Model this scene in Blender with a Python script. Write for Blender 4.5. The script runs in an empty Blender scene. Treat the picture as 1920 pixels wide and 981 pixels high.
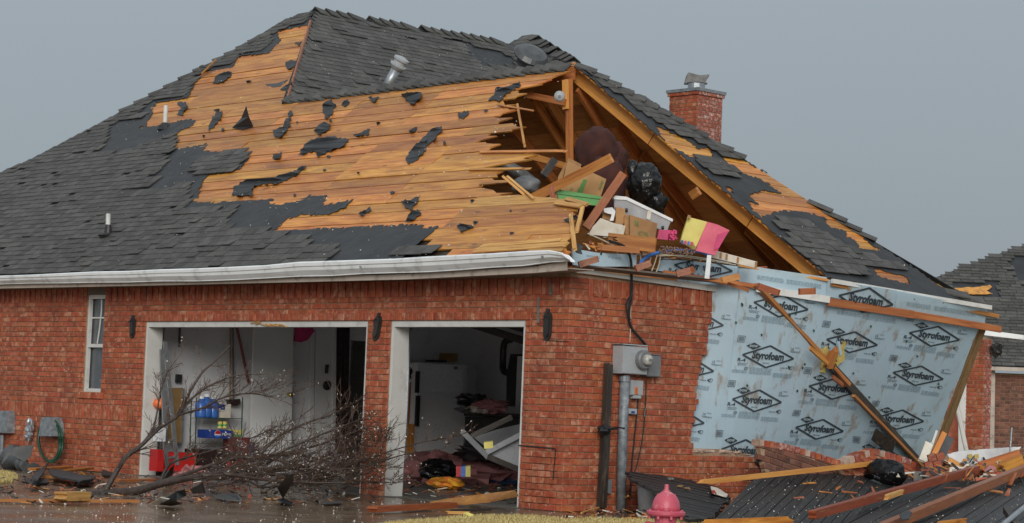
import bpy, math, random
from mathutils import Vector, Matrix
from mathutils.geometry import tessellate_polygon
random.seed(7)
R_ = random.random
U = random.uniform
sc = bpy.context.scene
COL = sc.collection
V3 = Vector
# ------------------------------------------------------------------ camera
# photo size 1920x981, solved from the two wall vanishing points
PXC, PYC = 960.0, 490.5
VL, VR = (-2937.0, 616.0), (5460.0, 950.0)
FL = math.sqrt(-((VL[0]-PXC)*(VR[0]-PXC) + (VL[1]-PYC)*(VR[1]-PYC)))
def camv(x, y): return V3(((x-PXC)/FL, -(y-PYC)/FL, -1.0))
_a = camv(*VL).normalized(); _b = camv(*VR)
_X = -_a; _Y = (_b-_b.dot(_a)*_a).normalized(); _Z = _X.cross(_Y)
ROT = Matrix((_X, _Y, _Z))                       # camera space -> world
CAM = -(ROT @ camv(1053, 960))*25.6              # house corner = world origin
FWD = ROT @ V3((0, 0, -1)); RGT = ROT @ V3((1, 0, 0))
cam = bpy.data.cameras.new('camera'); camo = bpy.data.objects.new('camera', cam); COL.objects.link(camo)
camo.matrix_world = Matrix.Translation(CAM) @ ROT.to_4x4()
cam.sensor_width = 36; cam.lens = FL/1920*36; cam.clip_end = 3000; cam.clip_start = .1
cam.dof.use_dof = False
sc.camera = camo
# ------------------------------------------------------------------ world and sun
SUN_EL, SUN_AZ = math.radians(20), math.radians(133)   # azimuth measured from +Y clockwise
w = bpy.data.worlds.new("World"); sc.world = w; w.use_nodes = True
nt = w.node_tree; bg = nt.nodes['Background']
sky = nt.nodes.new('ShaderNodeTexSky'); sky.sky_type = 'NISHITA'; sky.sun_disc = False
sky.sun_elevation = SUN_EL; sky.sun_rotation = SUN_AZ; sky.dust_density = 4; sky.air_density = 1.0
mul = nt.nodes.new('ShaderNodeMix'); mul.data_type = 'RGBA'; mul.blend_type = 'MIX'
# an even overcast layer hides most of the blue sky
tc = nt.nodes.new('ShaderNodeTexCoord'); sep = nt.nodes.new('ShaderNodeSeparateXYZ'); nt.links.new(tc.outputs['Generated'], sep.inputs[0])
cr = nt.nodes.new('ShaderNodeValToRGB'); nt.links.new(sep.outputs['Z'], cr.inputs[0])
cr.color_ramp.elements[0].position = 0.0; cr.color_ramp.elements[0].color = (2.25, 2.62, 2.92, 1)
cr.color_ramp.elements[1].position = 1.0; cr.color_ramp.elements[1].color = (5.6, 6.1, 6.4, 1)
e = cr.color_ramp.elements.new(.15); e.color = (2.65, 3.05, 3.35, 1)
nz = nt.nodes.new('ShaderNodeTexNoise'); nz.inputs['Scale'].default_value = 2.0; nt.links.new(tc.outputs['Generated'], nz.inputs['Vector'])
mr = nt.nodes.new('ShaderNodeMapRange'); mr.inputs['To Min'].default_value = .90; mr.inputs['To Max'].default_value = 1.08
nt.links.new(nz.outputs['Fac'], mr.inputs['Value'])
vm = nt.nodes.new('ShaderNodeVectorMath'); vm.operation = 'SCALE'; nt.links.new(cr.outputs['Color'], vm.inputs[0]); nt.links.new(mr.outputs[0], vm.inputs['Scale'])
mul.inputs[0].default_value = .93
nt.links.new(sky.outputs[0], mul.inputs[6]); nt.links.new(vm.outputs[0], mul.inputs[7]); nt.links.new(mul.outputs[2], bg.inputs[0])
bg.inputs[1].default_value = 0.10
sun = bpy.data.lights.new('sun', 'SUN'); sun.energy = 1.5; sun.angle = math.radians(28); sun.color = (1, .96, .9)
suno = bpy.data.objects.new('sun', sun); COL.objects.link(suno)
sd = V3((math.sin(SUN_AZ)*math.cos(SUN_EL), math.cos(SUN_AZ)*math.cos(SUN_EL), math.sin(SUN_EL)))
suno.rotation_euler = sd.to_track_quat('Z', 'Y').to_euler()
sc.view_settings.view_transform = 'Standard'; sc.view_settings.look = 'None'
sc.view_settings.exposure = 0.32; sc.view_settings.gamma = 1
sc.cycles.max_bounces = 9; sc.cycles.diffuse_bounces = 7

# ------------------------------------------------------------------ projection helpers
def ray(x, y): return ROT @ camv(x, y)
def hit(x, y, n, d):
    r = ray(x, y); n = V3(n); return CAM + r*((d-n.dot(CAM))/n.dot(r))
def atx(x, y, X): return hit(x, y, (1, 0, 0), X)
def aty(x, y, Y): return hit(x, y, (0, 1, 0), Y)
def atz(x, y, Z): return hit(x, y, (0, 0, 1), Z)
def atd(x, y, D): return CAM + ray(x, y)*D
def proj(p):
    q = ROT.transposed() @ (V3(p)-CAM); return (PXC-FL*q.x/q.z, PYC+FL*q.y/q.z)
def surf(x, y, F):                     # first point on the ray where F changes sign
    r = ray(x, y); a, b = 15.0, 60.0; fa = F(CAM+r*a)
    for _ in range(40):
        m = (a+b)/2
        if (F(CAM+r*m) > 0) == (fa > 0): a = m
        else: b = m
    return CAM+r*a
def inpoly(p, poly):
    x, y = p; c = False; j = len(poly)-1
    for i in range(len(poly)):
        xi, yi = poly[i][:2]; xj, yj = poly[j][:2]
        if (yi > y) != (yj > y) and x < (xj-xi)*(y-yi)/(yj-yi)+xi: c = not c
        j = i
    return c
def lerp(a, b, t): return a+(b-a)*t
def interp(x, tab):
    if x <= tab[0][0]: return tab[0][1]
    for (a, b), (c, d) in zip(tab, tab[1:]):
        if x <= c: return lerp(b, d, (x-a)/(c-a))
    return tab[-1][1]

# ------------------------------------------------------------------ materials
def mat(name, col, col2=None, rough=.75, scale=6, bump=.15, rnd=.25, metal=0, stretch=(1, 1, 1), coords='pos', spot=None, spotscale=20,
        spotamt=.6, spec=.5, rough2=None, detail=6, fine=90, bscale=None, trans=0, alpha=None, hue=0, knots=False):
    m = bpy.data.materials.new(name); m.use_nodes = True; t = m.node_tree; N = t.nodes; L = t.links
    b = N['Principled BSDF']
    if coords == 'pos': src = N.new('ShaderNodeNewGeometry').outputs['Position']
    else: src = N.new('ShaderNodeTexCoord').outputs['Object']
    oi = N.new('ShaderNodeObjectInfo'); at = N.new('ShaderNodeAttribute'); at.attribute_name = 'rnd'
    ad = N.new('ShaderNodeMath'); ad.operation = 'ADD'; L.new(oi.outputs['Random'], ad.inputs[0]); L.new(at.outputs['Fac'], ad.inputs[1])
    fr = N.new('ShaderNodeMath'); fr.operation = 'FRACT'; L.new(ad.outputs[0], fr.inputs[0])
    off = N.new('ShaderNodeMath'); off.operation = 'MULTIPLY'; off.inputs[1].default_value = 37.0; L.new(fr.outputs[0], off.inputs[0])
    va = N.new('ShaderNodeVectorMath'); va.operation = 'ADD'; L.new(src, va.inputs[0]); L.new(off.outputs[0], va.inputs[1])
    mp = N.new('ShaderNodeMapping'); mp.inputs['Scale'].default_value = stretch; L.new(va.outputs[0], mp.inputs['Vector'])
    n1 = N.new('ShaderNodeTexNoise'); n1.inputs['Scale'].default_value = scale; n1.inputs['Detail'].default_value = detail; L.new(mp.outputs[0], n1.inputs['Vector'])
    r1 = N.new('ShaderNodeMapRange'); r1.inputs['From Min'].default_value = .32; r1.inputs['From Max'].default_value = .68; L.new(n1.outputs['Fac'], r1.inputs['Value'])
    mx = N.new('ShaderNodeMix'); mx.data_type = 'RGBA'; L.new(r1.outputs[0], mx.inputs[0])
    c2 = col2 or tuple(c*.7 for c in col)
    mx.inputs[6].default_value = (*col, 1); mx.inputs[7].default_value = (*c2, 1)
    out = mx.outputs[2]
    # value variation per piece
    vr = N.new('ShaderNodeMapRange'); vr.inputs['To Min'].default_value = 1-rnd; vr.inputs['To Max'].default_value = 1+rnd; L.new(fr.outputs[0], vr.inputs['Value'])
    hs = N.new('ShaderNodeHueSaturation'); L.new(out, hs.inputs['Color']); L.new(vr.outputs[0], hs.inputs['Value'])
    if hue:
        m2 = N.new('ShaderNodeMath'); m2.operation = 'MULTIPLY'; m2.inputs[1].default_value = 7.31; L.new(fr.outputs[0], m2.inputs[0])
        m3 = N.new('ShaderNodeMath'); m3.operation = 'FRACT'; L.new(m2.outputs[0], m3.inputs[0])
        m4 = N.new('ShaderNodeMapRange'); m4.inputs['To Min'].default_value = .5-hue; m4.inputs['To Max'].default_value = .5+hue; L.new(m3.outputs[0], m4.inputs['Value'])
        L.new(m4.outputs[0], hs.inputs['Hue'])
    out = hs.outputs[0]
    if spot:
        n2 = N.new('ShaderNodeTexNoise'); n2.inputs['Scale'].default_value = spotscale; n2.inputs['Detail'].default_value = 4; n2.inputs['Roughness'].default_value = .65; L.new(mp.outputs[0], n2.inputs['Vector'])
        r2 = N.new('ShaderNodeMapRange'); r2.inputs['From Min'].default_value = .55; r2.inputs['From Max'].default_value = .66; r2.inputs['To Max'].default_value = spotamt; L.new(n2.outputs['Fac'], r2.inputs['Value'])
        if 'brick' in name:
            g1 = N.new('ShaderNodeTexNoise'); g1.inputs['Scale'].default_value = 1.3; g1.inputs['Detail'].default_value = 8; g1.inputs['Roughness'].default_value = .65; L.new(src, g1.inputs['Vector'])
            g2 = N.new('ShaderNodeMapRange'); g2.inputs['From Min'].default_value = .5; g2.inputs['From Max'].default_value = .72; g2.inputs['To Max'].default_value = .6; L.new(g1.outputs['Fac'], g2.inputs[0])
            q1 = N.new('ShaderNodeMath'); q1.operation = 'MULTIPLY'; q1.inputs[1].default_value = 5.37; L.new(fr.outputs[0], q1.inputs[0]); q2 = N.new('ShaderNodeMath'); q2.operation = 'FRACT'; L.new(q1.outputs[0], q2.inputs[0])
            q3 = N.new('ShaderNodeMapRange'); q3.inputs['From Min'].default_value = .35; q3.inputs['From Max'].default_value = 1.0; q3.inputs['To Min'].default_value = .28; q3.inputs['To Max'].default_value = 1.0; L.new(q2.outputs[0], q3.inputs[0]); L.new(q3.outputs[0], r2.inputs['To Max'])
            r2.inputs['From Min'].default_value = .46; r2.inputs['From Max'].default_value = .62
        m5 = N.new('ShaderNodeMix'); m5.data_type = 'RGBA'; L.new(r2.outputs[0], m5.inputs[0]); L.new(out, m5.inputs[6]); m5.inputs[7].default_value = (*spot, 1); out = m5.outputs[2]
        if 'brick' in name:
            g3 = N.new('ShaderNodeMix'); g3.data_type = 'RGBA'; L.new(g2.outputs[0], g3.inputs[0]); L.new(out, g3.inputs[6]); g3.inputs[7].default_value = (.15, .042, .022, 1); out = g3.outputs[2]
    if knots:
        vo = N.new('ShaderNodeTexVoronoi'); vo.inputs['Scale'].default_value = 1.0; m6 = N.new('ShaderNodeMapping'); m6.inputs['Scale'].default_value = (1.6, 4.5, 1); L.new(va.outputs[0], m6.inputs[0]); L.new(m6.outputs[0], vo.inputs['Vector'])
        r6 = N.new('ShaderNodeMapRange'); r6.inputs['From Min'].default_value = .05; r6.inputs['From Max'].default_value = .12; r6.inputs['To Min'].default_value = .8; r6.inputs['To Max'].default_value = 0; L.new(vo.outputs['Distance'], r6.inputs[0])
        m7 = N.new('ShaderNodeMix'); m7.data_type = 'RGBA'; L.new(r6.outputs[0], m7.inputs[0]); L.new(out, m7.inputs[6]); m7.inputs[7].default_value = (.12, .035, .012, 1); out = m7.outputs[2]
        n8 = N.new('ShaderNodeTexNoise'); n8.inputs['Scale'].default_value = 1.1; n8.inputs['Detail'].default_value = 7; n8.inputs['Roughness'].default_value = .7; m8 = N.new('ShaderNodeMapping'); m8.inputs['Scale'].default_value = (.7, 3, 3); L.new(va.outputs[0], m8.inputs[0]); L.new(m8.outputs[0], n8.inputs['Vector'])
        r8 = N.new('ShaderNodeMapRange'); r8.inputs['From Min'].default_value = .57; r8.inputs['From Max'].default_value = .72; r8.inputs['To Max'].default_value = .75; L.new(n8.outputs['Fac'], r8.inputs[0])
        m9 = N.new('ShaderNodeMix'); m9.data_type = 'RGBA'; L.new(r8.outputs[0], m9.inputs[0]); L.new(out, m9.inputs[6]); m9.inputs[7].default_value = (.16, .075, .03, 1); out = m9.outputs[2]
    L.new(out, b.inputs['Base Color'])
    b.inputs['Roughness'].default_value = rough
    if rough2 is not None:
        r3 = N.new('ShaderNodeMapRange'); r3.inputs['From Min'].default_value = .4; r3.inputs['From Max'].default_value = .6
        r3.inputs['To Min'].default_value = rough; r3.inputs['To Max'].default_value = rough2; L.new(n1.outputs['Fac'], r3.inputs['Value']); L.new(r3.outputs[0], b.inputs['Roughness'])
    b.inputs['Metallic'].default_value = metal; b.inputs['Specular IOR Level'].default_value = spec
    if trans: b.inputs['Transmission Weight'].default_value = trans
    if alpha is not None: b.inputs['Alpha'].default_value = alpha
    if bump:
        n3 = N.new('ShaderNodeTexNoise'); n3.inputs['Scale'].default_value = bscale or fine; n3.inputs['Detail'].default_value = 3; L.new(mp.outputs[0], n3.inputs['Vector'])
        bp = N.new('ShaderNodeBump'); bp.inputs['Strength'].default_value = bump; bp.inputs['Distance'].default_value = .02; L.new(n3.outputs['Fac'], bp.inputs['Height']); L.new(bp.outputs[0], b.inputs['Normal'])
    return m
M = {}
M['brick'] = mat('brick_red', (.40, .090, .034), (.28, .058, .024), rough=.6, scale=9, rnd=.20, spot=(.53, .275, .17), spotscale=10, spotamt=.7, bump=.25, fine=70, hue=.006)
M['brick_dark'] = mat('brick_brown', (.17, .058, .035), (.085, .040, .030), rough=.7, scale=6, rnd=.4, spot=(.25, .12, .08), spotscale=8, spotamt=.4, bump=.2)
M['brick_pale'] = mat('brick_hailed', (.36, .085, .045), (.26, .06, .04), rough=.6, scale=9, rnd=.18, spot=(.62, .50, .46), spotscale=16, spotamt=.75, bump=.25)
M['mortar'] = mat('mortar', (.40, .27, .175), (.27, .175, .115), rough=.85, scale=12, bump=.3, rnd=.05)
M['mortar_grey'] = mat('mortar_grey', (.2, .19, .17), (.12, .12, .11), rough=.85, scale=12, rnd=.1)
M['mortar_pale'] = mat('mortar_pale', (.55, .42, .34), (.4, .27, .2), rough=.9, scale=14, rnd=.15)
WSTR = (1.2, 9, 9)
M['deck'] = mat('pine_deck', (.65, .295, .055), (.38, .125, .022), rough=.45, knots=True, scale=2.2, stretch=(.8, 7, 7), coords='obj', rnd=.28, hue=.009, spot=(.30, .105, .030), spotscale=2.6, spotamt=.5, bump=.2, fine=20)
M['deck_in'] = mat('pine_deck_inside', (.58, .32, .13), (.42, .21, .075), rough=.6, scale=2.5, stretch=WSTR, coords='obj', rnd=.25, hue=.008, bump=.2, fine=20)
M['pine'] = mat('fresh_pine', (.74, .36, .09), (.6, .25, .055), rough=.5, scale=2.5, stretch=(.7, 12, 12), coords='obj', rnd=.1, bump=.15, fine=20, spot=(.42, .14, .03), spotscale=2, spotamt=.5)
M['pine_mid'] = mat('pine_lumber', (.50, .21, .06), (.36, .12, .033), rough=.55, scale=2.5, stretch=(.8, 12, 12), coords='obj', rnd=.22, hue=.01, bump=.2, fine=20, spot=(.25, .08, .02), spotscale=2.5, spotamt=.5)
M['pine_wet'] = mat('wet_lumber', (.34, .095, .028), (.2, .045, .016), rough=.35, scale=2.5, stretch=(.8, 12, 12), coords='obj', rnd=.2, hue=.01, bump=.25, fine=20, spot=(.5, .22, .07), spotscale=2.5, spotamt=.5)
M['osb'] = mat('plywood_edge', (.30, .19, .09), (.2, .12, .055), rough=.7, scale=5, stretch=WSTR, coords='obj', rnd=.1)
M['ply'] = mat('wet_plywood', (.42, .20, .05), (.25, .10, .025), rough=.35, scale=6, rnd=.1, bump=.3, fine=40)
M['splinter'] = mat('raw_splintered_wood', (.66, .39, .12), (.50, .23, .06), rough=.6, scale=3, stretch=(.7, 16, 16), coords='obj', rnd=.2, spot=(.2, .1, .03), spotscale=2.4, spotamt=.7)
M['shingle'] = mat('asphalt_shingle', (.098, .095, .088), (.056, .055, .051), rough=.75, scale=7, rnd=.28, bump=.5, fine=160, spot=(.17, .16, .15), spotscale=60, spotamt=.35)
M['felt'] = mat('roofing_felt', (.034, .037, .041), (.022, .023, .026), rough=.55, scale=3, rnd=.15, bump=.5, fine=9, spec=.4)
M['tarpaper'] = mat('charred_boards', (.026, .026, .027), (.014, .014, .015), rough=.5, scale=3, stretch=(.6, 14, 14), coords='obj', rnd=.3, bump=.5, fine=14, spot=(.06, .057, .055), spotscale=2.5, spotamt=.6)
M['white'] = mat('white_paint', (.66, .66, .64), (.56, .56, .54), rough=.5, scale=3, rnd=.04, bump=.05, spot=(.3, .28, .25), spotscale=5, spotamt=.3)
M['gutter'] = mat('white_aluminium', (.84, .86, .87), (.74, .76, .77), rough=.3, scale=4, rnd=.03, bump=.2, fine=5, spot=(.35, .34, .32), spotscale=4, spotamt=.35)
M['beige'] = mat('beige_trim', (.50, .43, .37), (.4, .34, .29), rough=.55, scale=4, rnd=.04, bump=.1, spot=(.14, .11, .09), spotscale=8, spotamt=.5)
M['soffit'] = mat('soffit_brown', (.2, .16, .13), (.15, .12, .1), rough=.7)
M['drywall'] = mat('garage_wall_paint', (.74, .75, .77), (.68, .69, .71), rough=.8, scale=2, rnd=.02, bump=.05, spot=(.3, .28, .26), spotscale=6, spotamt=.25)
M['ceiling'] = mat('garage_ceiling', (.75, .75, .75), rough=.85, rnd=.02)
M['door'] = mat('white_door', (.78, .79, .79), (.72, .73, .73), rough=.45, scale=2, rnd=.02, bump=.03)
M['foam'] = mat('foam_sheathing', (.62, .78, .87), (.57, .72, .81), rough=.55, scale=3, rnd=.03, bump=.06, fine=30, stretch=(1, 1, .35), spot=(.40, .31, .23), spotscale=6.5, spotamt=.85)
M['foam_clean'] = mat('foam_sheathing_clean', (.68, .85, .94), (.62, .79, .88), rough=.5, scale=3, rnd=.03, bump=.05, spot=(.40, .40, .38), spotscale=4, spotamt=.35)
M['ink'] = mat('printed_ink', (.028, .04, .052), (.05, .065, .08), rough=.6, rnd=.1, bump=0, scale=20)
M['ink_light'] = mat('fine_print_ink', (.19, .26, .31), (.26, .35, .41), rough=.6, rnd=.1, bump=0, scale=25)
M['black'] = mat('black_paint', (.02, .02, .021), (.035, .033, .03), rough=.4, rnd=.1, bump=.2, fine=30)
M['char'] = mat('dark_weathered_wood', (.05, .038, .03), (.02, .017, .015), rough=.5, scale=3, stretch=WSTR, coords='obj', rnd=.1, bump=.4, fine=12, spot=(.2, .13, .08), spotscale=2, spotamt=.5)
M['rubber'] = mat('black_cable', (.012, .012, .013), rough=.45, rnd=.1, bump=0)
M['plastic_bag'] = mat('black_plastic', (.006, .006, .007), rough=.25, rnd=.05, bump=1.0, fine=16, spec=.45)
M['galv'] = mat('galvanised_steel', (.42, .45, .48), (.3, .33, .36), rough=.38, metal=.6, scale=9, rnd=.06, bump=.15)
M['pipe'] = mat('weathered_conduit', (.28, .31, .34), (.15, .17, .19), rough=.5, metal=.2, scale=14, rnd=.06, bump=.2, spot=(.42, .44, .46), spotscale=12, spotamt=.5)
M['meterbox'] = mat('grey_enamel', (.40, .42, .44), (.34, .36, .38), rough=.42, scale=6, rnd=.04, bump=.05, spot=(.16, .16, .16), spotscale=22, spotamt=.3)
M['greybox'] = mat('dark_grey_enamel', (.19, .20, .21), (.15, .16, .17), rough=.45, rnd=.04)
M['glass'] = mat('window_glass', (.10, .11, .12), (.07, .08, .09), rough=.06, rnd=.02, bump=0, spec=.9)
M['glasslens'] = mat('meter_glass', (.5, .5, .46), (.3, .3, .28), rough=.12, rnd=.02, bump=0, scale=30)
M['cardboard'] = mat('cardboard', (.42, .235, .10), (.34, .18, .075), rough=.8, rnd=.12, bump=.1, spot=(.2, .1, .05), spotscale=5, spotamt=.45)
M['paper'] = mat('crumpled_paper', (.74, .71, .64), (.6, .55, .45), rough=.8, rnd=.06, bump=.4, fine=9, spot=(.42, .3, .17), spotscale=4, spotamt=.4)
M['green'] = mat('green_plastic', (.10, .36, .09), (.08, .3, .07), rough=.35, rnd=.05, bump=0)
M['print_green'] = mat('green_print', (.10, .26, .06), rough=.7, rnd=.05, bump=0)
M['clear'] = mat('clear_plastic', (.50, .52, .55), (.36, .37, .40), rough=.2, rnd=.03, bump=.1, fine=8, alpha=.80)
M['whitepl'] = mat('white_plastic', (.78, .8, .82), rough=.3, rnd=.03, bump=0)
M['yellow'] = mat('yellow_board', (.74, .66, .19), (.62, .52, .14), rough=.6, rnd=.03, bump=.1)
M['pink'] = mat('pink_board', (.74, .15, .22), (.62, .10, .17), rough=.6, rnd=.03, bump=.1)
M['hotpink'] = mat('hot_pink', (.70, .05, .2), (.45, .03, .12), rough=.5, rnd=.1, bump=0)
M['maroon'] = mat('maroon_cloth', (.070, .019, .013), (.035, .010, .008), rough=.9, rnd=.04, bump=.7, fine=7)
M['blue'] = mat('blue_hose', (.05, .22, .72), (.04, .17, .6), rough=.35, rnd=.03, bump=0)
M['cream'] = mat('cream_cable', (.66, .6, .46), rough=.5, rnd=.1, bump=0)
M['silverduct'] = mat('silver_duct_film', (.16, .16, .16), (.06, .06, .06), rough=.45, metal=.2, rnd=.05, bump=.8, fine=14)
M['fridge_white'] = mat('fridge_enamel', (.90, .91, .92), (.86, .87, .88), rough=.4, rnd=.01, bump=0, spot=(.3, .3, .3), spotscale=30, spotamt=.3)
M['insul'] = mat('pink_insulation', (.52, .24, .24), (.36, .15, .15), rough=.95, rnd=.05, bump=.9, fine=14)
M['yinsul'] = mat('yellow_insulation', (.62, .50, .16), (.45, .33, .1), rough=.95, rnd=.05, bump=.8, fine=20)
M['red'] = mat('red_plastic', (.5, .02, .018), (.4, .014, .014), rough=.35, rnd=.05, bump=0)
M['darkred'] = mat('dark_red_print', (.2, .012, .02), (.14, .01, .015), rough=.45, rnd=.05, bump=0)
M['navy'] = mat('blue_print', (.02, .06, .32), (.015, .04, .22), rough=.4, rnd=.05, bump=0)
M['bluepl'] = mat('blue_bottle', (.05, .17, .55), (.04, .12, .42), rough=.25, rnd=.12, bump=0)
M['whiteink'] = mat('white_ink', (.8, .8, .8), rough=.6, rnd=0, bump=0)
M['tan'] = mat('tan_hardboard', (.33, .21, .085), (.26, .16, .06), rough=.55, rnd=.05, bump=.05)
M['brownbox'] = mat('dark_brown_cabinet', (.035, .018, .015), rough=.4, rnd=.1)
M['brass'] = mat('brass', (.8, .6, .2), rough=.25, metal=1, rnd=0, bump=0)
M['alum'] = mat('ladder_aluminium', (.45, .46, .47), (.3, .31, .32), rough=.35, metal=.7, rnd=.04, bump=.05)
M['bark'] = mat('wet_bark', (.07, .045, .034), (.032, .022, .018), rough=.45, scale=20, rnd=.1, bump=.5, fine=50)
M['twig'] = mat('grey_brown_twig', (.12, .075, .055), (.055, .036, .028), rough=.5, scale=8, rnd=.1, bump=0)
M['fleck'] = mat('pale_fluff', (.72, .68, .62), (.5, .46, .4), rough=.9, rnd=.2, bump=0)
M['hydrant'] = mat('faded_red_hydrant_paint', (.60, .11, .16), (.50, .075, .12), rough=.42, scale=10, rnd=0, bump=.12, fine=40, spot=(.72, .30, .33), spotscale=9, spotamt=.7)
M['grass'] = mat('dry_grass', (.62, .50, .22), (.46, .36, .14), rough=.9, rnd=.3, bump=0)
M['hose'] = mat('green_hose', (.012, .07, .035), (.008, .045, .025), rough=.35, rnd=.1, bump=0)
M['slab'] = mat('garage_slab', (.17, .155, .14), (.10, .09, .08), rough=.25, rough2=.55, scale=3, rnd=0, bump=.1, fine=30)
M['flue_metal'] = mat('sooty_metal', (.11, .11, .11), (.05, .05, .05), rough=.45, metal=.1, scale=12, rnd=.02, bump=.3, fine=12)
M['roof_metal'] = mat('dull_grey_metal', (.10, .105, .11), (.07, .073, .077), rough=.4, metal=.3, rnd=.02, bump=.05)
M['orange_led'] = mat('orange_lamp', (.9, .2, .05), rough=.4, rnd=0, bump=0)
for k_ in ('foam', 'foam_clean'):         # extruded foam lets some daylight through
    t_ = M[k_].node_tree; p_ = t_.nodes['Principled BSDF']; o_ = [n for n in t_.nodes if n.type == 'OUTPUT_MATERIAL'][0]
    tr_ = t_.nodes.new('ShaderNodeBsdfTranslucent'); tr_.inputs['Color'].default_value = (.62, .78, .88, 1); mxs = t_.nodes.new('ShaderNodeMixShader'); mxs.inputs[0].default_value = .34
    t_.links.new(p_.outputs[0], mxs.inputs[1]); t_.links.new(tr_.outputs[0], mxs.inputs[2]); t_.links.new(mxs.outputs[0], o_.inputs['Surface'])
# wet driveway
def ground_mat():
    m = bpy.data.materials.new('wet_driveway'); m.use_nodes = True; t = m.node_tree; N = t.nodes; L = t.links; b = N['Principled BSDF']
    g = N.new('ShaderNodeNewGeometry').outputs['Position']
    def noise(s, d=5, st=(1, 1, 1)):
        mp = N.new('ShaderNodeMapping'); mp.inputs['Scale'].default_value = st; L.new(g, mp.inputs[0])
        n = N.new('ShaderNodeTexNoise'); n.inputs['Scale'].default_value = s; n.inputs['Detail'].default_value = d; L.new(mp.outputs[0], n.inputs['Vector']); return n.outputs['Fac']
    cr = N.new('ShaderNodeValToRGB'); L.new(noise(1.1), cr.inputs[0])
    cr.color_ramp.elements[0].position = .35; cr.color_ramp.elements[0].color = (.115, .075, .046, 1)
    cr.color_ramp.elements[1].position = .68; cr.color_ramp.elements[1].color = (.215, .148, .095, 1)
    sp = N.new('ShaderNodeMapRange'); sp.inputs['From Min'].default_value = .66; sp.inputs['From Max'].default_value = .74; sp.inputs['To Max'].default_value = .45; L.new(noise(38, 3), sp.inputs[0])
    mx = N.new('ShaderNodeMix'); mx.data_type = 'RGBA'; L.new(sp.outputs[0], mx.inputs[0]); L.new(cr.outputs[0], mx.inputs[6]); mx.inputs[7].default_value = (.34, .32, .3, 1)
    L.new(mx.outputs[2], b.inputs['Base Color'])
    rr = N.new('ShaderNodeMapRange'); rr.inputs['From Min'].default_value = .35; rr.inputs['From Max'].default_value = .65; rr.inputs['To Min'].default_value = .10; rr.inputs['To Max'].default_value = .34
    L.new(noise(.8), rr.inputs[0]); L.new(rr.outputs[0], b.inputs['Roughness'])
    bp = N.new('ShaderNodeBump'); bp.inputs['Strength'].default_value = .22; bp.inputs['Distance'].default_value = .02; L.new(noise(26, 3), bp.inputs['Height']); L.new(bp.outputs[0], b.inputs['Normal'])
    return m
M['wet'] = ground_mat()
M['soil'] = mat('dry_lawn_soil', (.22, .18, .09), (.13, .10, .055), rough=.9, scale=2, rnd=0, bump=.4, fine=30)

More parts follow.
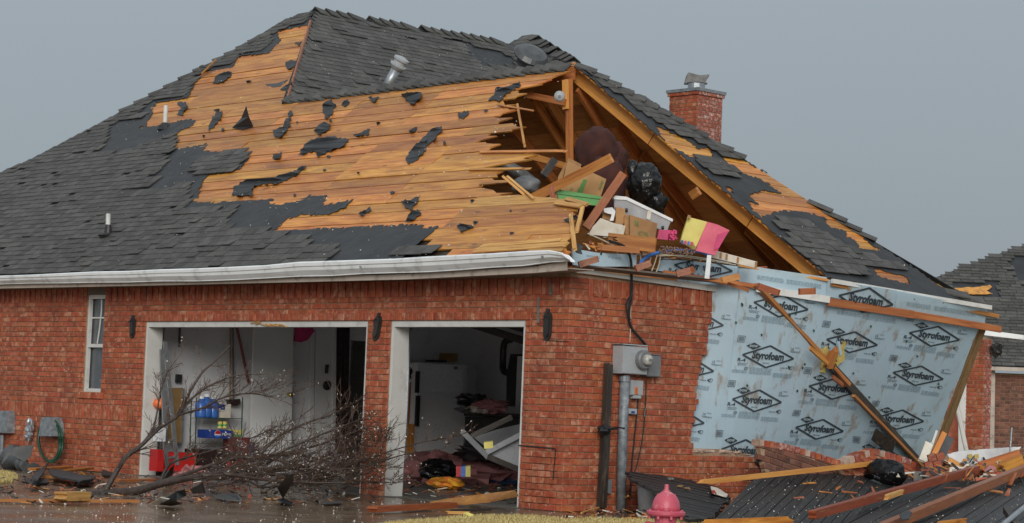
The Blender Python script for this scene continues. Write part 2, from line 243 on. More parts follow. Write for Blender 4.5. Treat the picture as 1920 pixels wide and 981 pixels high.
# ------------------------------------------------------------------ mesh building
class MB:
    def __init__(s): s.v = []; s.f = []; s.r = []
    def add(s, vs, fs, r=None):
        o = len(s.v); r = R_() if r is None else r
        s.v += [tuple(v) for v in vs]; s.f += [tuple(i+o for i in f) for f in fs]; s.r += [r]*len(vs)
    def box(s, o, a, b, c, r=None):          # corner + three edge vectors
        o, a, b, c = V3(o), V3(a), V3(b), V3(c)
        if a.cross(b).dot(c) < 0: a, b = b, a
        s.add([o, o+a, o+a+b, o+b, o+c, o+a+c, o+a+b+c, o+b+c], [(0, 3, 2, 1), (4, 5, 6, 7), (0, 1, 5, 4), (1, 2, 6, 5), (2, 3, 7, 6), (3, 0, 4, 7)], r)
    def bar(s, p0, p1, w_, h_, up=(0, 0, 1), r=None):
        p0, p1 = V3(p0), V3(p1); d = (p1-p0); e = d.normalized(); x = e.cross(V3(up))
        if x.length < 1e-4: x = e.cross(V3((1, 0, 0)))
        x.normalize(); z = x.cross(e).normalized()
        s.box(p0-x*w_/2-z*h_/2, d, x*w_, z*h_, r)
    def prism(s, pts, ext, r=None):
        ext = V3(ext); pts = [V3(p) for p in pts]; n = len(pts)
        tr = tessellate_polygon([pts])
        nn = V3((0, 0, 0))
        for i in range(n): nn += pts[i].cross(pts[(i+1) % n])
        if nn.dot(ext) > 0: pts = pts[::-1]; tr = tessellate_polygon([pts])
        fs = []
        for a, b, c in tr:
            q = (pts[b]-pts[a]).cross(pts[c]-pts[a])
            if q.dot(ext) > 0: b, c = c, b
            fs.append((a, b, c)); fs.append((a+n, c+n, b+n))
        fs += [(i, i+n, (i+1) % n+n, (i+1) % n) for i in range(n)]
        s.add(pts+[p+ext for p in pts], fs, r)
    def tube(s, pts, rad, seg=6, r=None, caps=True):
        pts = [V3(p) for p in pts]; n = len(pts)
        if not hasattr(rad, '__len__'): rad = [rad]*n
        vs = []; fs = []; up = None
        for i, p in enumerate(pts):
            d = (pts[min(i+1, n-1)]-pts[max(i-1, 0)])
            if d.length < 1e-6: d = V3((0, 0, 1))
            d.normalize()
            if up is None: up = d.orthogonal().normalized()
            x = (up-d*up.dot(d))
            if x.length < 1e-5: x = d.orthogonal()
            x.normalize(); up = x; y = d.cross(x)
            for k in range(seg):
                a = 2*math.pi*k/seg; vs.append(p+(x*math.cos(a)+y*math.sin(a))*rad[i])
        for i in range(n-1):
            for k in range(seg):
                k2 = (k+1) % seg; fs.append((i*seg+k, i*seg+k2, (i+1)*seg+k2, (i+1)*seg+k))
        if caps: fs += [tuple(range(seg))[::-1], tuple((n-1)*seg+k for k in range(seg))]
        s.add(vs, fs, r)
    def lathe(s, base, prof, axis=(0, 0, 1), seg=20, r=None):
        base = V3(base); ax = V3(axis).normalized(); x = ax.orthogonal().normalized(); y = ax.cross(x)
        vs = []; fs = []
        for (rr, h) in prof:
            for k in range(seg):
                a = 2*math.pi*k/seg; vs.append(base+ax*h+(x*math.cos(a)+y*math.sin(a))*rr)
        for i in range(len(prof)-1):
            for k in range(seg):
                k2 = (k+1) % seg; fs.append((i*seg+k, i*seg+k2, (i+1)*seg+k2, (i+1)*seg+k))
        fs += [tuple(range(seg))[::-1], tuple((len(prof)-1)*seg+k for k in range(seg))]
        s.add(vs, fs, r)
    def blob(s, c, rx, ry, rz, seed=0, amp=.15, nu=18, nv=12, freq=3.0, flat=None):
        from mathutils import noise as no
        c = V3(c); vs = []; fs = []
        for i in range(nv+1):
            th = math.pi*i/nv
            for j in range(nu):
                ph = 2*math.pi*j/nu; d = V3((math.sin(th)*math.cos(ph), math.sin(th)*math.sin(ph), math.cos(th)))
                k = 1+amp*(no.noise(d*freq+V3((seed, seed*2, 0)))*1.6+no.noise(d*freq*2.9+V3((0, seed, seed)))*.7)
                p = c+V3((d.x*rx*k, d.y*ry*k, d.z*rz*k))
                if flat is not None: p.z = max(p.z, flat)
                vs.append(p)
        for i in range(nv):
            for j in range(nu):
                j2 = (j+1) % nu; fs.append((i*nu+j, (i+1)*nu+j, (i+1)*nu+j2, i*nu+j2))
        s.add(vs, fs)
    def build(s, name, m, parent=None, smooth=False, kind=None, origin=None, mtx=None):
        me = bpy.data.meshes.new(name)
        vs = s.v
        if origin is not None: o = V3(origin); vs = [tuple(V3(v)-o) for v in vs]
        elif mtx is None and parent is None and vs:
            o = V3((sum(v[0] for v in vs)/len(vs), sum(v[1] for v in vs)/len(vs), min(v[2] for v in vs))); origin = o; vs = [tuple(V3(v)-o) for v in vs]
        if mtx is not None: im = mtx.inverted(); vs = [tuple(im @ V3(v)) for v in vs]
        me.from_pydata(vs, [], s.f); me.update()
        at = me.attributes.new('rnd', 'FLOAT', 'POINT'); at.data.foreach_set('value', s.r)
        if smooth: me.polygons.foreach_set('use_smooth', [True]*len(me.polygons))
        me.materials.append(M[m] if isinstance(m, str) else m)
        ob = bpy.data.objects.new(name, me); COL.objects.link(ob)
        if mtx is not None: ob.matrix_world = mtx
        elif origin is not None: ob.location = origin
        if parent is not None: setpar(ob, parent)
        if kind: ob['kind'] = kind
        return ob
WM = {}
def wmx(o):
    m = o.matrix_basis.copy()
    if o.parent: m = wmx(o.parent) @ m
    return m
def setpar(ob, parent):                 # keep world place
    m = ob.matrix_basis.copy(); ob.parent = parent; ob.matrix_basis = wmx(parent).inverted() @ m
def tag(o, label, cat, group=None, kind=None):
    o['label'] = label; o['category'] = cat
    if group: o['group'] = group
    if kind: o['kind'] = kind
    return o
def thing(name, loc, label, cat, group=None):
    o = bpy.data.objects.new(name, None); COL.objects.link(o); o.location = loc; o.empty_display_size = .2
    return tag(o, label, cat, group)
def frame(o, ex, ey=None, ez=None):
    ex = V3(ex).normalized()
    if ez is not None: ez = V3(ez); ez = (ez-ex*ez.dot(ex)).normalized(); ey = ez.cross(ex)
    else: ey = V3(ey); ey = (ey-ex*ey.dot(ex)).normalized(); ez = ex.cross(ey)
    return Matrix(((ex.x, ey.x, ez.x, o[0]), (ex.y, ey.y, ez.y, o[1]), (ex.z, ey.z, ez.z, o[2]), (0, 0, 0, 1)))
def lumber(name, p0, p1, w_, h_, m, parent=None, up=(0, 0, 1), broken=(0, 0), nails=0):
    """timber with its own x axis along the grain; broken ends splinter"""
    p0, p1 = V3(p0), V3(p1); d = p1-p0; L = d.length
    e = d.normalized(); u = V3(up); u = u-e*u.dot(e)
    if u.length < 1e-3: u = e.orthogonal()
    mt = frame(p0, e, None, u)
    b = MB(); n = 5
    def end(x, br, sgn):
        return [x+(sgn*U(-br, br*.1) if br else 0) for _ in range(n)]
    a0 = end(0, broken[0], -1); a1 = end(L, broken[1], 1)
    for i in range(n if (broken[0] or broken[1]) else 1):
        if broken[0] or broken[1]:
            z0 = -h_/2+h_*i/n; z1 = z0+h_/n
            x0, x1 = a0[i], a1[i]; x0b = a0[min(i+1, n-1)] if broken[0] else x0; x1b = a1[min(i+1, n-1)] if broken[1] else x1
        else: z0, z1, x0, x1, x0b, x1b = -h_/2, h_/2, 0, L, 0, L
        y0, y1 = -w_/2, w_/2
        vs = [(x0, y0, z0), (x1, y0, z0), (x1, y1, z0), (x0, y1, z0), (x0b, y0, z1), (x1b, y0, z1), (x1b, y1, z1), (x0b, y1, z1)]
        b.add(vs, [(0, 3, 2, 1), (4, 5, 6, 7), (0, 1, 5, 4), (1, 2, 6, 5), (2, 3, 7, 6), (3, 0, 4, 7)], .0)
    ob = b.build(name, m, None, origin=(0, 0, 0)); ob.matrix_basis = mt
    if parent is not None: setpar(ob, parent)
    return ob
def pxs(poly, fn): return [fn(*p) for p in poly]
def jag(poly, amp=2.0, step=7):
    out = []
    for i in range(len(poly)):
        a, b = poly[i], poly[(i+1) % len(poly)]; L = math.hypot(b[0]-a[0], b[1]-a[1]); k = max(1, int(L/step))
        for j in range(k):
            t = j/k; s = 0 if j == 0 else amp
            out.append((lerp(a[0], b[0], t)+U(-s, s), lerp(a[1], b[1], t)+U(-s, s)))
    return out
_tc = {}
def text2d(txt, bold=.0, shear=0):
    k = (txt, bold, shear)
    if k in _tc: return _tc[k]
    cu = bpy.data.curves.new('t', 'FONT'); cu.body = txt; cu.align_x = 'CENTER'; cu.align_y = 'CENTER'; cu.offset = bold; cu.shear = shear; cu.resolution_u = 2; cu.fill_mode = 'BOTH' if hasattr(cu, 'x') else cu.fill_mode
    ob = bpy.data.objects.new('t', cu); COL.objects.link(ob)
    dg = bpy.context.evaluated_depsgraph_get(); me = bpy.data.meshes.new_from_object(ob.evaluated_get(dg))
    vs = [(v.co.x, v.co.y) for v in me.vertices]; fs = [tuple(p.vertices) for p in me.polygons]
    bpy.data.objects.remove(ob); bpy.data.meshes.remove(me); bpy.data.curves.remove(cu)
    x0 = min(v[0] for v in vs); x1 = max(v[0] for v in vs); y0 = min(v[1] for v in vs); y1 = max(v[1] for v in vs)
    vs = [((v[0]-x0)/(x1-x0)*2-1, (v[1]-y0)/(y1-y0)*2-1) for v in vs]     # unit box -1..1
    _tc[k] = (vs, fs); return _tc[k]
def place_text(mb, txt, cx, cy, hw, hh, fn, bold=.0):
    """text into the local rect centre (cx,cy) half size (hw,hh); fn maps local 2d to a 3d point"""
    vs, fs = text2d(txt, bold); mb.add([fn(cx+x*hw, cy+y*hh) for x, y in vs], fs, 0)

# ================================================================== SETTING
b = MB(); b.add([(-400, -400, -.01), (400, -400, -.01), (400, 400, -.01), (-400, 400, -.01)], [(0, 1, 2, 3)])
g = b.build('ground', 'soil', origin=(0, 0, 0)); g['kind'] = 'structure'
b = MB()
dw = [(-30, -30), (30, -30), (30, -.2), (2.9, .05), (2.2, .75), (1.3, 1.25), (.2, 1.6), (0, 0.2), (-.72, .2), (-8.9, .2), (-9.0, -.35), (-30, -.4)]
pts = [V3((x, y, -.004)) for x, y in dw]; b.add(pts, [tuple(t) for t in tessellate_polygon([pts])])
g = b.build('driveway', 'wet', origin=(0, 0, 0)); g['kind'] = 'structure'
for p in g.data.polygons:
    if p.normal.z < 0: p.flip()

# ================================================================== HOUSE
HO = thing('damaged_house', (0, 0, 0), 'red brick house with its roof torn open and bare orange roof boards', 'house')
ALLB = []                      # bricks: (camera distance, mesh key, matrix, parent, box dims)
def brick_add(o, ex, L, H, D, parent, m='brick', up=(0, 0, 1), n=None):
    """o = lower left front corner, ex = along the course, n = outward"""
    ex = V3(ex); upv = V3(up); nn = V3(n)
    c = V3(o)+ex*L/2+upv*H/2
    ALLB.append(((c-CAM).length, V3(o), ex, upv, nn, L, H, D, parent, m))
_bm = {}
def brick_mesh(L, H, D, m):
    k = (round(L, 2), round(H, 3), round(D, 2), m)
    if k in _bm: return _bm[k]
    b = MB(); e = .004
    # front face slightly chamfered
    vs = [(0, 0, -D), (L, 0, -D), (L, 0+H, -D), (0, H, -D), (0, 0, -e), (L, 0, -e), (L, H, -e), (0, H, -e), (e, e, 0), (L-e, e, 0), (L-e, H-e, 0), (e, H-e, 0)]
    fs = [(8, 9, 10, 11), (4, 5, 9, 8), (5, 6, 10, 9), (6, 7, 11, 10), (7, 4, 8, 11), (0, 1, 5, 4), (1, 2, 6, 5), (2, 3, 7, 6), (3, 0, 4, 7)]
    me = bpy.data.meshes.new('brick'); me.from_pydata(vs, [], fs); me.materials.append(M[m]); _bm[k] = me; return me
def brick_emit(limit=300):
    by = {}
    for t in ALLB: by.setdefault(root(t[8]).name, []).append(t)
    for rn, lst in by.items():
        lst.sort(key=lambda t: t[0]); rest = {}
        for i, (dist, o, ex, up, n, L, H, D, par, m) in enumerate(lst):
            L = max(.02, round(L, 2) if i < limit else L)
            mt = frame(o, ex, up)
            if ex.cross(up).dot(n) < 0: mt = frame(o+ex*L, -ex, up)
            if i < limit:
                ob = bpy.data.objects.new('brick', brick_mesh(L, H, D, m)); COL.objects.link(ob); ob.matrix_basis = wmx(par).inverted() @ mt; ob.parent = par
            else:
                mb = rest.setdefault((par.name, m), (MB(), par))[0]; e = .004; r = R_()
                vs = [(0, 0, -D), (L, 0, -D), (L, H, -D), (0, H, -D), (0, 0, -e), (L, 0, -e), (L, H, -e), (0, H, -e), (e, e, 0), (L-e, e, 0), (L-e, H-e, 0), (e, H-e, 0)]
                fs = [(8, 9, 10, 11), (4, 5, 9, 8), (5, 6, 10, 9), (6, 7, 11, 10), (7, 4, 8, 11), (0, 1, 5, 4), (1, 2, 6, 5), (2, 3, 7, 6), (3, 0, 4, 7)]
                mb.add([mt @ V3(v) for v in vs], fs, r)
        for (pn, m), (mb, par) in rest.items(): mb.build('brickwork', m, par, kind='stuff')
def root(o):
    while o.parent: o = o.parent
    return o
CZ, BH = .0762, .0665          # course and brick height
# ---------- front wall
fw = MB()
def wb(x0, x1, z0, z1): fw.box((x0, .012, z0), (x1-x0, 0, 0), (0, .1, 0), (0, 0, z1-z0), 0)
D1 = (-8.70, -3.66); D2 = (-3.20, -.73); DH = 2.205; WX = (-10.29, -9.80); WZ = (1.17, 2.66)
wb(-14.5, WX[0], 0, 2.80); wb(WX[0], WX[1], 0, WZ[0]); wb(WX[0], WX[1], WZ[1], 2.80); wb(WX[1], D1[0], 0, 2.8)
wb(D1[0], D1[1], DH, 2.8); wb(D1[1], D2[0], 0, 2.8); wb(D2[0], D2[1], DH, 2.8); wb(D2[1], -.012, 0, 2.8)
FW = fw.build('front_wall', 'mortar', HO)
def fcut(x0, x1, cuts):
    segs = [(x0, x1)]
    for a, b_ in cuts:
        ns = []
        for s0, s1 in segs:
            if b_ <= s0 or a >= s1: ns.append((s0, s1)); continue
            if a > s0: ns.append((s0, a))
            if b_ < s1: ns.append((b_, s1))
        segs = ns
    return segs
for j in range(33):
    z = .004+j*CZ; zc = z+BH/2
    if zc > 2.49: break
    cuts = []
    if zc < DH+.10: cuts += [(D1[0]-.105, D1[1]+.105), (D2[0]-.105, D2[1]+.105)]
    if WZ[0]-.1 < zc < WZ[1]: cuts.append((WX[0]-.115, WX[1]+.115))
    if 1.98 > zc > .9 and False: pass
    band = .75 < zc < 1.0
    cuts.append((-14.5, -12.75)) if 1.05 < zc < 2.25 else None
    x1 = 0 if j % 2 else -.1
    for s0, s1 in fcut(-14.5, x1, cuts):
        if band and s0 < -8.9: s0 = max(s0, -8.9) if s1 > -8.9 else s1
        if s1-s0 < .04: continue
        off = (.105 if j % 2 else 0); x = s1
        first = True
        while x > s0+.02:
            L = .20
            if first and s1 < -.2: L = .2 if j % 2 else .095
            x0 = max(s0, x-L)
            if x-x0 > .03:
                D = .09 if x > -.001 else .03
                pr = U(0, .004)
                if z < .68 and -.75 < x0 < -.25: pr += .012
                brick_add((x0, -pr, z), (1, 0, 0), x-x0, BH, D+pr if D > .05 else D, FW, n=(0, -1, 0))
            x = x0-.01; first = False
# header bricks beside openings
for (xa, zt, zb) in ((D1[0]-.10, DH, 0), (D1[1]+.005, DH, 0), (D2[0]-.10, DH, 0), (D2[1]+.005, DH, 0), (WX[0]-.10, WZ[1], .95), (WX[1]+.005, WZ[1], .95)):
    j = 0
    while .004+j*CZ+BH < zt+.08:
        if .004+j*CZ > zb: brick_add((xa, -.003-U(0, .004), .004+j*CZ), (1, 0, 0), .09, BH, .03, FW, n=(0, -1, 0))
        j += 1
# rowlock above doors, window sill rowlock
x = -8.78
while x < -.66:
    brick_add((x, -.012, DH+.006), (1, 0, 0), .066, .095, .04, FW, n=(0, -1, 0)); x += .0762
x = WX[0]-.09
while x < WX[1]+.03:
    brick_add((x, -.03, WZ[0]-.10), (1, 0, 0), .066, .09, .06, FW, n=(0, -1, 0)); x += .0762
# soldier courses
x = -.10; k = 0
while x > -14.4:
    if WX[0]-.02 < x and x-.066 < WX[1]+.02: x -= .0762; k += 1; continue
    brick_add((x-.066, -.004-(.014 if k % 2 else 0)-U(0, .003), 2.505), (1, 0, 0), .066, .20, .05, FW, n=(0, -1, 0)); x -= .0762; k += 1
x = -8.92
while x > -14.4:
    if not (WX[0]-.1 < x < WX[1]+.1 and False): brick_add((x-.066, -.004-U(0, .008), .769), (1, 0, 0), .066, .215, .05, FW, n=(0, -1, 0))
    x -= .0762
# grey joint fillers and cracks
b = MB()
for (p0, p1, wd) in (((1029, 522), (1033, 553), .045), ((1010, 558), (1009, 606), .03)):
    a, c = aty(*p0, -.012), aty(*p1, -.012); b.bar(a, c, .012, wd, up=V3((0, 1, 0)).cross(c-a))
b.build('joint_filler', 'mortar_grey', FW)
b = MB()
for (p0, p1, wd) in (((972, 835), (1040, 841), .014), ((1042, 842), (1037, 900), .008), ((1018, 637), (1070, 641), .006)):
    a, c = aty(*p0, -.014), aty(*p1, -.014); b.bar(a, c, .010, wd, up=V3((0, 1, 0)).cross(c-a))
b.build('wall_crack', 'black', FW, kind='stuff')
# ---------- side wall
sb = MB()
END = sorted([(atx(x, y, 0).z, atx(x, y, 0).y) for x, y in ((1402, 851), (1408, 858), (1420, 866), (1432, 884), (1450, 905))])+[(.75, 2.2)]
EDGE = [(.75, 2.19), (.9, 2.17), (1.1, 2.2), (1.35, 2.25), (1.6, 2.27), (1.8, 2.32), (2.0, 2.4), (2.3, 2.44), (2.5, 2.50), (2.75, 2.52)]
for j in range(36):
    z = j*CZ+.002; e_ = interp(z, END) if z < .72 else interp(z, EDGE)
    sb.box((-.012, .115, z), (-.08, 0, 0), (0, e_-.14, 0), (0, 0, CZ), 0)
SW = sb.build('side_wall', 'mortar', HO)
for j in range(33):
    z = .004+j*CZ; zc = z+BH/2
    if zc > 2.49: break
    e_ = (interp(zc, END) if zc < .72 else interp(zc, EDGE))+U(-.03, .03)
    y = 0 if j % 2 == 0 else .1
    while y < e_-.04:
        L = .2; y1 = min(e_, y+L); pr = U(0, .004)
        if y1-y > .04:
            D = .09 if y < .001 else .03
            ex0 = -.0
            brick_add((pr, y, z), (0, 1, 0), y1-y, BH, D, SW, n=(1, 0, 0))
        y = y1+.01
for k in range(3): brick_add((.002, .0, 2.505+k*CZ*.93), (0, 1, 0), .30, .062, .09, SW, n=(1, 0, 0))
y = .31; k = 0
while y < 2.48:
    brick_add((.004+(.014 if k % 2 else 0), y, 2.505), (0, 1, 0), .066, .20, .05, SW, n=(1, 0, 0)); y += .0762; k += 1
# broken mortar along the torn edge
b = MB()
for k in range(34):
    yy = U(2.2, 3.9); yy = U(2.2, 3.6); zz = interp(yy, sorted([(b_, a_) for a_, b_ in END[:-1]])) if yy > 3.1 else .735
    b.blob((-.03, yy, zz), U(.03, .05), U(.05, .11), U(.012, .03), seed=k, amp=.5, nu=8, nv=5)
b.build('torn_mortar', 'mortar_pale', SW, kind='stuff')
# ---------- garage shell
b = MB()
ya_, yb_ = atx(656, 700, -9.2).y, atx(760, 700, -9.2).y
b.box((-9.32, .13, 0), (.12, 0, 0), (0, ya_-.13, 0), (0, 0, 2.72), 0); b.box((-9.32, yb_, 0), (.12, 0, 0), (0, 7.0-yb_, 0), (0, 0, 2.72), 0); b.box((-9.32, ya_, 2.15), (.12, 0, 0), (0, yb_-ya_, 0), (0, 0, .57), 0)
b.box((-12.4, ya_-1.5, 0), (.1, 0, 0), (0, yb_-ya_+3, 0), (0, 0, 2.7), 0); b.box((-12.3, ya_-1.5, 0), (2.98, 0, 0), (0, .1, 0), (0, 0, 2.7), 0); b.box((-12.3, yb_+1.4, 0), (2.98, 0, 0), (0, .1, 0), (0, 0, 2.7), 0); b.box((-12.4, ya_-1.5, 2.7), (3.1, 0, 0), (0, yb_-ya_+3, 0), (0, 0, .1), 0); b.box((-9.2, 6.9, 0), (9.0, 0, 0), (0, .12, 0), (0, 0, 2.72), 0)
b.box((-.22, .13, 0), (.10, 0, 0), (0, 1.9, 0), (0, 0, 2.72), 0)
b.build('interior_wall', 'drywall', HO, kind='structure')
b = MB(); b.box((-.20, 2.04, 0), (-.09, 0, 0), (0, 4.9, 0), (0, 0, 2.6), 0)
# stud wall follows the lean of the sheathing
b = MB(); b.box((-9.3, .13, 2.72), (9.1, 0, 0), (0, 6.85, 0), (0, 0, .02), 0); b.build('ceiling', 'ceiling', HO)
b = MB(); b.box((-9.2, .0, -.003), (9.1, 0, 0), (0, 6.9, 0), (0, 0, .012), 0); b.build('garage_floor', 'slab', HO)
# white door trims
def trim(x0, x1, z0, z1, y0, y1, nm='door_jamb'):
    b = MB(); b.box((x0, y0, z0), (x1-x0, 0, 0), (0, y1-y0, 0), (0, 0, z1-z0), .5); return b.build(nm, 'white', HO)
for (a, c) in (D1, D2):
    trim(a, a+.045, 0, DH, .02, .27); trim(c-.045, c, 0, DH, .02, .24)
    trim(a+.045, c-.045, DH-.075, DH, .02, .18, 'door_header')
b = MB()
for k in range(7):                                # broken splinters at the middle of the big door header
    p = aty(470+k*9, 607+U(-2, 3), 0.0); b.bar(p, p+V3((U(.1, .3), U(-.03, .01), U(-.04, .03))), .012, U(.008, .02))
b.build('header_splinter', 'splinter', HO)
# ---------- left window
b = MB()
wx0, wx1 = WX
b.box((wx0, .03, WZ[0]), (.045, 0, 0), (0, .05, 0), (0, 0, WZ[1]-WZ[0]-.05)); b.box((wx1-.03, .03, WZ[0]), (.03, 0, 0), (0, .05, 0), (0, 0, WZ[1]-WZ[0]-.05))
b.box((wx0+.045, .03, WZ[0]), (wx1-wx0-.075, 0, 0), (0, .05, 0), (0, 0, .05)); b.box((wx0+.045, .03, WZ[1]-.11), (wx1-wx0-.075, 0, 0), (0, .05, 0), (0, 0, .06))
b.box((wx0+.045, .025, WZ[0]+.66), (wx1-wx0-.075, 0, 0), (0, .06, 0), (0, 0, .05))
WIN = b.build('window', 'white', HO)
b = MB(); b.box((wx0, .10, WZ[0]), (wx1-wx0, 0, 0), (0, .004, 0), (0, 0, WZ[1]-WZ[0]-.05), 0); b.build('pane', 'glass', WIN)
b = MB(); mz = WZ[0]+1.09
b.box((wx0+.05, .075, mz), (wx1-wx0-.08, 0, 0), (0, .012, 0), (0, 0, .022))
b.tube([((wx0+wx1)/2+.03, .08, WZ[1]-.1), ((wx0+wx1)/2+.035, .08, mz+.1), ((wx0+wx1)/2+.01, .08, mz-.15), ((wx0+wx1)/2-.03, .08, WZ[0]+.72)], .011, 5)
b.build('muntin', 'white', WIN)
b = MB(); b.box((wx0+.01, .0, WZ[1]-.045), (wx1-wx0+.02, 0, 0), (0, .1, 0), (0, 0, .09)); b.build('window_lintel', 'soffit', HO)
b = MB(); b.box((wx0+.10, .13, WZ[0]+.02), (.14, 0, 0), (0, .01, 0), (0, 0, .62)); b.box((wx0+.14, .13, WZ[0]+.74), (.12, 0, 0), (0, .01, 0), (0, 0, .6))
b.build('curtain', 'paper', WIN)
b = MB(); b.box((-13.9, .02, 1.06), (1.15, 0, 0), (0, .02, 0), (0, 0, 1.2), 0); b.build('window', 'glass', HO)
b = MB()
x = -12.4; z = 1.05
while z < 2.27:
    brick_add((-12.86, -.004, z), (1, 0, 0), .09, BH, .03, FW, n=(0, -1, 0)); z += CZ
# ---------- lantern back plates
for (cx, cy, hh) in ((247, 612, 24), (706, 612, 26), (1025, 608, 27)):
    c = aty(cx, cy, -.03); s = hh/150.0; pr = MB(); tilt = .06 if cx == 706 else 0
    out = [(-.06, -.7), (-.03, -1), (.0, -1.08), (.03, -1), (.07, -.7), (.075, .55), (.05, .72), (.03, .78), (.025, 1.0), (-.025, 1.0), (-.03, .78), (-.05, .72), (-.07, .55)]
    pr.prism([c+V3((x*(.9)+tilt*z_*s*3, 0, z_*s)) for x, z_ in out], (0, .025, 0))
    pr.prism([c+V3((x*.55+tilt*z_*s*3, -.015, z_*s*.8)) for x, z_ in out], (0, .02, 0))
    pr.tube([c+V3((0, -.01, s*.5)), c+V3((0, -.05, s*.45)), c+V3((.01, -.06, s*.3))], .008, 5)
    lp = pr.build('lantern_bracket', 'black', HO)

# ================================================================== ROOF
S1 = .775; EY, EZ = -.45, 2.915
nF = V3((0, -S1, 1)).normalized(); dF = nF.dot(V3((0, EY, EZ)))
def FR(x, y, o=0): return hit(x, y, nF, dF+o)
RE = FR(1078, 122); RB = FR(540, 188); RA = FR(590, 20)
vF = V3((0, 1, S1)).normalized(); OF = V3((0, EY, EZ))
def fuv(p): q = V3(p)-OF; return q.x, q.dot(vF)
def fpt(u, v, o=0): return OF+V3((u, 0, 0))+vF*v+nF*o
WOOD = [(518, 60), (580, 48), (560, 110), (538, 190), (610, 176), (700, 165), (790, 158), (880, 146), (960, 136), (1030, 130), (1078, 124), (1120, 124), (1120, 480), (897, 474),
        (883, 465), (887, 453), (850, 461), (836, 443), (819, 441), (840, 421), (789, 431), (796, 421), (665, 428), (512, 435), (540, 411), (571, 401), (581, 404), (618, 404), (648, 391), (661, 377),
        (640, 381), (609, 386), (612, 367), (578, 369), (555, 379), (513, 386), (511, 374), (437, 379), (367, 381), (383, 334), (400, 328), (451, 318), (466, 300), (455, 282), (440, 288), (400, 285), (380, 285), (390, 270),
        (363, 276), (325, 280), (333, 249), (363, 236), (367, 225), (335, 228), (309, 235), (262, 240), (269, 242), (283, 219), (293, 193), (353, 185), (360, 172), (370, 145), (387, 135), (437, 128), (444, 108), (505, 101), (526, 77)]
OUTF = [(-80, 335), (0, 325), (60, 300), (225, 213), (400, 118), (540, 36), (588, 20), (578, 50), (540, 188), (1078, 122), (1120, 122), (1120, 500), (1075, 474), (0, 522), (-80, 526)]
# solid deck sheet, also blocks light under bare boards; dark colour paints gap shade
b = MB()
low = [(-80, 335), (0, 325), (60, 300), (225, 213), (400, 118), (540, 37), (588, 21), (578, 50), (540, 188), (900, 146), (905, 300), (880, 478), (0, 522), (-80, 526)]
b.prism([FR(x, y, -.03) for x, y in low], -nF*.02, 0)
RF = b.build('roof', 'char', HO)
# boards of the front slope
RIGHT = [(100, 1078), (135, 1078), (149, 1072), (158, 1050), (166, 1000), (176, 990), (186, 985), (196, 962), (206, 968), (216, 960), (224, 984), (232, 972), (242, 962), (252, 950), (262, 945), (272, 938), (277, 930),
         (284, 1046), (295, 1040), (299, 930), (306, 915), (313, 920), (318, 985), (325, 965), (332, 962), (338, 920), (345, 950), (350, 945), (356, 900), (364, 940), (371, 1060), (380, 1098), (390, 1102), (400, 1083), (420, 1078), (440, 1074), (452, 1068), (470, 1064), (490, 1064)]
def board(pts, par, m='deck', nm='board', th=.02, n=nF, ux=V3((1, 0, 0))):
    mt = frame(pts[0], ux, None, n); bb = MB(); bb.prism(pts, -n*th, 0); return bb.build(nm, m, par, mtx=None if False else None, origin=(0, 0, 0)) if False else _board(bb, mt, par, m, nm)
def _board(bb, mt, par, m, nm):
    ob = bb.build(nm, m, None, mtx=mt); setpar(ob, par); return ob
RW = .245; uAB = fuv(RA)
v = -.02; row = 0; JX = [-.6-1.83*k for k in range(10)]
uvR = fuv(RE)
while v < fuv(RA)[1]-.1:
    v1 = v+RW-.014; vc = (v+v1)/2
    # left end: first column inside the wood outline
    us = [u for u in [(-17.5+.1*i) for i in range(190)] if inpoly(proj(fpt(u, vc)), WOOD) or inpoly(proj(fpt(u, v)), WOOD) or inpoly(proj(fpt(u, v1)), WOOD)]
    if us:
        uL = min(us)-.35
        p_ = proj(fpt(-1.5, vc))
        def rightu(vv):
            if vv > uvR[1]-.05:                   # above the garage ridge: hip line
                t = (vv-fuv(RB)[1])/(uAB[1]-fuv(RB)[1]); return lerp(fuv(RB)[0], uAB[0], max(0, t))-.02
            lo, hi = -9.0, .6
            for _ in range(24):
                mid = (lo+hi)/2; q = proj(fpt(mid, vv))
                if q[0] > interp(q[1], RIGHT): hi = mid
                else: lo = mid
            return lo
        above = vc > uvR[1]-.05
        uR0, uR1 = rightu(v), rightu(v1)
        if not above and uR0 < -1.3: jj = U(-.40, .22); uR0 += jj; uR1 += jj
        # butt joints
        ends = [uL]
        pool = [j + (U(-.03, .03)) for j in JX if uL+.8 < j < min(uR0, uR1)-.5]; pool.sort()
        last = uL
        for q in pool:
            if q-last > 1.2 and R_() < (.55 if q-last < 3 else .9): ends.append(q); last = q
        for i, u0 in enumerate(ends):
            lastp = i == len(ends)-1
            z0 = U(0, .006)
            if not lastp:
                u1 = ends[i+1]-.006; poly = [(u0, v), (u1, v), (u1, v1), (u0, v1)]
            elif above: poly = [(u0, v), (uR0, v), (uR1, v1), (u0, v1)]
            else:
                poly = [(u0, v)]; k = 6
                sp = .10 if uR0 > -1.3 else .40
                tq = U(.15, .85); ea, eb = U(-.1, .05), U(-.1, .05)
                for q, dd in ((0, ea-sp*tq*.8), (tq*.5, ea-sp*.35+U(-.05, .05)), (tq, sp*U(.1, .5)), (tq+.08, -sp*.2), ((tq+1.1)/2, eb-sp*.3+U(-.05, .05)), (1, eb-sp*(1-tq)*.8)):
                    q = min(q, 1); vv = lerp(v, v1, q); poly.append((max(u0+.2, lerp(uR0, uR1, q)+dd), vv))
                poly.append((u0, v1))
            tilt = U(-.010, .012)
            pts = [fpt(a, c, z0+(tilt*(c-v)/RW)) for a, c in poly]
            board(pts, RF, 'deck' if R_() < .985 else 'splinter')
    v += RW; row += 1
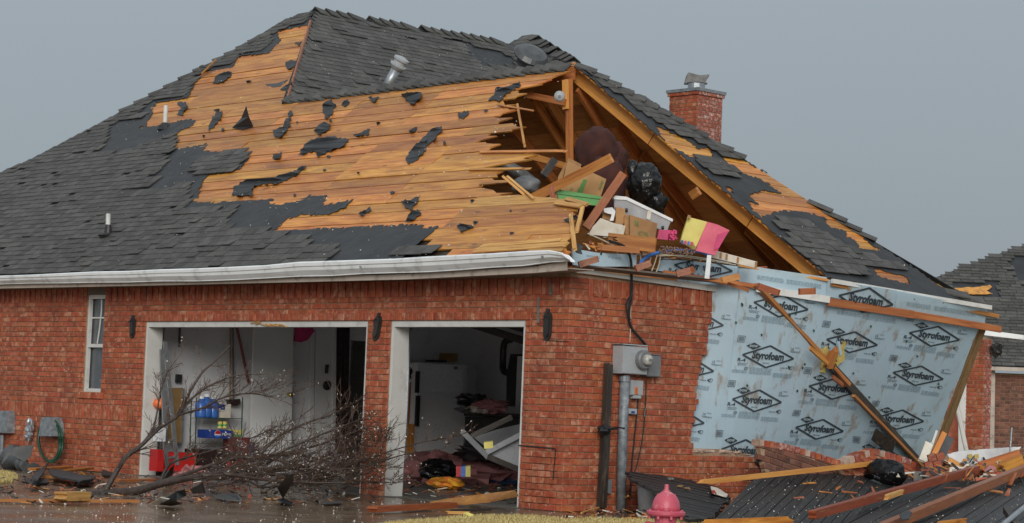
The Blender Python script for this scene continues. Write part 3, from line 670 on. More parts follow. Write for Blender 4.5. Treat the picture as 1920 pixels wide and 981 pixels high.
# splintered pale boards at the bottom right
for (p0, p1, w_) in (((890, 470), (1066, 458), .10), ((900, 462), (1066, 449), .07), ((985, 470), (1062, 468), .06), ((1070, 400), (1078, 470), .05), ((1095, 378), (1080, 440), .05), ((1060, 372), (1102, 384), .06), ((1040, 380), (1097, 388), .07), ((950, 330), (1000, 372), .03)):
    a, c = FR(*p0, .03), FR(*p1, .045); o = lumber('splinter', a, c, w_, .018, 'splinter', RF, up=nF, broken=(.12, .15))
for (p0, p1, w_) in (((900, 285), (1062, 283), .05), ((880, 318), (998, 316), .045), ((970, 195), (984, 275), .03), ((900, 345), (952, 341), .05), ((1000, 208), (930, 196), .03)):
    a, c = FR(*p0, .015), FR(*p1, .03); lumber('splinter', a, c, w_, .015, 'deck', RF, up=nF, broken=(0, .3))

def raster(name, org, eu, ev, n, u0, u1, v0, v1, step, pred, m, par, off, th=.006, amp=.3):
    """thin sheet cut to an outline: grid cells whose centre passes pred(px,py)"""
    eu, ev, n = V3(eu), V3(ev), V3(n); nu = int((u1-u0)/step); nv = int((v1-v0)/step); keep = set()
    for i in range(nu):
        for j in range(nv):
            p = org+eu*(u0+(i+.5)*step)+ev*(v0+(j+.5)*step); q = proj(p)
            if pred(q[0]+U(-1, 1), q[1]+U(-1, 1)): keep.add((i, j))
    idx = {}; vs = []; fs = []
    from mathutils import noise as no
    def vid(i, j):
        if (i, j) not in idx:
            ju, jv = U(-amp, amp)*step, U(-amp, amp)*step
            p = org+eu*(u0+i*step+ju)+ev*(v0+j*step+jv); z = off+max(0, no.noise(p*1.7))*.02+no.noise(p*5)*.006
            idx[(i, j)] = len(vs); vs.append(p+n*z)
        return idx[(i, j)]
    for i, j in keep: fs.append((vid(i, j), vid(i+1, j), vid(i+1, j+1), vid(i, j+1)))
    edges = {}
    for f in fs:
        for a in range(4):
            e_ = (f[a], f[(a+1) % 4]); edges[e_] = edges.get(e_, 0)+1
    N = len(vs); vs += [p-n*(th+off*.0) for p in vs[:N]]
    ex = [(a, a+N, b_+N, b_) for (a, b_) in edges if (b_, a) not in edges]
    mb = MB(); mb.add(vs, fs+ex, 0)
    o = mb.build(name, m, par); 
    return o
SCR = [[(1, 0)]]
scraps = [ # torn felt scraps on the boards, px outlines
 [(332, 192), (348, 190), (352, 199), (342, 216), (330, 214), (340, 203)], [(398, 218), (416, 207), (414, 222), (402, 236), (390, 248), (393, 232)],
 [(402, 146), (420, 134), (434, 135), (432, 145), (418, 153), (398, 156)], [(511, 244), (530, 238), (536, 222), (545, 216), (545, 236), (534, 247), (524, 259), (514, 255)],
 [(540, 212), (545, 206), (549, 214), (541, 220)], [(588, 245), (606, 228), (620, 232), (618, 243), (598, 252)], [(606, 194), (622, 186), (630, 196), (622, 214), (612, 222), (605, 210)],
 [(559, 290), (574, 268), (594, 258), (622, 256), (654, 262), (640, 276), (612, 284), (596, 294), (594, 284), (578, 284)], [(437, 350), (462, 336), (510, 333), (548, 322), (560, 326), (520, 344), (476, 347), (470, 368), (434, 366)],
 [(546, 325), (562, 312), (574, 311), (560, 325)], [(752, 176), (790, 173), (788, 184), (776, 196), (766, 190)], [(922, 180), (934, 162), (952, 162), (974, 152), (976, 160), (958, 170), (944, 180), (936, 190), (915, 188)],
 [(858, 212), (878, 207), (876, 216), (868, 224), (860, 220)], [(760, 298), (776, 274), (812, 240), (828, 236), (830, 244), (806, 268), (782, 300), (766, 308)], [(752, 376), (772, 374), (788, 366), (782, 380), (770, 394), (760, 390)],
 [(770, 398), (782, 392), (790, 400), (776, 412), (760, 416)], [(856, 424), (862, 418), (876, 424), (888, 424), (866, 434)], [(672, 400), (694, 388), (696, 394), (678, 404)], [(510, 296), (524, 288), (520, 298)],
 [(662, 252), (694, 242), (692, 252), (668, 256)], [(690, 182), (712, 182), (700, 192)], [(640, 196), (652, 186), (656, 192), (646, 200)], [(766, 245), (782, 238), (776, 247)], [(1056, 412), (1080, 402), (1084, 408), (1062, 416)],
 [(535, 116), (546, 112), (560, 114), (552, 124), (540, 130)], [(525, 168), (545, 150), (548, 156), (540, 168)], [(512, 290), (528, 284), (524, 296), (514, 299)], [(400, 206), (412, 204), (406, 210)], [(552, 82), (566, 78), (560, 86)]]
for k in range(34):
    x, y = U(370, 1040), U(150, 455); w_ = U(3, 9); h_ = U(2, 5)
    if inpoly((x, y), WOOD) and inpoly((x+w_*1.5, y+h_*1.5), WOOD) and inpoly((x-w_, y-h_), WOOD) and x < interp(y, RIGHT)-60: scraps.append([(x, y), (x+w_*.6, y-h_*.5), (x+w_*1.3, y-h_*.2), (x+w_, y+h_*.5), (x+w_*.3, y+h_)])
for s in scraps:
    o_ = MB(); pl = jag(s, 2.3, 4); ps = [FR(x, y, .014+(U(0, .012) if R_() < .75 else U(.02, .06))) for x, y in pl]
    o_.prism(ps, -nF*.006); o_.build('felt_scrap', 'felt', RF)
# curled upright felt horn; black patch painted as the dark of a board hole
b = MB(); p = [FR(435, 240, .02), FR(452, 222, .10), FR(461, 200, .36), FR(466, 220, .2), FR(474, 238, .03), FR(455, 243, .02)]
b.prism(p, nF*.01+V3((.02, 0, 0))); b.build('felt_curl', 'felt', RF)
b = MB(); b.prism([FR(*q, .012) for q in ((497, 158), (520, 156), (540, 149), (526, 162), (512, 164))], -nF*.004); b.build('hole_shade_patch', 'black', RF)
def felt_pred(x, y): return inpoly((x, y), OUTF) and not inpoly((x, y), WOOD) and x < 905
raster('underlayment', OF, (1, 0, 0), vF, nF, -18.5, -2.5, -.04, fuv(RA)[1]+.05, .045, felt_pred, 'felt', RF, .012)
# shingle zones on the front slope (px)
SHZ = [[(-80, 335), (0, 325), (60, 300), (225, 213), (262, 206), (268, 222), (215, 232), (202, 249), (188, 284), (168, 292), (150, 290), (125, 296), (90, 357), (84, 377), (30, 385), (0, 402), (-80, 420)],
       [(0, 348), (40, 330), (125, 300), (180, 290), (240, 285), (330, 252), (323, 279), (296, 330), (286, 350), (260, 356), (215, 362), (270, 362), (357, 350), (343, 397), (434, 394), (417, 431), (512, 436), (498, 445), (585, 448), (568, 465), (632, 461), (615, 496), (0, 524), (-80, 528), (-80, 400), (0, 395), (30, 385), (84, 377), (90, 357)],
       [(588, 20), (580, 46), (518, 58), (500, 98), (440, 108), (430, 124), (380, 135), (368, 145), (352, 183), (290, 193), (262, 206), (225, 213), (400, 118), (540, 37)],
       [(358, 322), (380, 300), (455, 284), (464, 300), (440, 326), (400, 329), (362, 334)], [(702, 490), (760, 472), (823, 461), (812, 479)]]
allsh = []
def shingles(org, eu, ev, n, u0, u1, v0, v1, zones, off, par, ex=.135, tw=.22, invert=None, hard=None):
    eu, ev, n = V3(eu), V3(ev), V3(n); v = v0; row = 0
    while v < v1:
        u = u0+(row % 2)*tw*.5+U(-.06, .06)
        while u < u1:
            L = tw*U(.75, 1.2); c = org+eu*(u+L/2)+ev*(v+ex*.5); q = proj(c)
            if any(inpoly(q, z) for z in zones) and not (invert and inpoly(q, invert)):
                lift = U(.0, .006) if R_() < .95 else U(.012, .022)
                us_ = u; L_ = L
                if hard:
                    ok = [t for t in [q_/8 for q_ in range(9)] if inpoly(proj(org+eu*(u+L*t)+ev*(v+ex*1.35)), hard)]
                    if not ok: u += L; continue
                    us_ = u+L*min(ok); L_ = max(.05, L*(max(ok)-min(ok)))
                if R_() < .985: allsh.append(((c-CAM).length, org+eu*us_+ev*v+n*off, eu, ev, n, L_-.006, ex*1.55, lift, U(-.012, .012), par))
            u += L
        v += ex; row += 1
shingles(OF, (1, 0, 0), vF, nF, -18.6, -2, -.05, fuv(RA)[1], SHZ, .03, RF, hard=OUTF)
# ---------- main roof slope facing the side (above the ridge)
nM = (RB-RA).cross(V3((0, 1, 0))).normalized()
if nM.z < 0: nM = -nM
dM = nM.dot(RA)
def MR(x, y, o=0): return hit(x, y, nM, dM+o)
vM = nM.cross(V3((0, 1, 0))); vM = -vM if vM.z < 0 else vM
OUTM = [(590, 20), (954, 82), (1075, 118), (1078, 124), (1040, 160), (540, 192), (530, 190), (578, 50)]
b = MB(); b.prism([MR(*p) for p in OUTM], -nM*.05, 0); UR = b.build('upper_roof', 'felt', HO)
MZ = [[(590, 18), (954, 80), (960, 92), (1080, 122), (1060, 150), (540, 196), (532, 192), (578, 50)]]
HOLEM = [(812, 66), (870, 80), (950, 104), (975, 126), (905, 128), (885, 110), (865, 86)]
shingles(RA, (0, 1, 0), vM, nM, -6, 9, -7.5, .0, MZ, .015, UR, ex=.15, tw=.27, invert=HOLEM, hard=OUTM)
# peak behind
PK = MR(985, 67); nP = nF
def PR(x, y, o=0): return hit(x, y, nP, nP.dot(PK)+o)
PPOLY = [(985, 66), (1000, 67), (1080, 117), (1130, 152), (1170, 200), (1000, 200), (950, 84)]
b = MB(); b.prism([PR(*p) for p in PPOLY], -nP*.05, 0); PRo = b.build('rear_roof', 'felt', HO)
shingles(PK, (1, 0, 0), vF, nP, -6, 9, -4, .1, [PPOLY], .015, PRo, ex=.15, tw=.27, hard=PPOLY, invert=[(1010, 96), (1075, 112), (1060, 120), (1010, 112)])
# ---------- hip slope over the side wall
dX0 = RE.z+S1*RE.x; nX = V3((S1, 0, 1)).normalized(); dX = nX.dot(RE)
def XR(x, y, o=0): return hit(x, y, nX, dX+o)
vX = V3((-S1, 0, 1)) ; vX = V3((-1, 0, S1)).normalized()
XPOLY = [(1079, 121), (1130, 150), (1222, 190), (1290, 236), (1395, 299), (1520, 378), (1640, 455), (1760, 538), (1862, 578), (1548, 522), (1545, 516), (1080, 127)]
OX = V3(RE)
def xuv(p): q = V3(p)-OX; return q.y, q.dot(vX)
b = MB(); b.prism([XR(*p, -.05) for p in [(1086, 124), (1130, 152), (1222, 194), (1290, 240), (1395, 303), (1520, 382), (1640, 459), (1758, 541), (1850, 577), (1560, 524), (1100, 138)]], -nX*.008, 0)
HR = b.build('hip_roof', 'char', HO)
# boards, rows along y
vlo = xuv(XR(1700, 549))[1]
v = vlo-.05
while v < -.05:
    v1 = v+RW-.014
    def yspan(vv):
        ys = [y*.05 for y in range(0, 200) if inpoly(proj(OX+V3((0, y*.05-1, 0))+vX*vv), XPOLY)]
        return (min(ys)-1, max(ys)-1) if ys else None
    s0, s1 = yspan(v), yspan(v1)
    if s0 or s1:
        s0 = s0 or s1; s1 = s1 or s0
        ymid = (s0[0]+s0[1])/2+U(-.6, .6)
        P = lambda y, vv: OX+V3((0, y, 0))+vX*vv
        if s0[1]-s0[0] > 2.6:
            board([P(s0[0], v), P(ymid-.004, v), P(ymid-.004, v1), P(s1[0], v1)], HR, n=nX, ux=V3((0, 1, 0)))
            board([P(ymid, v), P(s0[1], v), P(s1[1], v1), P(ymid, v1)], HR, n=nX, ux=V3((0, 1, 0)))
        else: board([P(s0[0], v), P(s0[1], v), P(s1[1], v1), P(s1[0], v1)], HR, n=nX, ux=V3((0, 1, 0)))
    v += RW
XW = [[(1228, 236), (1252, 246), (1285, 262), (1310, 280), (1332, 282), (1336, 298), (1300, 298), (1280, 288), (1255, 275), (1240, 258)], [(1345, 288), (1395, 302), (1440, 328), (1508, 366), (1530, 384), (1570, 410), (1608, 432), (1622, 452), (1648, 468), (1640, 471), (1611, 466), (1606, 456), (1585, 444), (1588, 436), (1560, 430), (1546, 420), (1548, 410), (1524, 404), (1500, 398), (1470, 396), (1440, 400), (1430, 388), (1410, 378), (1402, 368), (1430, 358), (1470, 366), (1430, 340), (1400, 330), (1380, 322), (1362, 304)],
      [(1403, 380), (1430, 388), (1452, 404), (1428, 408), (1410, 396)], [(1636, 503), (1652, 508), (1700, 520), (1706, 536), (1672, 526), (1646, 518)], [(1310, 277), (1330, 280), (1330, 288), (1315, 284)], [(1488, 460), (1500, 466), (1506, 472), (1492, 470)], [(1360, 350), (1372, 356), (1376, 366), (1364, 360)]]
def xfelt(x, y): return inpoly((x, y), XPOLY) and not any(inpoly((x, y), z) for z in XW)
raster('underlayment', OX, (0, 1, 0), vX, nX, -.8, 5.2, vlo-.06, .02, .04, xfelt, 'felt', HR, .012)
XSH = [[(1079, 119), (1130, 148), (1222, 188), (1215, 196), (1290, 240), (1390, 296), (1396, 302), (1345, 292), (1300, 268), (1250, 246), (1170, 190), (1100, 140)],
       [(1312, 296), (1390, 318), (1400, 334), (1330, 330)],
       [(1460, 410), (1520, 424), (1600, 470), (1680, 500), (1700, 512), (1640, 500), (1560, 490), (1480, 460)], [(1490, 470), (1600, 492), (1640, 520), (1560, 520), (1520, 500)]]
shingles(OX, (0, 1, 0), vX, nX, -.6, 5.3, vlo-.02, 0, XSH, .03, HR, hard=XPOLY)
# ---------- emit shingles
allsh.sort(key=lambda t: t[0])
_sm = {}
rest = {}
for i, (dist, o, eu, ev, n, L, H, lift, rot, par) in enumerate(allsh):
    fs = [(0, 1, 2, 3), (4, 7, 6, 5), (0, 4, 5, 1), (1, 5, 6, 2), (2, 6, 7, 3), (3, 7, 4, 0)]
    if i < 300:
        k = (round(L, 2), round(lift, 2))
        if k not in _sm:
            Lk = k[0]; vs = [(0, 0, .010+k[1]), (Lk, 0, .010+k[1]), (Lk, H, .001), (0, H, .001), (0, 0, k[1]), (Lk, 0, k[1]), (Lk, H, -.012), (0, H, -.012)]
            me = bpy.data.meshes.new('shingle'); me.from_pydata(vs, [], fs); me.materials.append(M['shingle']); _sm[k] = me
        mt = frame(o, eu, ev)
        if eu.cross(ev).dot(n) < 0: mt = frame(o+eu*L, -eu, ev)
        mt = mt @ Matrix.Rotation(rot, 4, 'Z')
        ob = bpy.data.objects.new('shingle', _sm[k]); COL.objects.link(ob); ob.matrix_basis = wmx(par).inverted() @ mt; ob.parent = par
    else:
        mb = rest.setdefault(par.name, (MB(), par))[0]
        d = [o+ev*(rot*.1)+n*(.010+lift), o+eu*L+ev*(rot*.6)+n*(.010+lift), o+eu*L+ev*H+n*.001, o+ev*H+n*.001]
        vs = d+[d[0]-n*.014, d[1]-n*.014, d[2]-n*.013, d[3]-n*.013]
        mb.add(vs, [(0, 1, 2, 3), (0, 4, 5, 1), (1, 5, 6, 2), (3, 7, 4, 0)])
for mb, par in rest.values(): mb.build('shingle_courses', 'shingle', par, kind='stuff')
# ---------- ridge caps
def caps(p0, p1, nl, nr, par, w_=.16, step=.19, jit=.01):
    d = p1-p0; n = int(d.length/step); e_ = d.normalized(); up = (nl+nr).normalized()
    s1 = (e_.cross(nl)).normalized(); s1 = s1 if s1.z < 0 else -s1; s2 = e_.cross(nr).normalized(); s2 = s2 if s2.z < 0 else -s2
    for i in range(n):
        a = p0+e_*step*i+up*(.03+U(0, jit)); c = a+e_*(step*1.5); c = c+up*.012; a = a+up*.045
        if R_() < .04: continue
        b = MB(); w1 = w_*U(.9, 1.1)
        vs = [a, a+s1*w1, c+s1*w1-up*.03, c-up*.03, a+s2*w1, c+s2*w1-up*.03]; lo = [q-up*.02 for q in vs]
        b.add(vs+lo, [(0, 1, 2, 3), (0, 3, 5, 4), (6, 9, 8, 7), (6, 10, 11, 9), (0, 6, 7, 1), (0, 4, 10, 6), (1, 7, 8, 2), (4, 5, 11, 10), (2, 8, 9, 3), (3, 9, 11, 5)])
        b.build('ridge_cap', 'shingle', par)
nB = V3((0, S1, 1)).normalized()
caps(RB, RE, nF, nB, RF, step=.20, w_=.17)
caps(RA, MR(954, 82), nM, V3((-.6, 0, .8)), UR, step=.26, w_=.2)
LH = [FR(588, 20), FR(540, 36)]
caps(FR(225, 213), FR(400, 118), nF, V3((-.7, 0, .7)), RF, w_=.14, step=.3)
caps(FR(400, 118), FR(588, 20), nF, V3((-.7, 0, .7)), RF, w_=.2, step=.24)
caps(XR(1862, 578), XR(1760, 538), nX, V3((0, .7, .7)), HR, w_=.14, step=.24); caps(XR(1640, 455), XR(1520, 378), nX, V3((0, .7, .7)), HR, w_=.12, step=.24)
caps(XR(1395, 300), XR(1090, 124), nX, V3((0, .7, .7)), HR, w_=.16, step=.2)
caps(PR(1075, 113), PR(1000, 67), nP, V3((.7, .3, .7)), PRo, w_=.2, step=.26)
lumber('hip_flashing', RB+nF*.02, lerp(RB, RA, .86)+nF*.02, .03, .05, 'pine_wet', RF, up=nF)
# ---------- attic framing
ZR, YR = RE.z, RE.y; nBk = V3((0, S1, 1)).normalized(); dBk = nBk.dot(RE)
def BK(x, y, o=0): return hit(x, y, nBk, dBk+o)
b = MB(); b.prism([V3((-11, YR, ZR-.01)), V3((RE.x, YR, ZR-.01)), V3((.25, YR+3.9, ZR-3.9*S1)), V3((-11, YR+3.9, ZR-3.9*S1))], nBk*.01, 0)
BR = b.build('rear_slope', 'felt', HO)
v = 0
dB = V3((0, 1, -S1)).normalized()
while v < 4.8:
    xr = RE.x+v*.80*.96; P = lambda x, vv: RE+V3((x-RE.x, 0, 0))+dB*vv-nBk*.012
    xs = -11+U(1.5, 4)
    for a, c in ((-11, xs), (xs+.005, xr-.03)):
        pts = [P(a, v), P(c, v), P(c+.16 if c > xs else c, v+RW-.006), P(a, v+RW-.006)]
        board(pts, BR, 'deck_in', n=-nBk, ux=V3((1, 0, 0)))
    v += RW
AF = bpy.data.objects.new('attic_frame', None); COL.objects.link(AF); setpar(AF, HO)
for (p0, p1) in (((1000, 185), (1075, 300)), ((960, 235), (1040, 340)), ((1085, 165), (1215, 385)), ((1160, 235), (1300, 455)), ((1205, 290), (1330, 478)), ((1240, 330), (1370, 492)), ((1320, 350), (1450, 500)), ((1400, 430), (1478, 510)), ((1030, 190), (1120, 330))):
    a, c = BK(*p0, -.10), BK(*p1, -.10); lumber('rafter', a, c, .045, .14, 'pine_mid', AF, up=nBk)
# end rafter (bright)
ra, rb = XR(1079, 134, -.14), XR(1540, 519, -.145)
for (q0, q1) in ((0, .34), (.34, .74), (.74, 1)):
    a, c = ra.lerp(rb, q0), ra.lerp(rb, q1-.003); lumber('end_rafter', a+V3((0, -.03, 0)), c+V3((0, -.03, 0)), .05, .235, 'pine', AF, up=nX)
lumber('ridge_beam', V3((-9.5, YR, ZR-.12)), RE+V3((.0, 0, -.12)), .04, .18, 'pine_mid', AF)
b0 = aty(1067, 150, YR-.1); b1 = aty(1068, 303, YR-.1); lumber('king_post', b1, b0, .09, .06, 'pine_mid', AF, up=(0, 1, 0))
lumber('post_cleat', aty(1061, 205, YR-.16), aty(1060, 150, YR-.16), .09, .04, 'pine', AF, up=(0, 1, 0))
lumber('brace', aty(990, 178, YR-.2), aty(1060, 192, YR-.2), .05, .09, 'pine_mid', AF)
lumber('brace', aty(985, 290, YR-1.2), aty(1120, 330, YR+.3), .05, .09, 'pine_mid', AF)
for k in range(8):
    yy = .7+k*.8; lumber('ceiling_joist', (-9, yy, 2.86), (-.3, yy, 2.86), .045, .14, 'pine_mid', AF)
b = MB(); b.box((-8.8, .3, 2.94), (8.3, 0, 0), (0, 6.3, 0), (0, 0, .02)); b.build('attic_floor', 'deck_in', AF)
b = MB(); b.prism([XR(*q, -.16) for q in ((1095, 165), (1500, 505), (1500, 530), (1300, 500), (1150, 330))], (0, .01, 0)); 
b = MB(); p = atd(1049, 181, 30.3); b.lathe(p, [(.0, 0), (.05, .0), (.075, .02), (.075, .04), (.05, .06)], axis=-FWD, seg=16); b.build('insulator', 'meterbox', AF, smooth=True)
b = MB(); b.lathe(p-FWD*.062, [(.02, 0), (.02, .012)], axis=-FWD, seg=12); b.build('insulator_centre', 'greybox', AF)
# eave board stack behind the opening (top plate)
lumber('top_plate', (-.16, .1, 2.80), (-.16, 2.6, 2.80), .12, .08, 'pine_mid', AF)
# ---------- fascia, soffit, gutter on the front
FAS = [(-60, 534, 543), (0, 532, 541), (300, 526, 535), (560, 519, 529), (760, 514, 524), (1000, 500, 512), (1061, 490, 507)]
b = MB()
for (x0, a0, c0), (x1, a1, c1) in zip(FAS, FAS[1:]):
    P0, P1, P2, P3 = aty(x0, a0, -.43), aty(x1-.4, a1, -.43), aty(x1-.4, c1, -.43), aty(x0, c0, -.43)
    b.prism([P0, P1, P2, P3], (0, .03, 0), .4)
FA = b.build('fascia', 'beige', HO)
b = MB()
for (x0, a0, c0), (x1, a1, c1) in zip(FAS, FAS[1:]):
    P3, P2 = aty(x0, c0, -.43), aty(x1, c1, -.43); b.prism([P3+V3((0, .03, .02)), P2+V3((0, .03, .02)), P2+V3((0, .45, .03)), P3+V3((0, .45, .03))], (0, 0, .01), .4)
b.build('soffit', 'beige', HO)
GT = [(-60, 519, 535), (0, 517, 533), (60, 515, 532), (120, 512, 531), (180, 509, 530), (240, 508, 529), (300, 505, 528), (370, 503, 527), (440, 500, 525), (500, 497, 522), (560, 491, 519), (620, 489, 517), (680, 487, 514), (740, 485, 512), (800, 481, 510), (860, 478, 507), (920, 475, 502), (980, 471, 499), (1030, 469, 492), (1055, 474, 490), (1067, 486, 489)]
b = MB(); ring = []
for x, t, bt in GT:
    T = aty(x, t, -.56); Bm = aty(x+U(-1, 1), bt+U(-.8, .8), -.50); h = T.z-Bm.z
    # profile: back top, lip, step, ogee front, bottom, back
    ring.append([T+V3((0, .0, 0)), T+V3((0, -.016, -.10*h)), T+V3((0, -.012, -.32*h)), T+V3((0, .002, -.38*h)), T+V3((0, .010+U(-.004, .004), -.60*h)), Bm+V3((0, 0, .06*h)), Bm, Bm+V3((0, .06, 0)), T+V3((0, .10, -.02)), T+V3((0, .095, -.03)), T+V3((0, .03, -.03)), T+V3((0, .012, -.012))])
k = len(ring[0]); fs = []
for i in range(len(ring)-1):
    for j in range(k): j2 = (j+1) % k; fs.append((i*k+j, i*k+j2, (i+1)*k+j2, (i+1)*k+j))
fs.append(tuple((len(ring)-1)*k+j for j in range(k)))
b.add([q for r_ in ring for q in r_], fs, 0); GU = b.build('gutter', 'gutter', HO)
b = MB()
for x in (677, 1018): p = aty(x, interp(x, [(g_[0], (g_[1]+g_[2])/2) for g_ in GT]), -.60); b.lathe(p, [(.014, 0), (.014, .02)], axis=(0, -1, 0), seg=8)
b.build('gutter_strap', 'galv', GU, kind='stuff')
# ---------- side eave: frieze, brown soffit remains, blue strips
def xpoly(nm, pl, X, th, m, par=HO, fn=None): b = MB(); b.prism([atx(x, y, X) for x, y in pl], (-th, 0, 0), .4); return b.build(nm, m, par)
xpoly('frieze_board', [(1075, 503), (1180, 516), (1334, 535), (1432, 549), (1436, 556), (1334, 546), (1180, 524), (1075, 510)], .05, .05, 'white')
b = MB(); b.prism([V3((.05, .0, 2.80)), V3((.05, 3.1, 2.80)), V3((.26, 2.9, 2.83)), V3((.24, 1.2, 2.82)), V3((.18, .0, 2.83))], (0, 0, .015), .4); b.build('soffit', 'soffit', HO)
# ================================================================== FOAM SHEATHED WALL (leans outward)
def TL(y): return .60*(1-math.exp(-max(y-2.35, 0)/1.15))
def FO(x, y, off=0.0):
    return surf(x, y, lambda p: p.x-(-.10+off+TL(p.y)*max(p.z-.42, 0)))
def foam_sheet(q, off, m='foam', nu=8, nv=12, th=.025, nm='foam_sheet', par=HO, rag=0):
    """q = px corners: top left, top right, bottom right, bottom left"""
    b = MB(); vs = []
    for i in range(nu+1):
        for j in range(nv+1):
            s, t = i/nu, j/nv
            x = lerp(lerp(q[0][0], q[1][0], s), lerp(q[3][0], q[2][0], s), t); y = lerp(lerp(q[0][1], q[1][1], s), lerp(q[3][1], q[2][1], s), t)
            if rag and i in (0, nu): x += U(-rag, rag)
            if rag and j in (0, nv): y += U(-rag, rag)
            vs.append(FO(x, y, off))
    N = len(vs); k = nv+1
    fs = [(i*k+j, i*k+j+1, (i+1)*k+j+1, (i+1)*k+j) for i in range(nu) for j in range(nv)]
    vs2 = [v-V3((th, 0, 0)) for v in vs]
    bd = [i*k for i in range(nu)]+[nu*k+j for j in range(nv)]+[i*k+nv for i in range(nu, 0, -1)]+[j for j in range(nv, 0, -1)]
    ed = [(bd[i], bd[(i+1) % len(bd)]) for i in range(len(bd))]
    b.add(vs+vs2, fs+[tuple(a+N for a in f[::-1]) for f in fs]+[(a, c, c+N, a+N) for a, c in ed], .5)
    return b.build(nm, m, par)
LW = bpy.data.objects.new('leaning_wall', None); COL.objects.link(LW); setpar(LW, HO)
foam_sheet([(1270, 520), (1386, 538), (1346, 905), (1270, 905)], .0, par=LW)
foam_sheet([(1387, 538), (1548, 560), (1478, 905), (1347, 905)], .004, par=LW)
foam_sheet([(1549, 555), (1700, 575), (1608, 905), (1479, 905)], .010, par=LW)
foam_sheet([(1701, 575), (1841, 600), (1722, 905), (1609, 905)], .006, par=LW, rag=.8)
foam_sheet([(1386, 496), (1550, 520), (1548, 556), (1385, 532)], .03, 'foam_clean', nv=3, par=LW)
foam_sheet([(1552, 524), (1682, 545), (1676, 578), (1550, 556)], .035, 'foam', nv=3, par=LW)
foam_sheet([(1684, 546), (1852, 578), (1846, 606), (1678, 579)], .03, 'foam_clean', nv=3, par=LW)
foam_sheet([(1242, 483), (1385, 494), (1404, 510), (1402, 532), (1234, 512)][:1]+[(1404, 502), (1402, 530), (1236, 508)], -.02, 'foam_clean', nv=3, par=LW)
xpoly('foam_strip', [(1074, 466), (1120, 474), (1194, 478), (1193, 500), (1100, 500), (1076, 497)], -.03, .025, 'foam_clean', LW)
# raw edge of the wall
def fobar(nm, p0, p1, w_, th, m, off, par=None, seg=1, broken=(0, 0)):
    a, c = FO(*p0, off), FO(*p1, off); return lumber(nm, a, c, w_, th, m, par, up=(1, 0, 0), broken=broken)
for k in range(6):
    a = (lerp(1843, 1742, k/6), lerp(606, 884, k/6)); c = (lerp(1843, 1742, (k+.99)/6), lerp(606, 884, (k+.99)/6))
    fobar('edge_board', a, c, .13, .03, 'osb', -.08, LW)
fobar('edge_stud', (1846, 612), (1752, 872), .05, .05, 'osb', -.03, LW)
fobar('eave_board', (1560, 527), (1858, 577), .055, .04, 'white', .10, LW)
fobar('eave_board', (1560, 533), (1876, 594), .05, .05, 'pine_mid', .07, LW, broken=(0, .12))
fobar('eave_board', (1418, 541), (1555, 562), .085, .03, 'white', .10, LW, broken=(0, .03))
fobar('eave_board', (1385, 498), (1552, 526), .03, .05, 'deck', .05, LW)
fobar('eave_board', (1552, 566), (1712, 590), .10, .035, 'pine_mid', .09, LW); fobar('eave_board', (1712, 590), (1877, 618), .085, .035, 'pine_mid', .09, LW, broken=(0, .02))
fobar('eave_board', (1240, 510), (1420, 537), .05, .03, 'pine_mid', .08, LW, broken=(.1, .1))
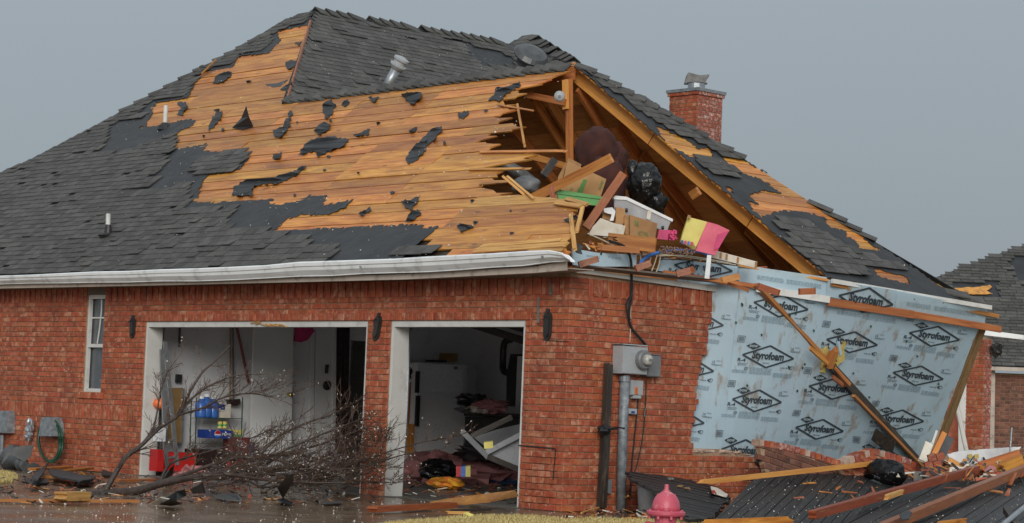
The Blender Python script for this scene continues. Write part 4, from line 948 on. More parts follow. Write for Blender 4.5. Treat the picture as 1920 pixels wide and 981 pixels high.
# printed logos
def stroke(b, fn, a, c, w_, asp=.42):
    dx, dy = c[0]-a[0], (c[1]-a[1])*asp; L = math.hypot(dx, dy) or 1; nx, ny = -dy/L*w_, dx/L*w_/asp
    b.add([fn(a[0]+nx, a[1]+ny), fn(a[0]-nx, a[1]-ny), fn(c[0]-nx, c[1]-ny), fn(c[0]+nx, c[1]+ny)], [(0, 1, 2, 3)], 0)
def logo(cx, cy, e1, e2, off=.016, only=None, seed=0):
    fn = lambda x, y: FO(cx+e1[0]*x+e2[0]*y, cy+e1[1]*x+e2[1]*y, off); b = MB(); rr = random.Random(seed)
    V = [(-1, 0), (0, 1), (1, 0), (0, -1)]
    for i in range(4):
        a, c = V[i], V[(i+1) % 4]
        for q in range(4): stroke(b, fn, (lerp(a[0], c[0], q/4), lerp(a[1], c[1], q/4)), (lerp(a[0], c[0], (q+1)/4), lerp(a[1], c[1], (q+1)/4)), .032)
    # white-out behind the word is the board itself: the word sits inside
    place_text(b, 'Styrofoam', .0, -.02, .62, .47, fn, .042)
    if only != 'strip':
        place_text(b, 'BRAND', -.03, -.60, .13, .06, fn, .0)
        dx, dy = -.64, .86; D = [(dx-.29, dy), (dx, dy+.33), (dx+.29, dy), (dx, dy-.33)]; b.add([fn(*q) for q in D], [(0, 1, 2, 3)], 0)
        place_text(b, 'R-4', -.99, -.46, .155, .17, fn, .02)
        x0, y0 = -1.18, 1.42
        for q in range(6): stroke(b, fn, (x0-.09+q*.036, y0-.2), (x0-.09+q*.036, y0+.2), .009)
        for a, c in (((-.14, -.28), (.14, -.28)), ((-.14, .28), (.14, .28)), ((-.14, -.28), (-.14, .28)), ((.14, -.28), (.14, .28))): stroke(b, fn, (x0+a[0], y0+a[1]), (x0+c[0], y0+c[1]), .008)
        place_text(b, '15', .88, .86, .05, .12, fn, .01); place_text(b, 'YEAR', 1.05, 1.0, .09, .05, fn, 0); place_text(b, 'WARRANTY', 1.02, .62, .2, .07, fn, .01)
        place_text(b, 'VALUE', .70, -.92, .13, .06, fn, .01); place_text(b, '40', .93, -.86, .07, .14, fn, .008)
        for cxx, cyy, rx, ry in ((1.0, -.86, .075, .17), (-.76, -1.22, .06, .13)):
            for q in range(10):
                a, c = q*math.pi/5, (q+1)*math.pi/5; stroke(b, fn, (cxx+rx*math.cos(a), cyy+ry*math.sin(a)), (cxx+rx*math.cos(c), cyy+ry*math.sin(c)), .008)
        place_text(b, 'N', -.76, -1.22, .03, .07, fn, 0)
        place_text(b, 'RESIDENTIAL', -.92, -.78, .19, .05, fn, .006); place_text(b, 'SHEATHING', -.94, -.92, .17, .05, fn, .006)
    place_text(b, 'R', 1.06, .22, .015, .035, fn, 0)
    b.build('printed_logo', 'ink', LW)
    if only != 'strip':
        w_ = MB(); f2 = lambda x, y: FO(cx+e1[0]*x+e2[0]*y, cy+e1[1]*x+e2[1]*y, off+.004); place_text(w_, 'DOW', -.64, .86, .155, .11, f2, .03); w_.build('logo_lettering', 'foam_clean', LW)
        f_ = MB()
        for (xa, xb, ya, n_) in ((-1.28, -.70, -1.42, 3), (-.60, .26, -1.10, 6), (.34, 1.05, -1.45, 4)):
            for q in range(n_):
                x = xa; yy = ya-q*.105
                while x < xb: L = rr.uniform(.04, .14); stroke(f_, fn, (x, yy), (min(xb, x+L), yy), .009); x += L+.022
        f_.build('fine_print', 'ink_light', LW, kind='stuff')
def lg(l, r, t, bt=None, **k):
    Z = lambda p: (1280+p[0]/2.581, 500+p[1]/2.581); l, r, t = Z(l), Z(r), Z(t); c = ((l[0]+r[0])/2, (l[1]+r[1])/2)
    e1 = ((r[0]-l[0])/2, (r[1]-l[1])/2); top = (t[0]-c[0], t[1]-c[1])
    if bt: bb = Z(bt); top = ((t[0]-bb[0])/2, (t[1]-bb[1])/2); c = ((c[0]+(t[0]+bb[0])/2)/2, (c[1]+(t[1]+bb[1])/2)/2)
    logo(c[0], c[1], e1, top, seed=int(c[0]), **k)
lg((345, 172), (607, 208), (487, 138), (465, 243)); lg((290, 427), (537, 447), (425, 383), (402, 488)); lg((240, 641), (477, 657), (373, 598), (348, 702))
lg((188, 884), (412, 898), (307, 838)); lg((697, 352), (942, 380), (835, 316), (806, 416), off=.022); lg((1098, 320), (1340, 355), (1237, 290), (1200, 385))
lg((612, 578), (855, 603), (745, 540), (722, 642), off=.022); lg((1018, 512), (1260, 545), (1157, 482), (1125, 575)); lg((548, 778), (778, 798), (680, 740), (645, 835), off=.022)
lg((935, 732), (1170, 750), (1062, 694), (1030, 787)); lg((855, 915), (1085, 940), (975, 875), off=.022)
lg((-50, 255), (197, 285), (90, 220)); lg((-95, 475), (150, 507), (45, 440)); lg((-140, 720), (104, 758), (0, 690))
lg((757, 140), (1018, 185), (905, 104), off=.05, only='strip')
logo(1319, 502.5, (54, 6), (5, -20), off=.0, only='strip')
b = MB(); p = [FO(1297+a, 509.5+c, 0) for a, c in ((-23, -1), (-10, 0))]
f1 = lambda x, y: FO(1262+x*8+y*1, 507+x*1-y*4, .0); place_text(b, 'R-4', 0, 0, 1, 1, f1, .01); f1 = lambda x, y: FO(1316+x*8+y*1, 515.5+x*1-y*1.6, .0); place_text(b, 'BRAND', 0, 0, 1, 1, f1, 0); b.build('printed_logo', 'ink', LW)
# upper strips: lines of fine print and nail caps
f_ = MB(); rr = random.Random(5)
for (x0, y0, x1, n_, off) in ((1420, 516, 1470, 4, .045), (1475, 524, 1540, 4, .045), (1700, 566, 1745, 4, .045), (1752, 574, 1830, 4, .045), (1100, 478, 1125, 2, None), (1140, 480, 1165, 2, None), (1570, 583, 1615, 3, .022), (1618, 590, 1680, 4, .022)):
    for q in range(n_):
        x = x0
        while x < x1:
            L = rr.uniform(3, 8); yy = y0+(x-x0)*.15+q*2.2
            g_ = (lambda a, c: FO(a, c, off)) if off is not None else (lambda a, c: atx(a, c, -.025))
            f_.add([g_(x, yy), g_(x, yy+.8), g_(min(x+L, x1), yy+.8+L*.15), g_(min(x+L, x1), yy+L*.15)], [(0, 1, 2, 3)], 0); x += L+1.2
f_.build('fine_print', 'ink_light', LW, kind='stuff')
for (x, y) in ((1391, 570), (1428, 628), (1481, 592), (1479, 688), (1492, 588), (1505, 690), (1509, 683), (1401, 723), (1380, 605), (1541, 565), (1526, 620), (1553, 652), (1630, 745), (1633, 612), (1768, 567), (1720, 668), (1600, 700), (1495, 733), (1714, 560), (1760, 720), (1575, 660), (1402, 546), (1700, 640), (1395, 860), (1520, 800)):
    b = MB(); c = FO(x, y, .02); b.lathe(c, [(.016, 0), (.014, .006)], axis=(1, 0, .3), seg=8); b.build('nail_cap', 'hose', LW)
for (x, y) in ((1392, 572), (1127, 476), (1436, 568)):
    b = MB(); c = FO(x, y, .04) if x > 1200 else atx(x, y, -.02); b.lathe(c, [(.016, 0), (.014, .006)], axis=(1, 0, .2), seg=8); b.build('nail_cap', 'hose', LW)
b = MB(); b.prism([FO(x, y, .02) for x, y in jag([(1538, 655), (1548, 650), (1552, 662), (1548, 680), (1544, 700), (1537, 698), (1540, 680)], 2, 4)], (.03, 0, 0)); b.build('insulation_tuft', 'yinsul', LW)
b = MB(); b.prism([FO(x, y, .02) for x, y in jag([(1565, 665), (1580, 640), (1577, 675), (1562, 690)], 1.5, 4)], (.05, 0, 0)); b.build('insulation_tuft', 'yinsul', LW)
b = MB(); b.prism([FO(x, y, .06) for x, y in [(1567, 642), (1571, 640), (1576, 665), (1572, 668)]], (.03, 0, 0)); b.build('foam_shard', 'foam_clean', LW)
fobar('broken_stud', (1553, 690), (1567, 650), .08, .09, 'pine_mid', .12, LW, broken=(.05, .08))

# ================================================================== METER AND PIPES ON THE SIDE WALL
def sbox(name, x0, y0, x1, y1, dep, m, par, back=.0, bev=.0):
    a, c = atx(x0, y0, dep), atx(x1, y1, dep); b = MB(); e = .008
    Y0, Y1, Z0, Z1 = a.y, c.y, c.z, a.z
    b.box((back, Y0, Z0), (dep-back-e, 0, 0), (0, Y1-Y0, 0), (0, 0, Z1-Z0)); b.box((dep-e+.0002, Y0+e, Z0+e), (e, 0, 0), (0, Y1-Y0-2*e, 0), (0, 0, Z1-Z0-2*e))
    return b.build(name, m, par)
MT = sbox('meter_box', 1169, 648, 1214, 703, .17, 'meterbox', HO)
sbox('box_lid', 1168, 645, 1215, 649, .185, 'meterbox', MT)
c = atx(1203, 675, .17); b = MB(); b.lathe(c, [(.115, 0), (.115, .06), (.10, .075)], axis=(1, 0, 0), seg=24); b.build('meter_ring', 'greybox', MT, smooth=False)
b = MB(); b.lathe(c+V3((.06, 0, 0)), [(.068, 0), (.068, .05), (.055, .08), (.03, .09)], axis=(1, 0, 0), seg=24); b.build('meter_glass', 'glasslens', MT, smooth=True)
b = MB(); b.box(c+V3((.157, -.035, -.012)), (.002, 0, 0), (0, .07, 0), (0, 0, .024)); b.build('meter_display', 'greybox', MT)
sbox('cable_box', 1216, 666, 1239, 707, .13, 'greybox', HO); sbox('box_lid', 1214, 663, 1241, 667, .14, 'greybox', HO)
BS = sbox('breaker_box', 1184, 713, 1206, 742, .09, 'meterbox', HO)
c = atx(1193, 733, .095); b = MB(); b.box(c+V3((0, -.022, -.04)), (.006, 0, 0), (0, .045, 0), (0, 0, .085)); b.build('warning_label', 'orange_led', BS)
b = MB(); f1 = lambda x, y: c+V3((.008, x*.016, y*.025)); place_text(b, 'E', 0, 0, .7, 1, f1, .01); b.build('label_print', 'brass', BS)
sbox('latch', 1188, 740, 1203, 748, .08, 'meterbox', BS); sbox('cable_box', 1177, 766, 1195, 777, .07, 'meterbox', HO)
b = MB(); f1 = lambda x, y: atx(1187, 773, .073)+V3((0, x*.03, y*.012)); b.add([f1(-1, -1), f1(1, -1), f1(1, 1), f1(-1, 1)], [(0, 1, 2, 3)]); b.build('box_sticker', 'navy', HO)
b = MB(); b.tube([atx(1172, 704, .08), atx(1168, 800, .08), atx(1164, 962, .08)], .058, 14); CN = b.build('conduit', 'pipe', HO, smooth=True)
b = MB(); b.lathe(atx(1171, 711, .08), [(.066, -.03), (.066, .03)], seg=14); b.build('conduit_collar', 'pipe', CN)
b = MB(); b.tube([atx(1155, 801, .03), atx(1170, 803, .15), atx(1176, 801, .05)], .008, 5); b.build('strap', 'rubber', CN)
PST = thing('charred_post', atx(1128, 950, .06), 'dark charred post standing against the brick beside the grey pipe', 'post')
lumber('post_shaft', atx(1128, 952, .06), atx(1136, 800, .06), .10, .07, 'char', PST, up=(1, 0, 0)); lumber('post_tip', atx(1136, 800, .06), atx(1141, 680, .06), .085, .07, 'char', PST, up=(1, 0, 0), broken=(0, .03))
b = MB(); b.blob(atx(1133, 806, .12), .06, .09, .06, seed=3, amp=.3, nu=10, nv=7); b.bar(atx(1136, 806, .14), atx(1157, 803, .14), .02, .03); b.build('bracket', 'rubber', PST)
b = MB(); b.box(atx(1131, 925, .02), (.03, 0, 0), (0, .11, 0), (0, 0, .16)); o = b.build('utility_cover', 'greybox', HO)
def cable(name, pts, r, m, par=HO): b = MB(); b.tube(smooth(pts), r, 5, caps=True); return b.build(name, m, par)
def smooth(pts, n=4):
    pts = [V3(p) for p in pts]
    if len(pts) < 3: return pts
    out = []
    for i in range(len(pts)-1):
        p0 = pts[max(0, i-1)]; p1 = pts[i]; p2 = pts[i+1]; p3 = pts[min(len(pts)-1, i+2)]
        for k in range(n):
            t = k/n; out.append(.5*((2*p1)+(p2-p0)*t+(2*p0-5*p1+4*p2-p3)*t*t+(3*p1-p0-3*p2+p3)*t**3))
    return out+[pts[-1]]
cable('cable', [atx(x, y, .06) for x, y in ((1143, 452), (1170, 462), (1182, 485), (1184, 520), (1183, 560), (1178, 590), (1184, 615), (1198, 632), (1210, 646))], .017, 'rubber')
cable('cable', [atx(x, y, .07) for x, y in ((1183, 515), (1186, 545), (1175, 575), (1180, 600))], .010, 'rubber')
cable('cable', [atx(x, y, .05) for x, y in ((1182, 555), (1173, 568), (1178, 585), (1184, 605))], .006, 'rubber')
cable('cable', [atx(x, y, .05) for x, y in ((1182, 510), (1183, 580), (1181, 642))], .004, 'cream')
cable('cable', [atx(x, y, .04) for x, y in ((1197, 746), (1192, 800), (1186, 860), (1181, 930))], .010, 'rubber')
cable('cable', [atx(x, y, .04) for x, y in ((1212, 712), (1210, 765), (1205, 820), (1195, 870), (1185, 900), (1178, 935))], .007, 'rubber')
b = MB(); b.tube([atx(1210, 766, .05), atx(1208, 782, .05)], .014, 6); b.build('cable_joint', 'rubber', HO)

# ================================================================== ATTIC CONTENTS
def ap(poly, Y, ext=(0, .35, 0)):          # px outline on a plane y=Y
    return [aty(x, y, Y) for x, y in poly], ext
def slab(name, poly, fn, ext, m, par=None, amp=0):
    if amp: poly = jag(poly, amp, 6)
    b = MB(); b.prism([fn(*p) for p in poly], ext); return b.build(name, m, par)
# view-facing plane at depth D, pushed back along the view
def slabd(name, poly, D, th, m, par=None, amp=0): return slab(name, poly, lambda x, y: atd(x, y, D), FWD*th, m, par, amp)
mb_ = MB(); mb_.blob(atd(1118, 286, 28.9), .27, .28, .33, seed=4, amp=.10, nu=36, nv=24, freq=2.2); mb_.blob(atd(1148, 300, 29.0), .2, .2, .25, seed=14, amp=.15, nu=30, nv=20, freq=2); mb_.blob(atd(1137, 345, 28.5), .24, .26, .36, seed=9, amp=.12, nu=24, nv=16); mb_.blob(atd(1115, 385, 28.5), .3, .2, .22, seed=12, amp=.12, nu=20, nv=12)
tag(mb_.build('cloth_bundle', 'maroon', smooth=True), 'large maroon cloth bundle sagging inside the open attic behind the crossed board', 'cloth bundle')
b = MB(); b.blob(atd(1208, 345, 28.2), .23, .20, .27, seed=21, amp=.06, nu=56, nv=36, freq=4.5); b.blob(atd(1186, 318, 28.2), .07, .08, .12, seed=22, amp=.25, nu=14, nv=10); b.blob(atd(1225, 380, 28.2), .18, .15, .15, seed=23, amp=.4, nu=16, nv=10)
tag(b.build('rubbish_bag', 'plastic_bag', smooth=True), 'shiny black plastic rubbish bag knotted at the top inside the open attic', 'rubbish bag')
bx = thing('cardboard_box', atd(1090, 370, 27.9), 'cardboard box with green printing above the green tote in the attic', 'cardboard box')
slabd('front_panel', [(1064, 302), (1137, 336), (1122, 382), (1048, 372)], 27.9, .02, 'cardboard', bx)
slabd('side_panel', [(1047, 330), (1063, 301), (1047, 371), (1040, 373)], 28.0, .3, 'cardboard', bx)
slabd('flap', [(1066, 296), (1090, 308), (1088, 316), (1064, 303)], 28.1, .02, 'cardboard', bx)
slabd('printed_band', [(1094, 336), (1101, 337), (1086, 378), (1076, 375)], 27.89, .008, 'print_green', bx)
for (t, cx, cy, s) in (('ORGANIC', 1069, 360, 9), ('LO C', 1083, 360, 7), ('STORE', 1127, 347, 8)):
    b = MB(); place_text(b, t, 0, 0, 1, 1, lambda x, y: atd(cx+x*s*.45+y*2, cy-x*s+y*1.2*1.5, 27.88), .01); b.build('box_print', 'print_green', bx)
tt = thing('storage_tote', atd(1085, 380, 27.5), 'green plastic tote with a thick rim wedged under the crossed board', 'storage tote')
slabd('tote_rim', [(1042, 357), (1046, 355), (1130, 369), (1130, 374), (1042, 363)], 27.45, .30, 'green', tt)
slabd('tote_body', [(1045, 362), (1127, 373), (1122, 386), (1048, 378)], 27.47, .25, 'green', tt)
lb = thing('plastic_bin', atd(1200, 430, 26.9), 'long clear plastic bin with a white rim tipped over the edge', 'plastic bin')
slabd('bin_body', [(1152, 374), (1174, 374), (1258, 414), (1251, 433), (1236, 430), (1152, 396)], 26.9, .28, 'clear', lb)
slabd('bin_rim', [(1150, 370), (1154, 367), (1175, 369), (1262, 411), (1261, 416), (1174, 375), (1152, 374)], 26.88, .33, 'whitepl', lb)
slabd('bin_label', [(1215, 393), (1222, 396), (1219, 413), (1212, 410)], 26.88, .006, 'paper', lb)
for (x, y) in ((1177, 394), (1245, 427)): b = MB(); b.lathe(atd(x, y, 26.87), [(.022, 0), (.022, .03)], axis=-RGT, seg=10); b.build('bin_wheel', 'rubber', lb)
slabd('packed_papers', [(1183, 386), (1240, 412), (1236, 422), (1182, 397)], 26.95, .05, 'cardboard', lb)
tag(slabd('paper_sheet', [(1103, 441), (1112, 424), (1126, 409), (1140, 414), (1173, 424), (1169, 444), (1140, 445)], 26.6, .12, 'paper', None, 1.2), 'stained white sheet of card slumped at the left end of the attic pile', 'sheet')
tag(slabd('paper_wrap', [(1131, 391), (1148, 389), (1154, 396), (1150, 414), (1143, 414), (1147, 402), (1133, 398)], 26.7, .03, 'whitepl', None, .8), 'crumpled white plastic wrap draped over brown paper', 'plastic wrap')
tag(slabd('crumpled_paper', [(1154, 388), (1172, 392), (1173, 410), (1164, 428), (1152, 424), (1155, 410)], 26.75, .12, 'cardboard', None, 1.5), 'crumpled brown paper between the white wrap and the box marked 16', 'paper')
tag(slabd('torn_box', [(1130, 397), (1147, 403), (1144, 414), (1129, 410)], 26.8, .15, 'cardboard', None, .8), 'small torn piece of cardboard box under the white wrap', 'cardboard box')
bx = thing('cardboard_box', atd(1200, 445, 26.6), 'cardboard box printed with a green 16 on the attic edge below the clear bin', 'cardboard box')
slabd('front_panel', [(1181, 403), (1233, 419), (1228, 449), (1181, 441)], 26.6, .25, 'cardboard', bx); slabd('side_panel', [(1171, 404), (1180, 402), (1180, 441), (1170, 438)], 26.7, .2, 'cardboard', bx)
b = MB(); place_text(b, '16', 0, 0, 1, 1, lambda x, y: atd(1194+x*3.5, 418+x*1.0-y*5.5, 26.58), .02); b.build('box_print', 'print_green', bx)
b = MB(); f2 = lambda x, y: atd(1206+x*9, 439+x*2-y*4.5, 26.58)
for q in range(12): a, c = q*math.pi/6, (q+1)*math.pi/6; stroke(b, f2, (math.cos(a), math.sin(a)), (math.cos(c), math.sin(c)), .08, 1)
place_text(b, 'CO OP', 0, 0, .6, .35, f2, 0); b.build('box_print', 'print_green', bx)
tag(slabd('pink_packet', [(1236, 431), (1254, 431), (1252, 450), (1232, 448)], 26.5, .1, 'hotpink'), 'square hot pink packet beside the box marked 16', 'packet')
b = MB()
for k in range(60): c = atd(U(1254, 1268), U(433, 449), 26.6+U(0, .1)); b.blob(c, .02, .02, .02, nu=5, nv=3, amp=0)
tag(b.build('beads', 'hotpink'), 'small heap of pink beads beside the hot pink packet', 'beads', kind='stuff')
b = MB()
for k in range(150): x = U(1236, 1302); c = atd(x, U(462, 474)+(x-1236)*.07, 26.3+U(0, .1)); b.blob(c, U(.008, .02), .014, U(.008, .018), nu=5, nv=3, amp=0)
tag(b.build('gravel_mix', mat('mixed_beads', (.3, .16, .1), (.08, .06, .05), scale=60, rough=.6, rnd=.3)), 'brown and pink mixed loose beads spilled along the wall top', 'beads', kind='stuff')
ct = thing('game_box', atd(1315, 470, 26.5), 'tilted yellow and pink box standing open on the attic edge', 'box')
slabd('yellow_panel', [(1291, 407), (1326, 416), (1303, 469), (1276, 454), (1281, 436)], 26.5, .18, 'yellow', ct); slabd('pink_panel', [(1326, 416), (1345, 421), (1368, 432), (1352, 458), (1341, 479), (1304, 470)], 26.48, .18, 'pink', ct)
slabd('corner_flap', [(1345, 440), (1366, 433), (1348, 465), (1338, 470)], 26.46, .01, 'hotpink', ct); lumber('box_lip', atd(1289, 406, 26.45), atd(1294, 408, 26.45), .05, .04, 'cardboard', ct)
for k, mm in enumerate(('navy', 'hotpink', 'bluepl', 'hotpink', 'yellow')):
    b = MB(); x = 1277+k*6; b.prism([atd(x, 451+k, 26.4), atd(x+4, 450+k, 26.4), atd(x+5, 457+k, 26.4), atd(x+1, 458+k, 26.4)], FWD*.05)
    tag(b.build('toy', mm), ['dark blue', 'hot pink', 'pale blue', 'deep pink', 'yellow'][k]+' toy at the foot of the yellow and pink box', 'toy', 'small toys below the yellow and pink box')
wbx = thing('carton', atd(1380, 495, 26.9), 'long flattened white carton with tan tape on the wall top right of the pink box', 'carton')
slabd('carton_panel', [(1339, 469), (1420, 491), (1418, 503), (1334, 483)], 26.9, .15, 'paper', wbx)
for x in (1350, 1361, 1382, 1416): y = 470+(x-1339)*.27; slabd('tape', [(x, y), (x+4, y+1.1), (x+3, y+12), (x-1, y+11)], 26.89, .008, 'cardboard', wbx)
b = MB(); b.tube(smooth([atx(x, y, .02) for x, y in ((1200, 494), (1210, 484), (1226, 476), (1250, 471), (1280, 470), (1310, 472), (1332, 479), (1358, 488))], 6), .021, 8)
tag(b.build('blue_hose', 'blue', smooth=True), 'bright blue hose arching over the torn wall top', 'hose')
for k, pl in enumerate([((1184, 455), (1205, 448), (1190, 466), (1186, 474)), ((1190, 470), (1200, 476), (1202, 500)), ((1205, 474), (1220, 482), (1214, 500)), ((1232, 478), (1228, 492), (1222, 508)), ((1238, 480), (1236, 494), (1230, 512)), ((1230, 476), (1300, 484), (1380, 497)), ((1236, 480), (1290, 480), (1370, 494)), ((1102, 438), (1125, 448), (1150, 460), (1185, 475))]):
    cable('cable', [atx(x, y, -.0+k*.004) for x, y in pl], .008, 'cream')
for pl in (((1100, 440), (1140, 444), (1174, 446)), ((1150, 448), (1172, 460), (1182, 478)), ((1140, 450), (1165, 460), (1180, 482), (1184, 505)), ((1236, 486), (1290, 488), (1300, 492))): cable('cable', [atx(x, y, .01) for x, y in pl], .006, 'rubber')
tag(slabd('strap', [(1326, 478), (1334, 479), (1330, 523), (1321, 522)], 25.9, .015, 'whitepl'), 'white plastic strap hanging over the printed blue strip', 'strap')
# loose timber in and around the attic
def LT(p0, p1, d0, d1, w_, h_, m, label, broken=(0, 0), name='plank', up=None, cat='plank', group=None):
    a, c = atd(*p0, d0), atd(*p1, d1); o = lumber(name, a, c, w_, h_, m, None, up=up or (-FWD), broken=broken); tag(o, label, cat, group); return o
LT((990, 376), (1147, 296), 27.6, 27.0, .115, .05, 'pine_mid', 'long orange plank crossing the attic opening from lower left to upper right', (.03, .02))
LT((1098, 428), (1168, 326), 26.6, 26.9, .10, .06, 'pine_wet', 'dark red wet plank leaning steeply above the white paper')
LT((1036, 372), (1034, 348), 27.2, 27.2, .06, .05, 'pine_wet', 'short upright block between the crossed plank and the green tote')
LT((942, 330), (1000, 380), 27.6, 27.4, .03, .03, 'splinter', 'thin pale splinter stick below the torn roof boards', (.05, .05), 'stick', cat='stick')
LT((1018, 330), (1040, 300), 28.0, 28.2, .10, .05, 'char', 'dark plank standing behind the crossed plank')
LT((1140, 450), (1232, 460), 26.3, 26.4, .17, .03, 'deck', 'flat orange board lying under the box marked 16', (0, .08))
LT((1120, 463), (1200, 470), 26.2, 26.1, .07, .04, 'pine_mid', 'splintered board end at the torn roof corner above the blue strip', (.08, .05))
LT((1206, 385), (1228, 392), 28.5, 28.6, .12, .04, 'deck_in', 'short flat board behind the clear bin')
LT((1296, 367), (1310, 358), 28.8, 28.7, .11, .05, 'pine_mid', 'small square wood block hanging under the right hand rafters')
for k, (p0, p1, m, lab) in enumerate((((1084, 497), (1122, 485), 'pine_wet', 'red broken block on the wall top nearest the gutter end'), ((1190, 504), (1220, 493), 'pine_wet', 'broken wood block left of the blue hose end'), ((1268, 514), (1302, 505), 'pine_wet', 'broken block lying across the printed blue strip'),
        ((1352, 526), (1386, 518), 'pine_mid', 'orange block with a ragged end on the white ledge right of the strap'), ((1420, 536), (1462, 550), 'pine_wet', 'thin red wedge beside the top of the diagonal plank'), ((1497, 547), (1531, 546), 'pine_wet', 'short dark block sitting on the white ledge over the sheathing'), ((1365, 532), (1405, 545), 'pine_mid', 'flat splintered shard on the ledge below the ragged block'))):
    LT(p0, p1, 25.7+k*.14 if k < 4 else 26.0+k*.05, 25.7+k*.14 if k < 4 else 26.05+k*.05, .075 if k != 6 else .04, .07, m, lab, (.02, .05), 'wood_block', cat='wood block')
tag(slabd('felt_rag', jag([(1072, 462), (1082, 456), (1094, 462), (1090, 470), (1092, 477), (1080, 474)], 1.5, 5), 25.4, .02, 'felt'), 'small black felt rag curled at the gutter end', 'felt rag')
b = MB(); b.tube(smooth([atd(x, y, 29.6) for x, y in ((925, 300), (950, 312), (980, 330), (1006, 352))]), .09, 12); tag(b.build('flexible_duct', 'silverduct', smooth=True), 'silver flexible duct sagging behind the splintered boards', 'duct')
b = MB(); b.blob(atd(985, 348, 28.6), .24, .14, .12, seed=31, amp=.2); tag(b.build('cloth_bag', 'greybox', smooth=True), 'grey cloth bag under the silver flexible duct', 'bag')

# ================================================================== GARAGE CONTENTS
def G(x, y, d=.02): return atx(x, y, -9.2+d)
def gslab(name, poly, d, th, m, par=None, amp=0): return slab(name, poly, lambda x, y: G(x, y, d), (-th, 0, 0), m, par, amp)
DL = gslab('interior_door', [(477, 612), (550, 612), (546, 852), (470, 850)], .30, .04, 'door', HO)
b = MB(); b.lathe(G(541, 740, .31), [(.025, 0), (.02, .03), (.035, .05), (.03, .08)], axis=(1, 0, 0), seg=12); b.build('door_knob', 'brass', DL, smooth=True)
fr_ = gslab('door_frame', [(584, 608), (590, 608), (588, 850), (580, 850)], .05, .04, 'door', HO); gslab('door_frame', [(626, 608), (631, 608), (629, 850), (623, 850)], .05, .04, 'door', HO); gslab('interior_door', [(592, 612), (625, 612), (622, 850), (589, 850)], .03, .02, 'door', HO)
PD = gslab('panel_door', [(633, 608), (656, 608), (652, 850), (629, 850)], .06, .04, 'brownbox', HO)
for (y0, y1) in ((620, 660), (668, 720), (735, 790)):
    for x0 in (636, 645): gslab('door_panel', [(x0, y0), (x0+6, y0), (x0+5, y1), (x0-1, y1)], .07, .01, 'char', PD)
cable('wall_phone', [G(614, 684, .06), G(612, 700, .06)], .03, 'black'); b = MB(); b.lathe(G(612, 723, .03), [(.075, 0), (.075, .03), (.03, .05)], axis=(1, 0, 0), seg=16); b.build('wall_dial', 'black', HO)
for (xa, ya, xb, yb) in ((303, 610, 292, 885), (318, 610, 310, 645)): pass
b = MB(); b.tube(smooth([aty(322, 608, .95), aty(310, 614, .7), aty(304, 636, .6), aty(303, 760, .55), aty(297, 885, .5)]), .022, 8); b.build('door_track', 'galv', HO)
b = MB(); b.tube(smooth([aty(785, 606, .9), aty(772, 614, .7), aty(766, 640, .6), aty(762, 760, .55), aty(752, 920, .5)]), .026, 8); b.build('door_track', 'galv', HO)
lad = thing('stepladder', G(318, 880, .5), 'aluminium ladder leaning just inside the left garage doorway', 'ladder')
for (p0, p1) in (((309, 640), (332, 872)), ((303, 655), (312, 875))): lumber('ladder_rail', G(*p0, .75), G(*p1, .75), .06, .03, 'alum', lad, up=(1, 0, 0))
for k in range(7): t = (k+.5)/7; lumber('ladder_rung', G(lerp(303, 312, t), lerp(655, 875, t), .75), G(lerp(309, 332, t), lerp(645, 872, t), .76), .03, .03, 'alum', lad)
tb = thing('folding_table', G(332, 880, .2), 'tan folding table top standing on edge against the wall beside the ladder', 'table')
gslab('table_top', [(320, 728), (342, 727), (346, 733), (342, 830), (316, 830)], .25, .03, 'tan', tb); gslab('table_rim', [(342, 727), (347, 730), (343, 830), (340, 830)], .26, .04, 'alum', tb)
b = MB(); b.box(G(328, 717, .03), (.05, 0, 0), (0, .09, 0), (0, 0, .12)); b.build('wall_outlet', 'black', HO)
def stick(nm, pts, r, m, lab, cat, d=.08): b = MB(); b.tube([G(x, y, d) for x, y in pts], r, 6); return tag(b.build(nm, m), lab, cat)
stick('rod', ((337, 608), (336, 650)), .018, 'black', 'short black rod hanging high on the wall near the ladder', 'rod')
stick('wooden_pole', ((432, 608), (431, 755)), .012, 'tan', 'pale wooden handle hanging left of the black broom', 'handle')
br = thing('broom', G(437, 760, .08), 'black handled push broom hanging head down on the garage wall', 'broom')
b = MB(); b.tube([G(436, 608, .09), G(438, 752, .09)], .014, 6); b.build('handle', 'black', br); gslab('bristles', jag([(427, 749), (450, 748), (451, 757), (444, 761), (430, 760)], 1, 4), .14, .06, 'brownbox', br)
stick('red_pole', ((443, 612), (450, 640), (466, 718)), .020, 'darkred', 'red pole with a black tip hanging beside the broom', 'pole')
b = MB(); b.prism([G(x, y, .25) for x, y in jag([(556, 612), (586, 612), (591, 622), (580, 634), (566, 642), (553, 640)], 1.5, 5)], (-.04, 0, 0)); tag(b.build('pink_cloth', 'hotpink'), 'hot pink cloth hanging high right of the white door', 'cloth')
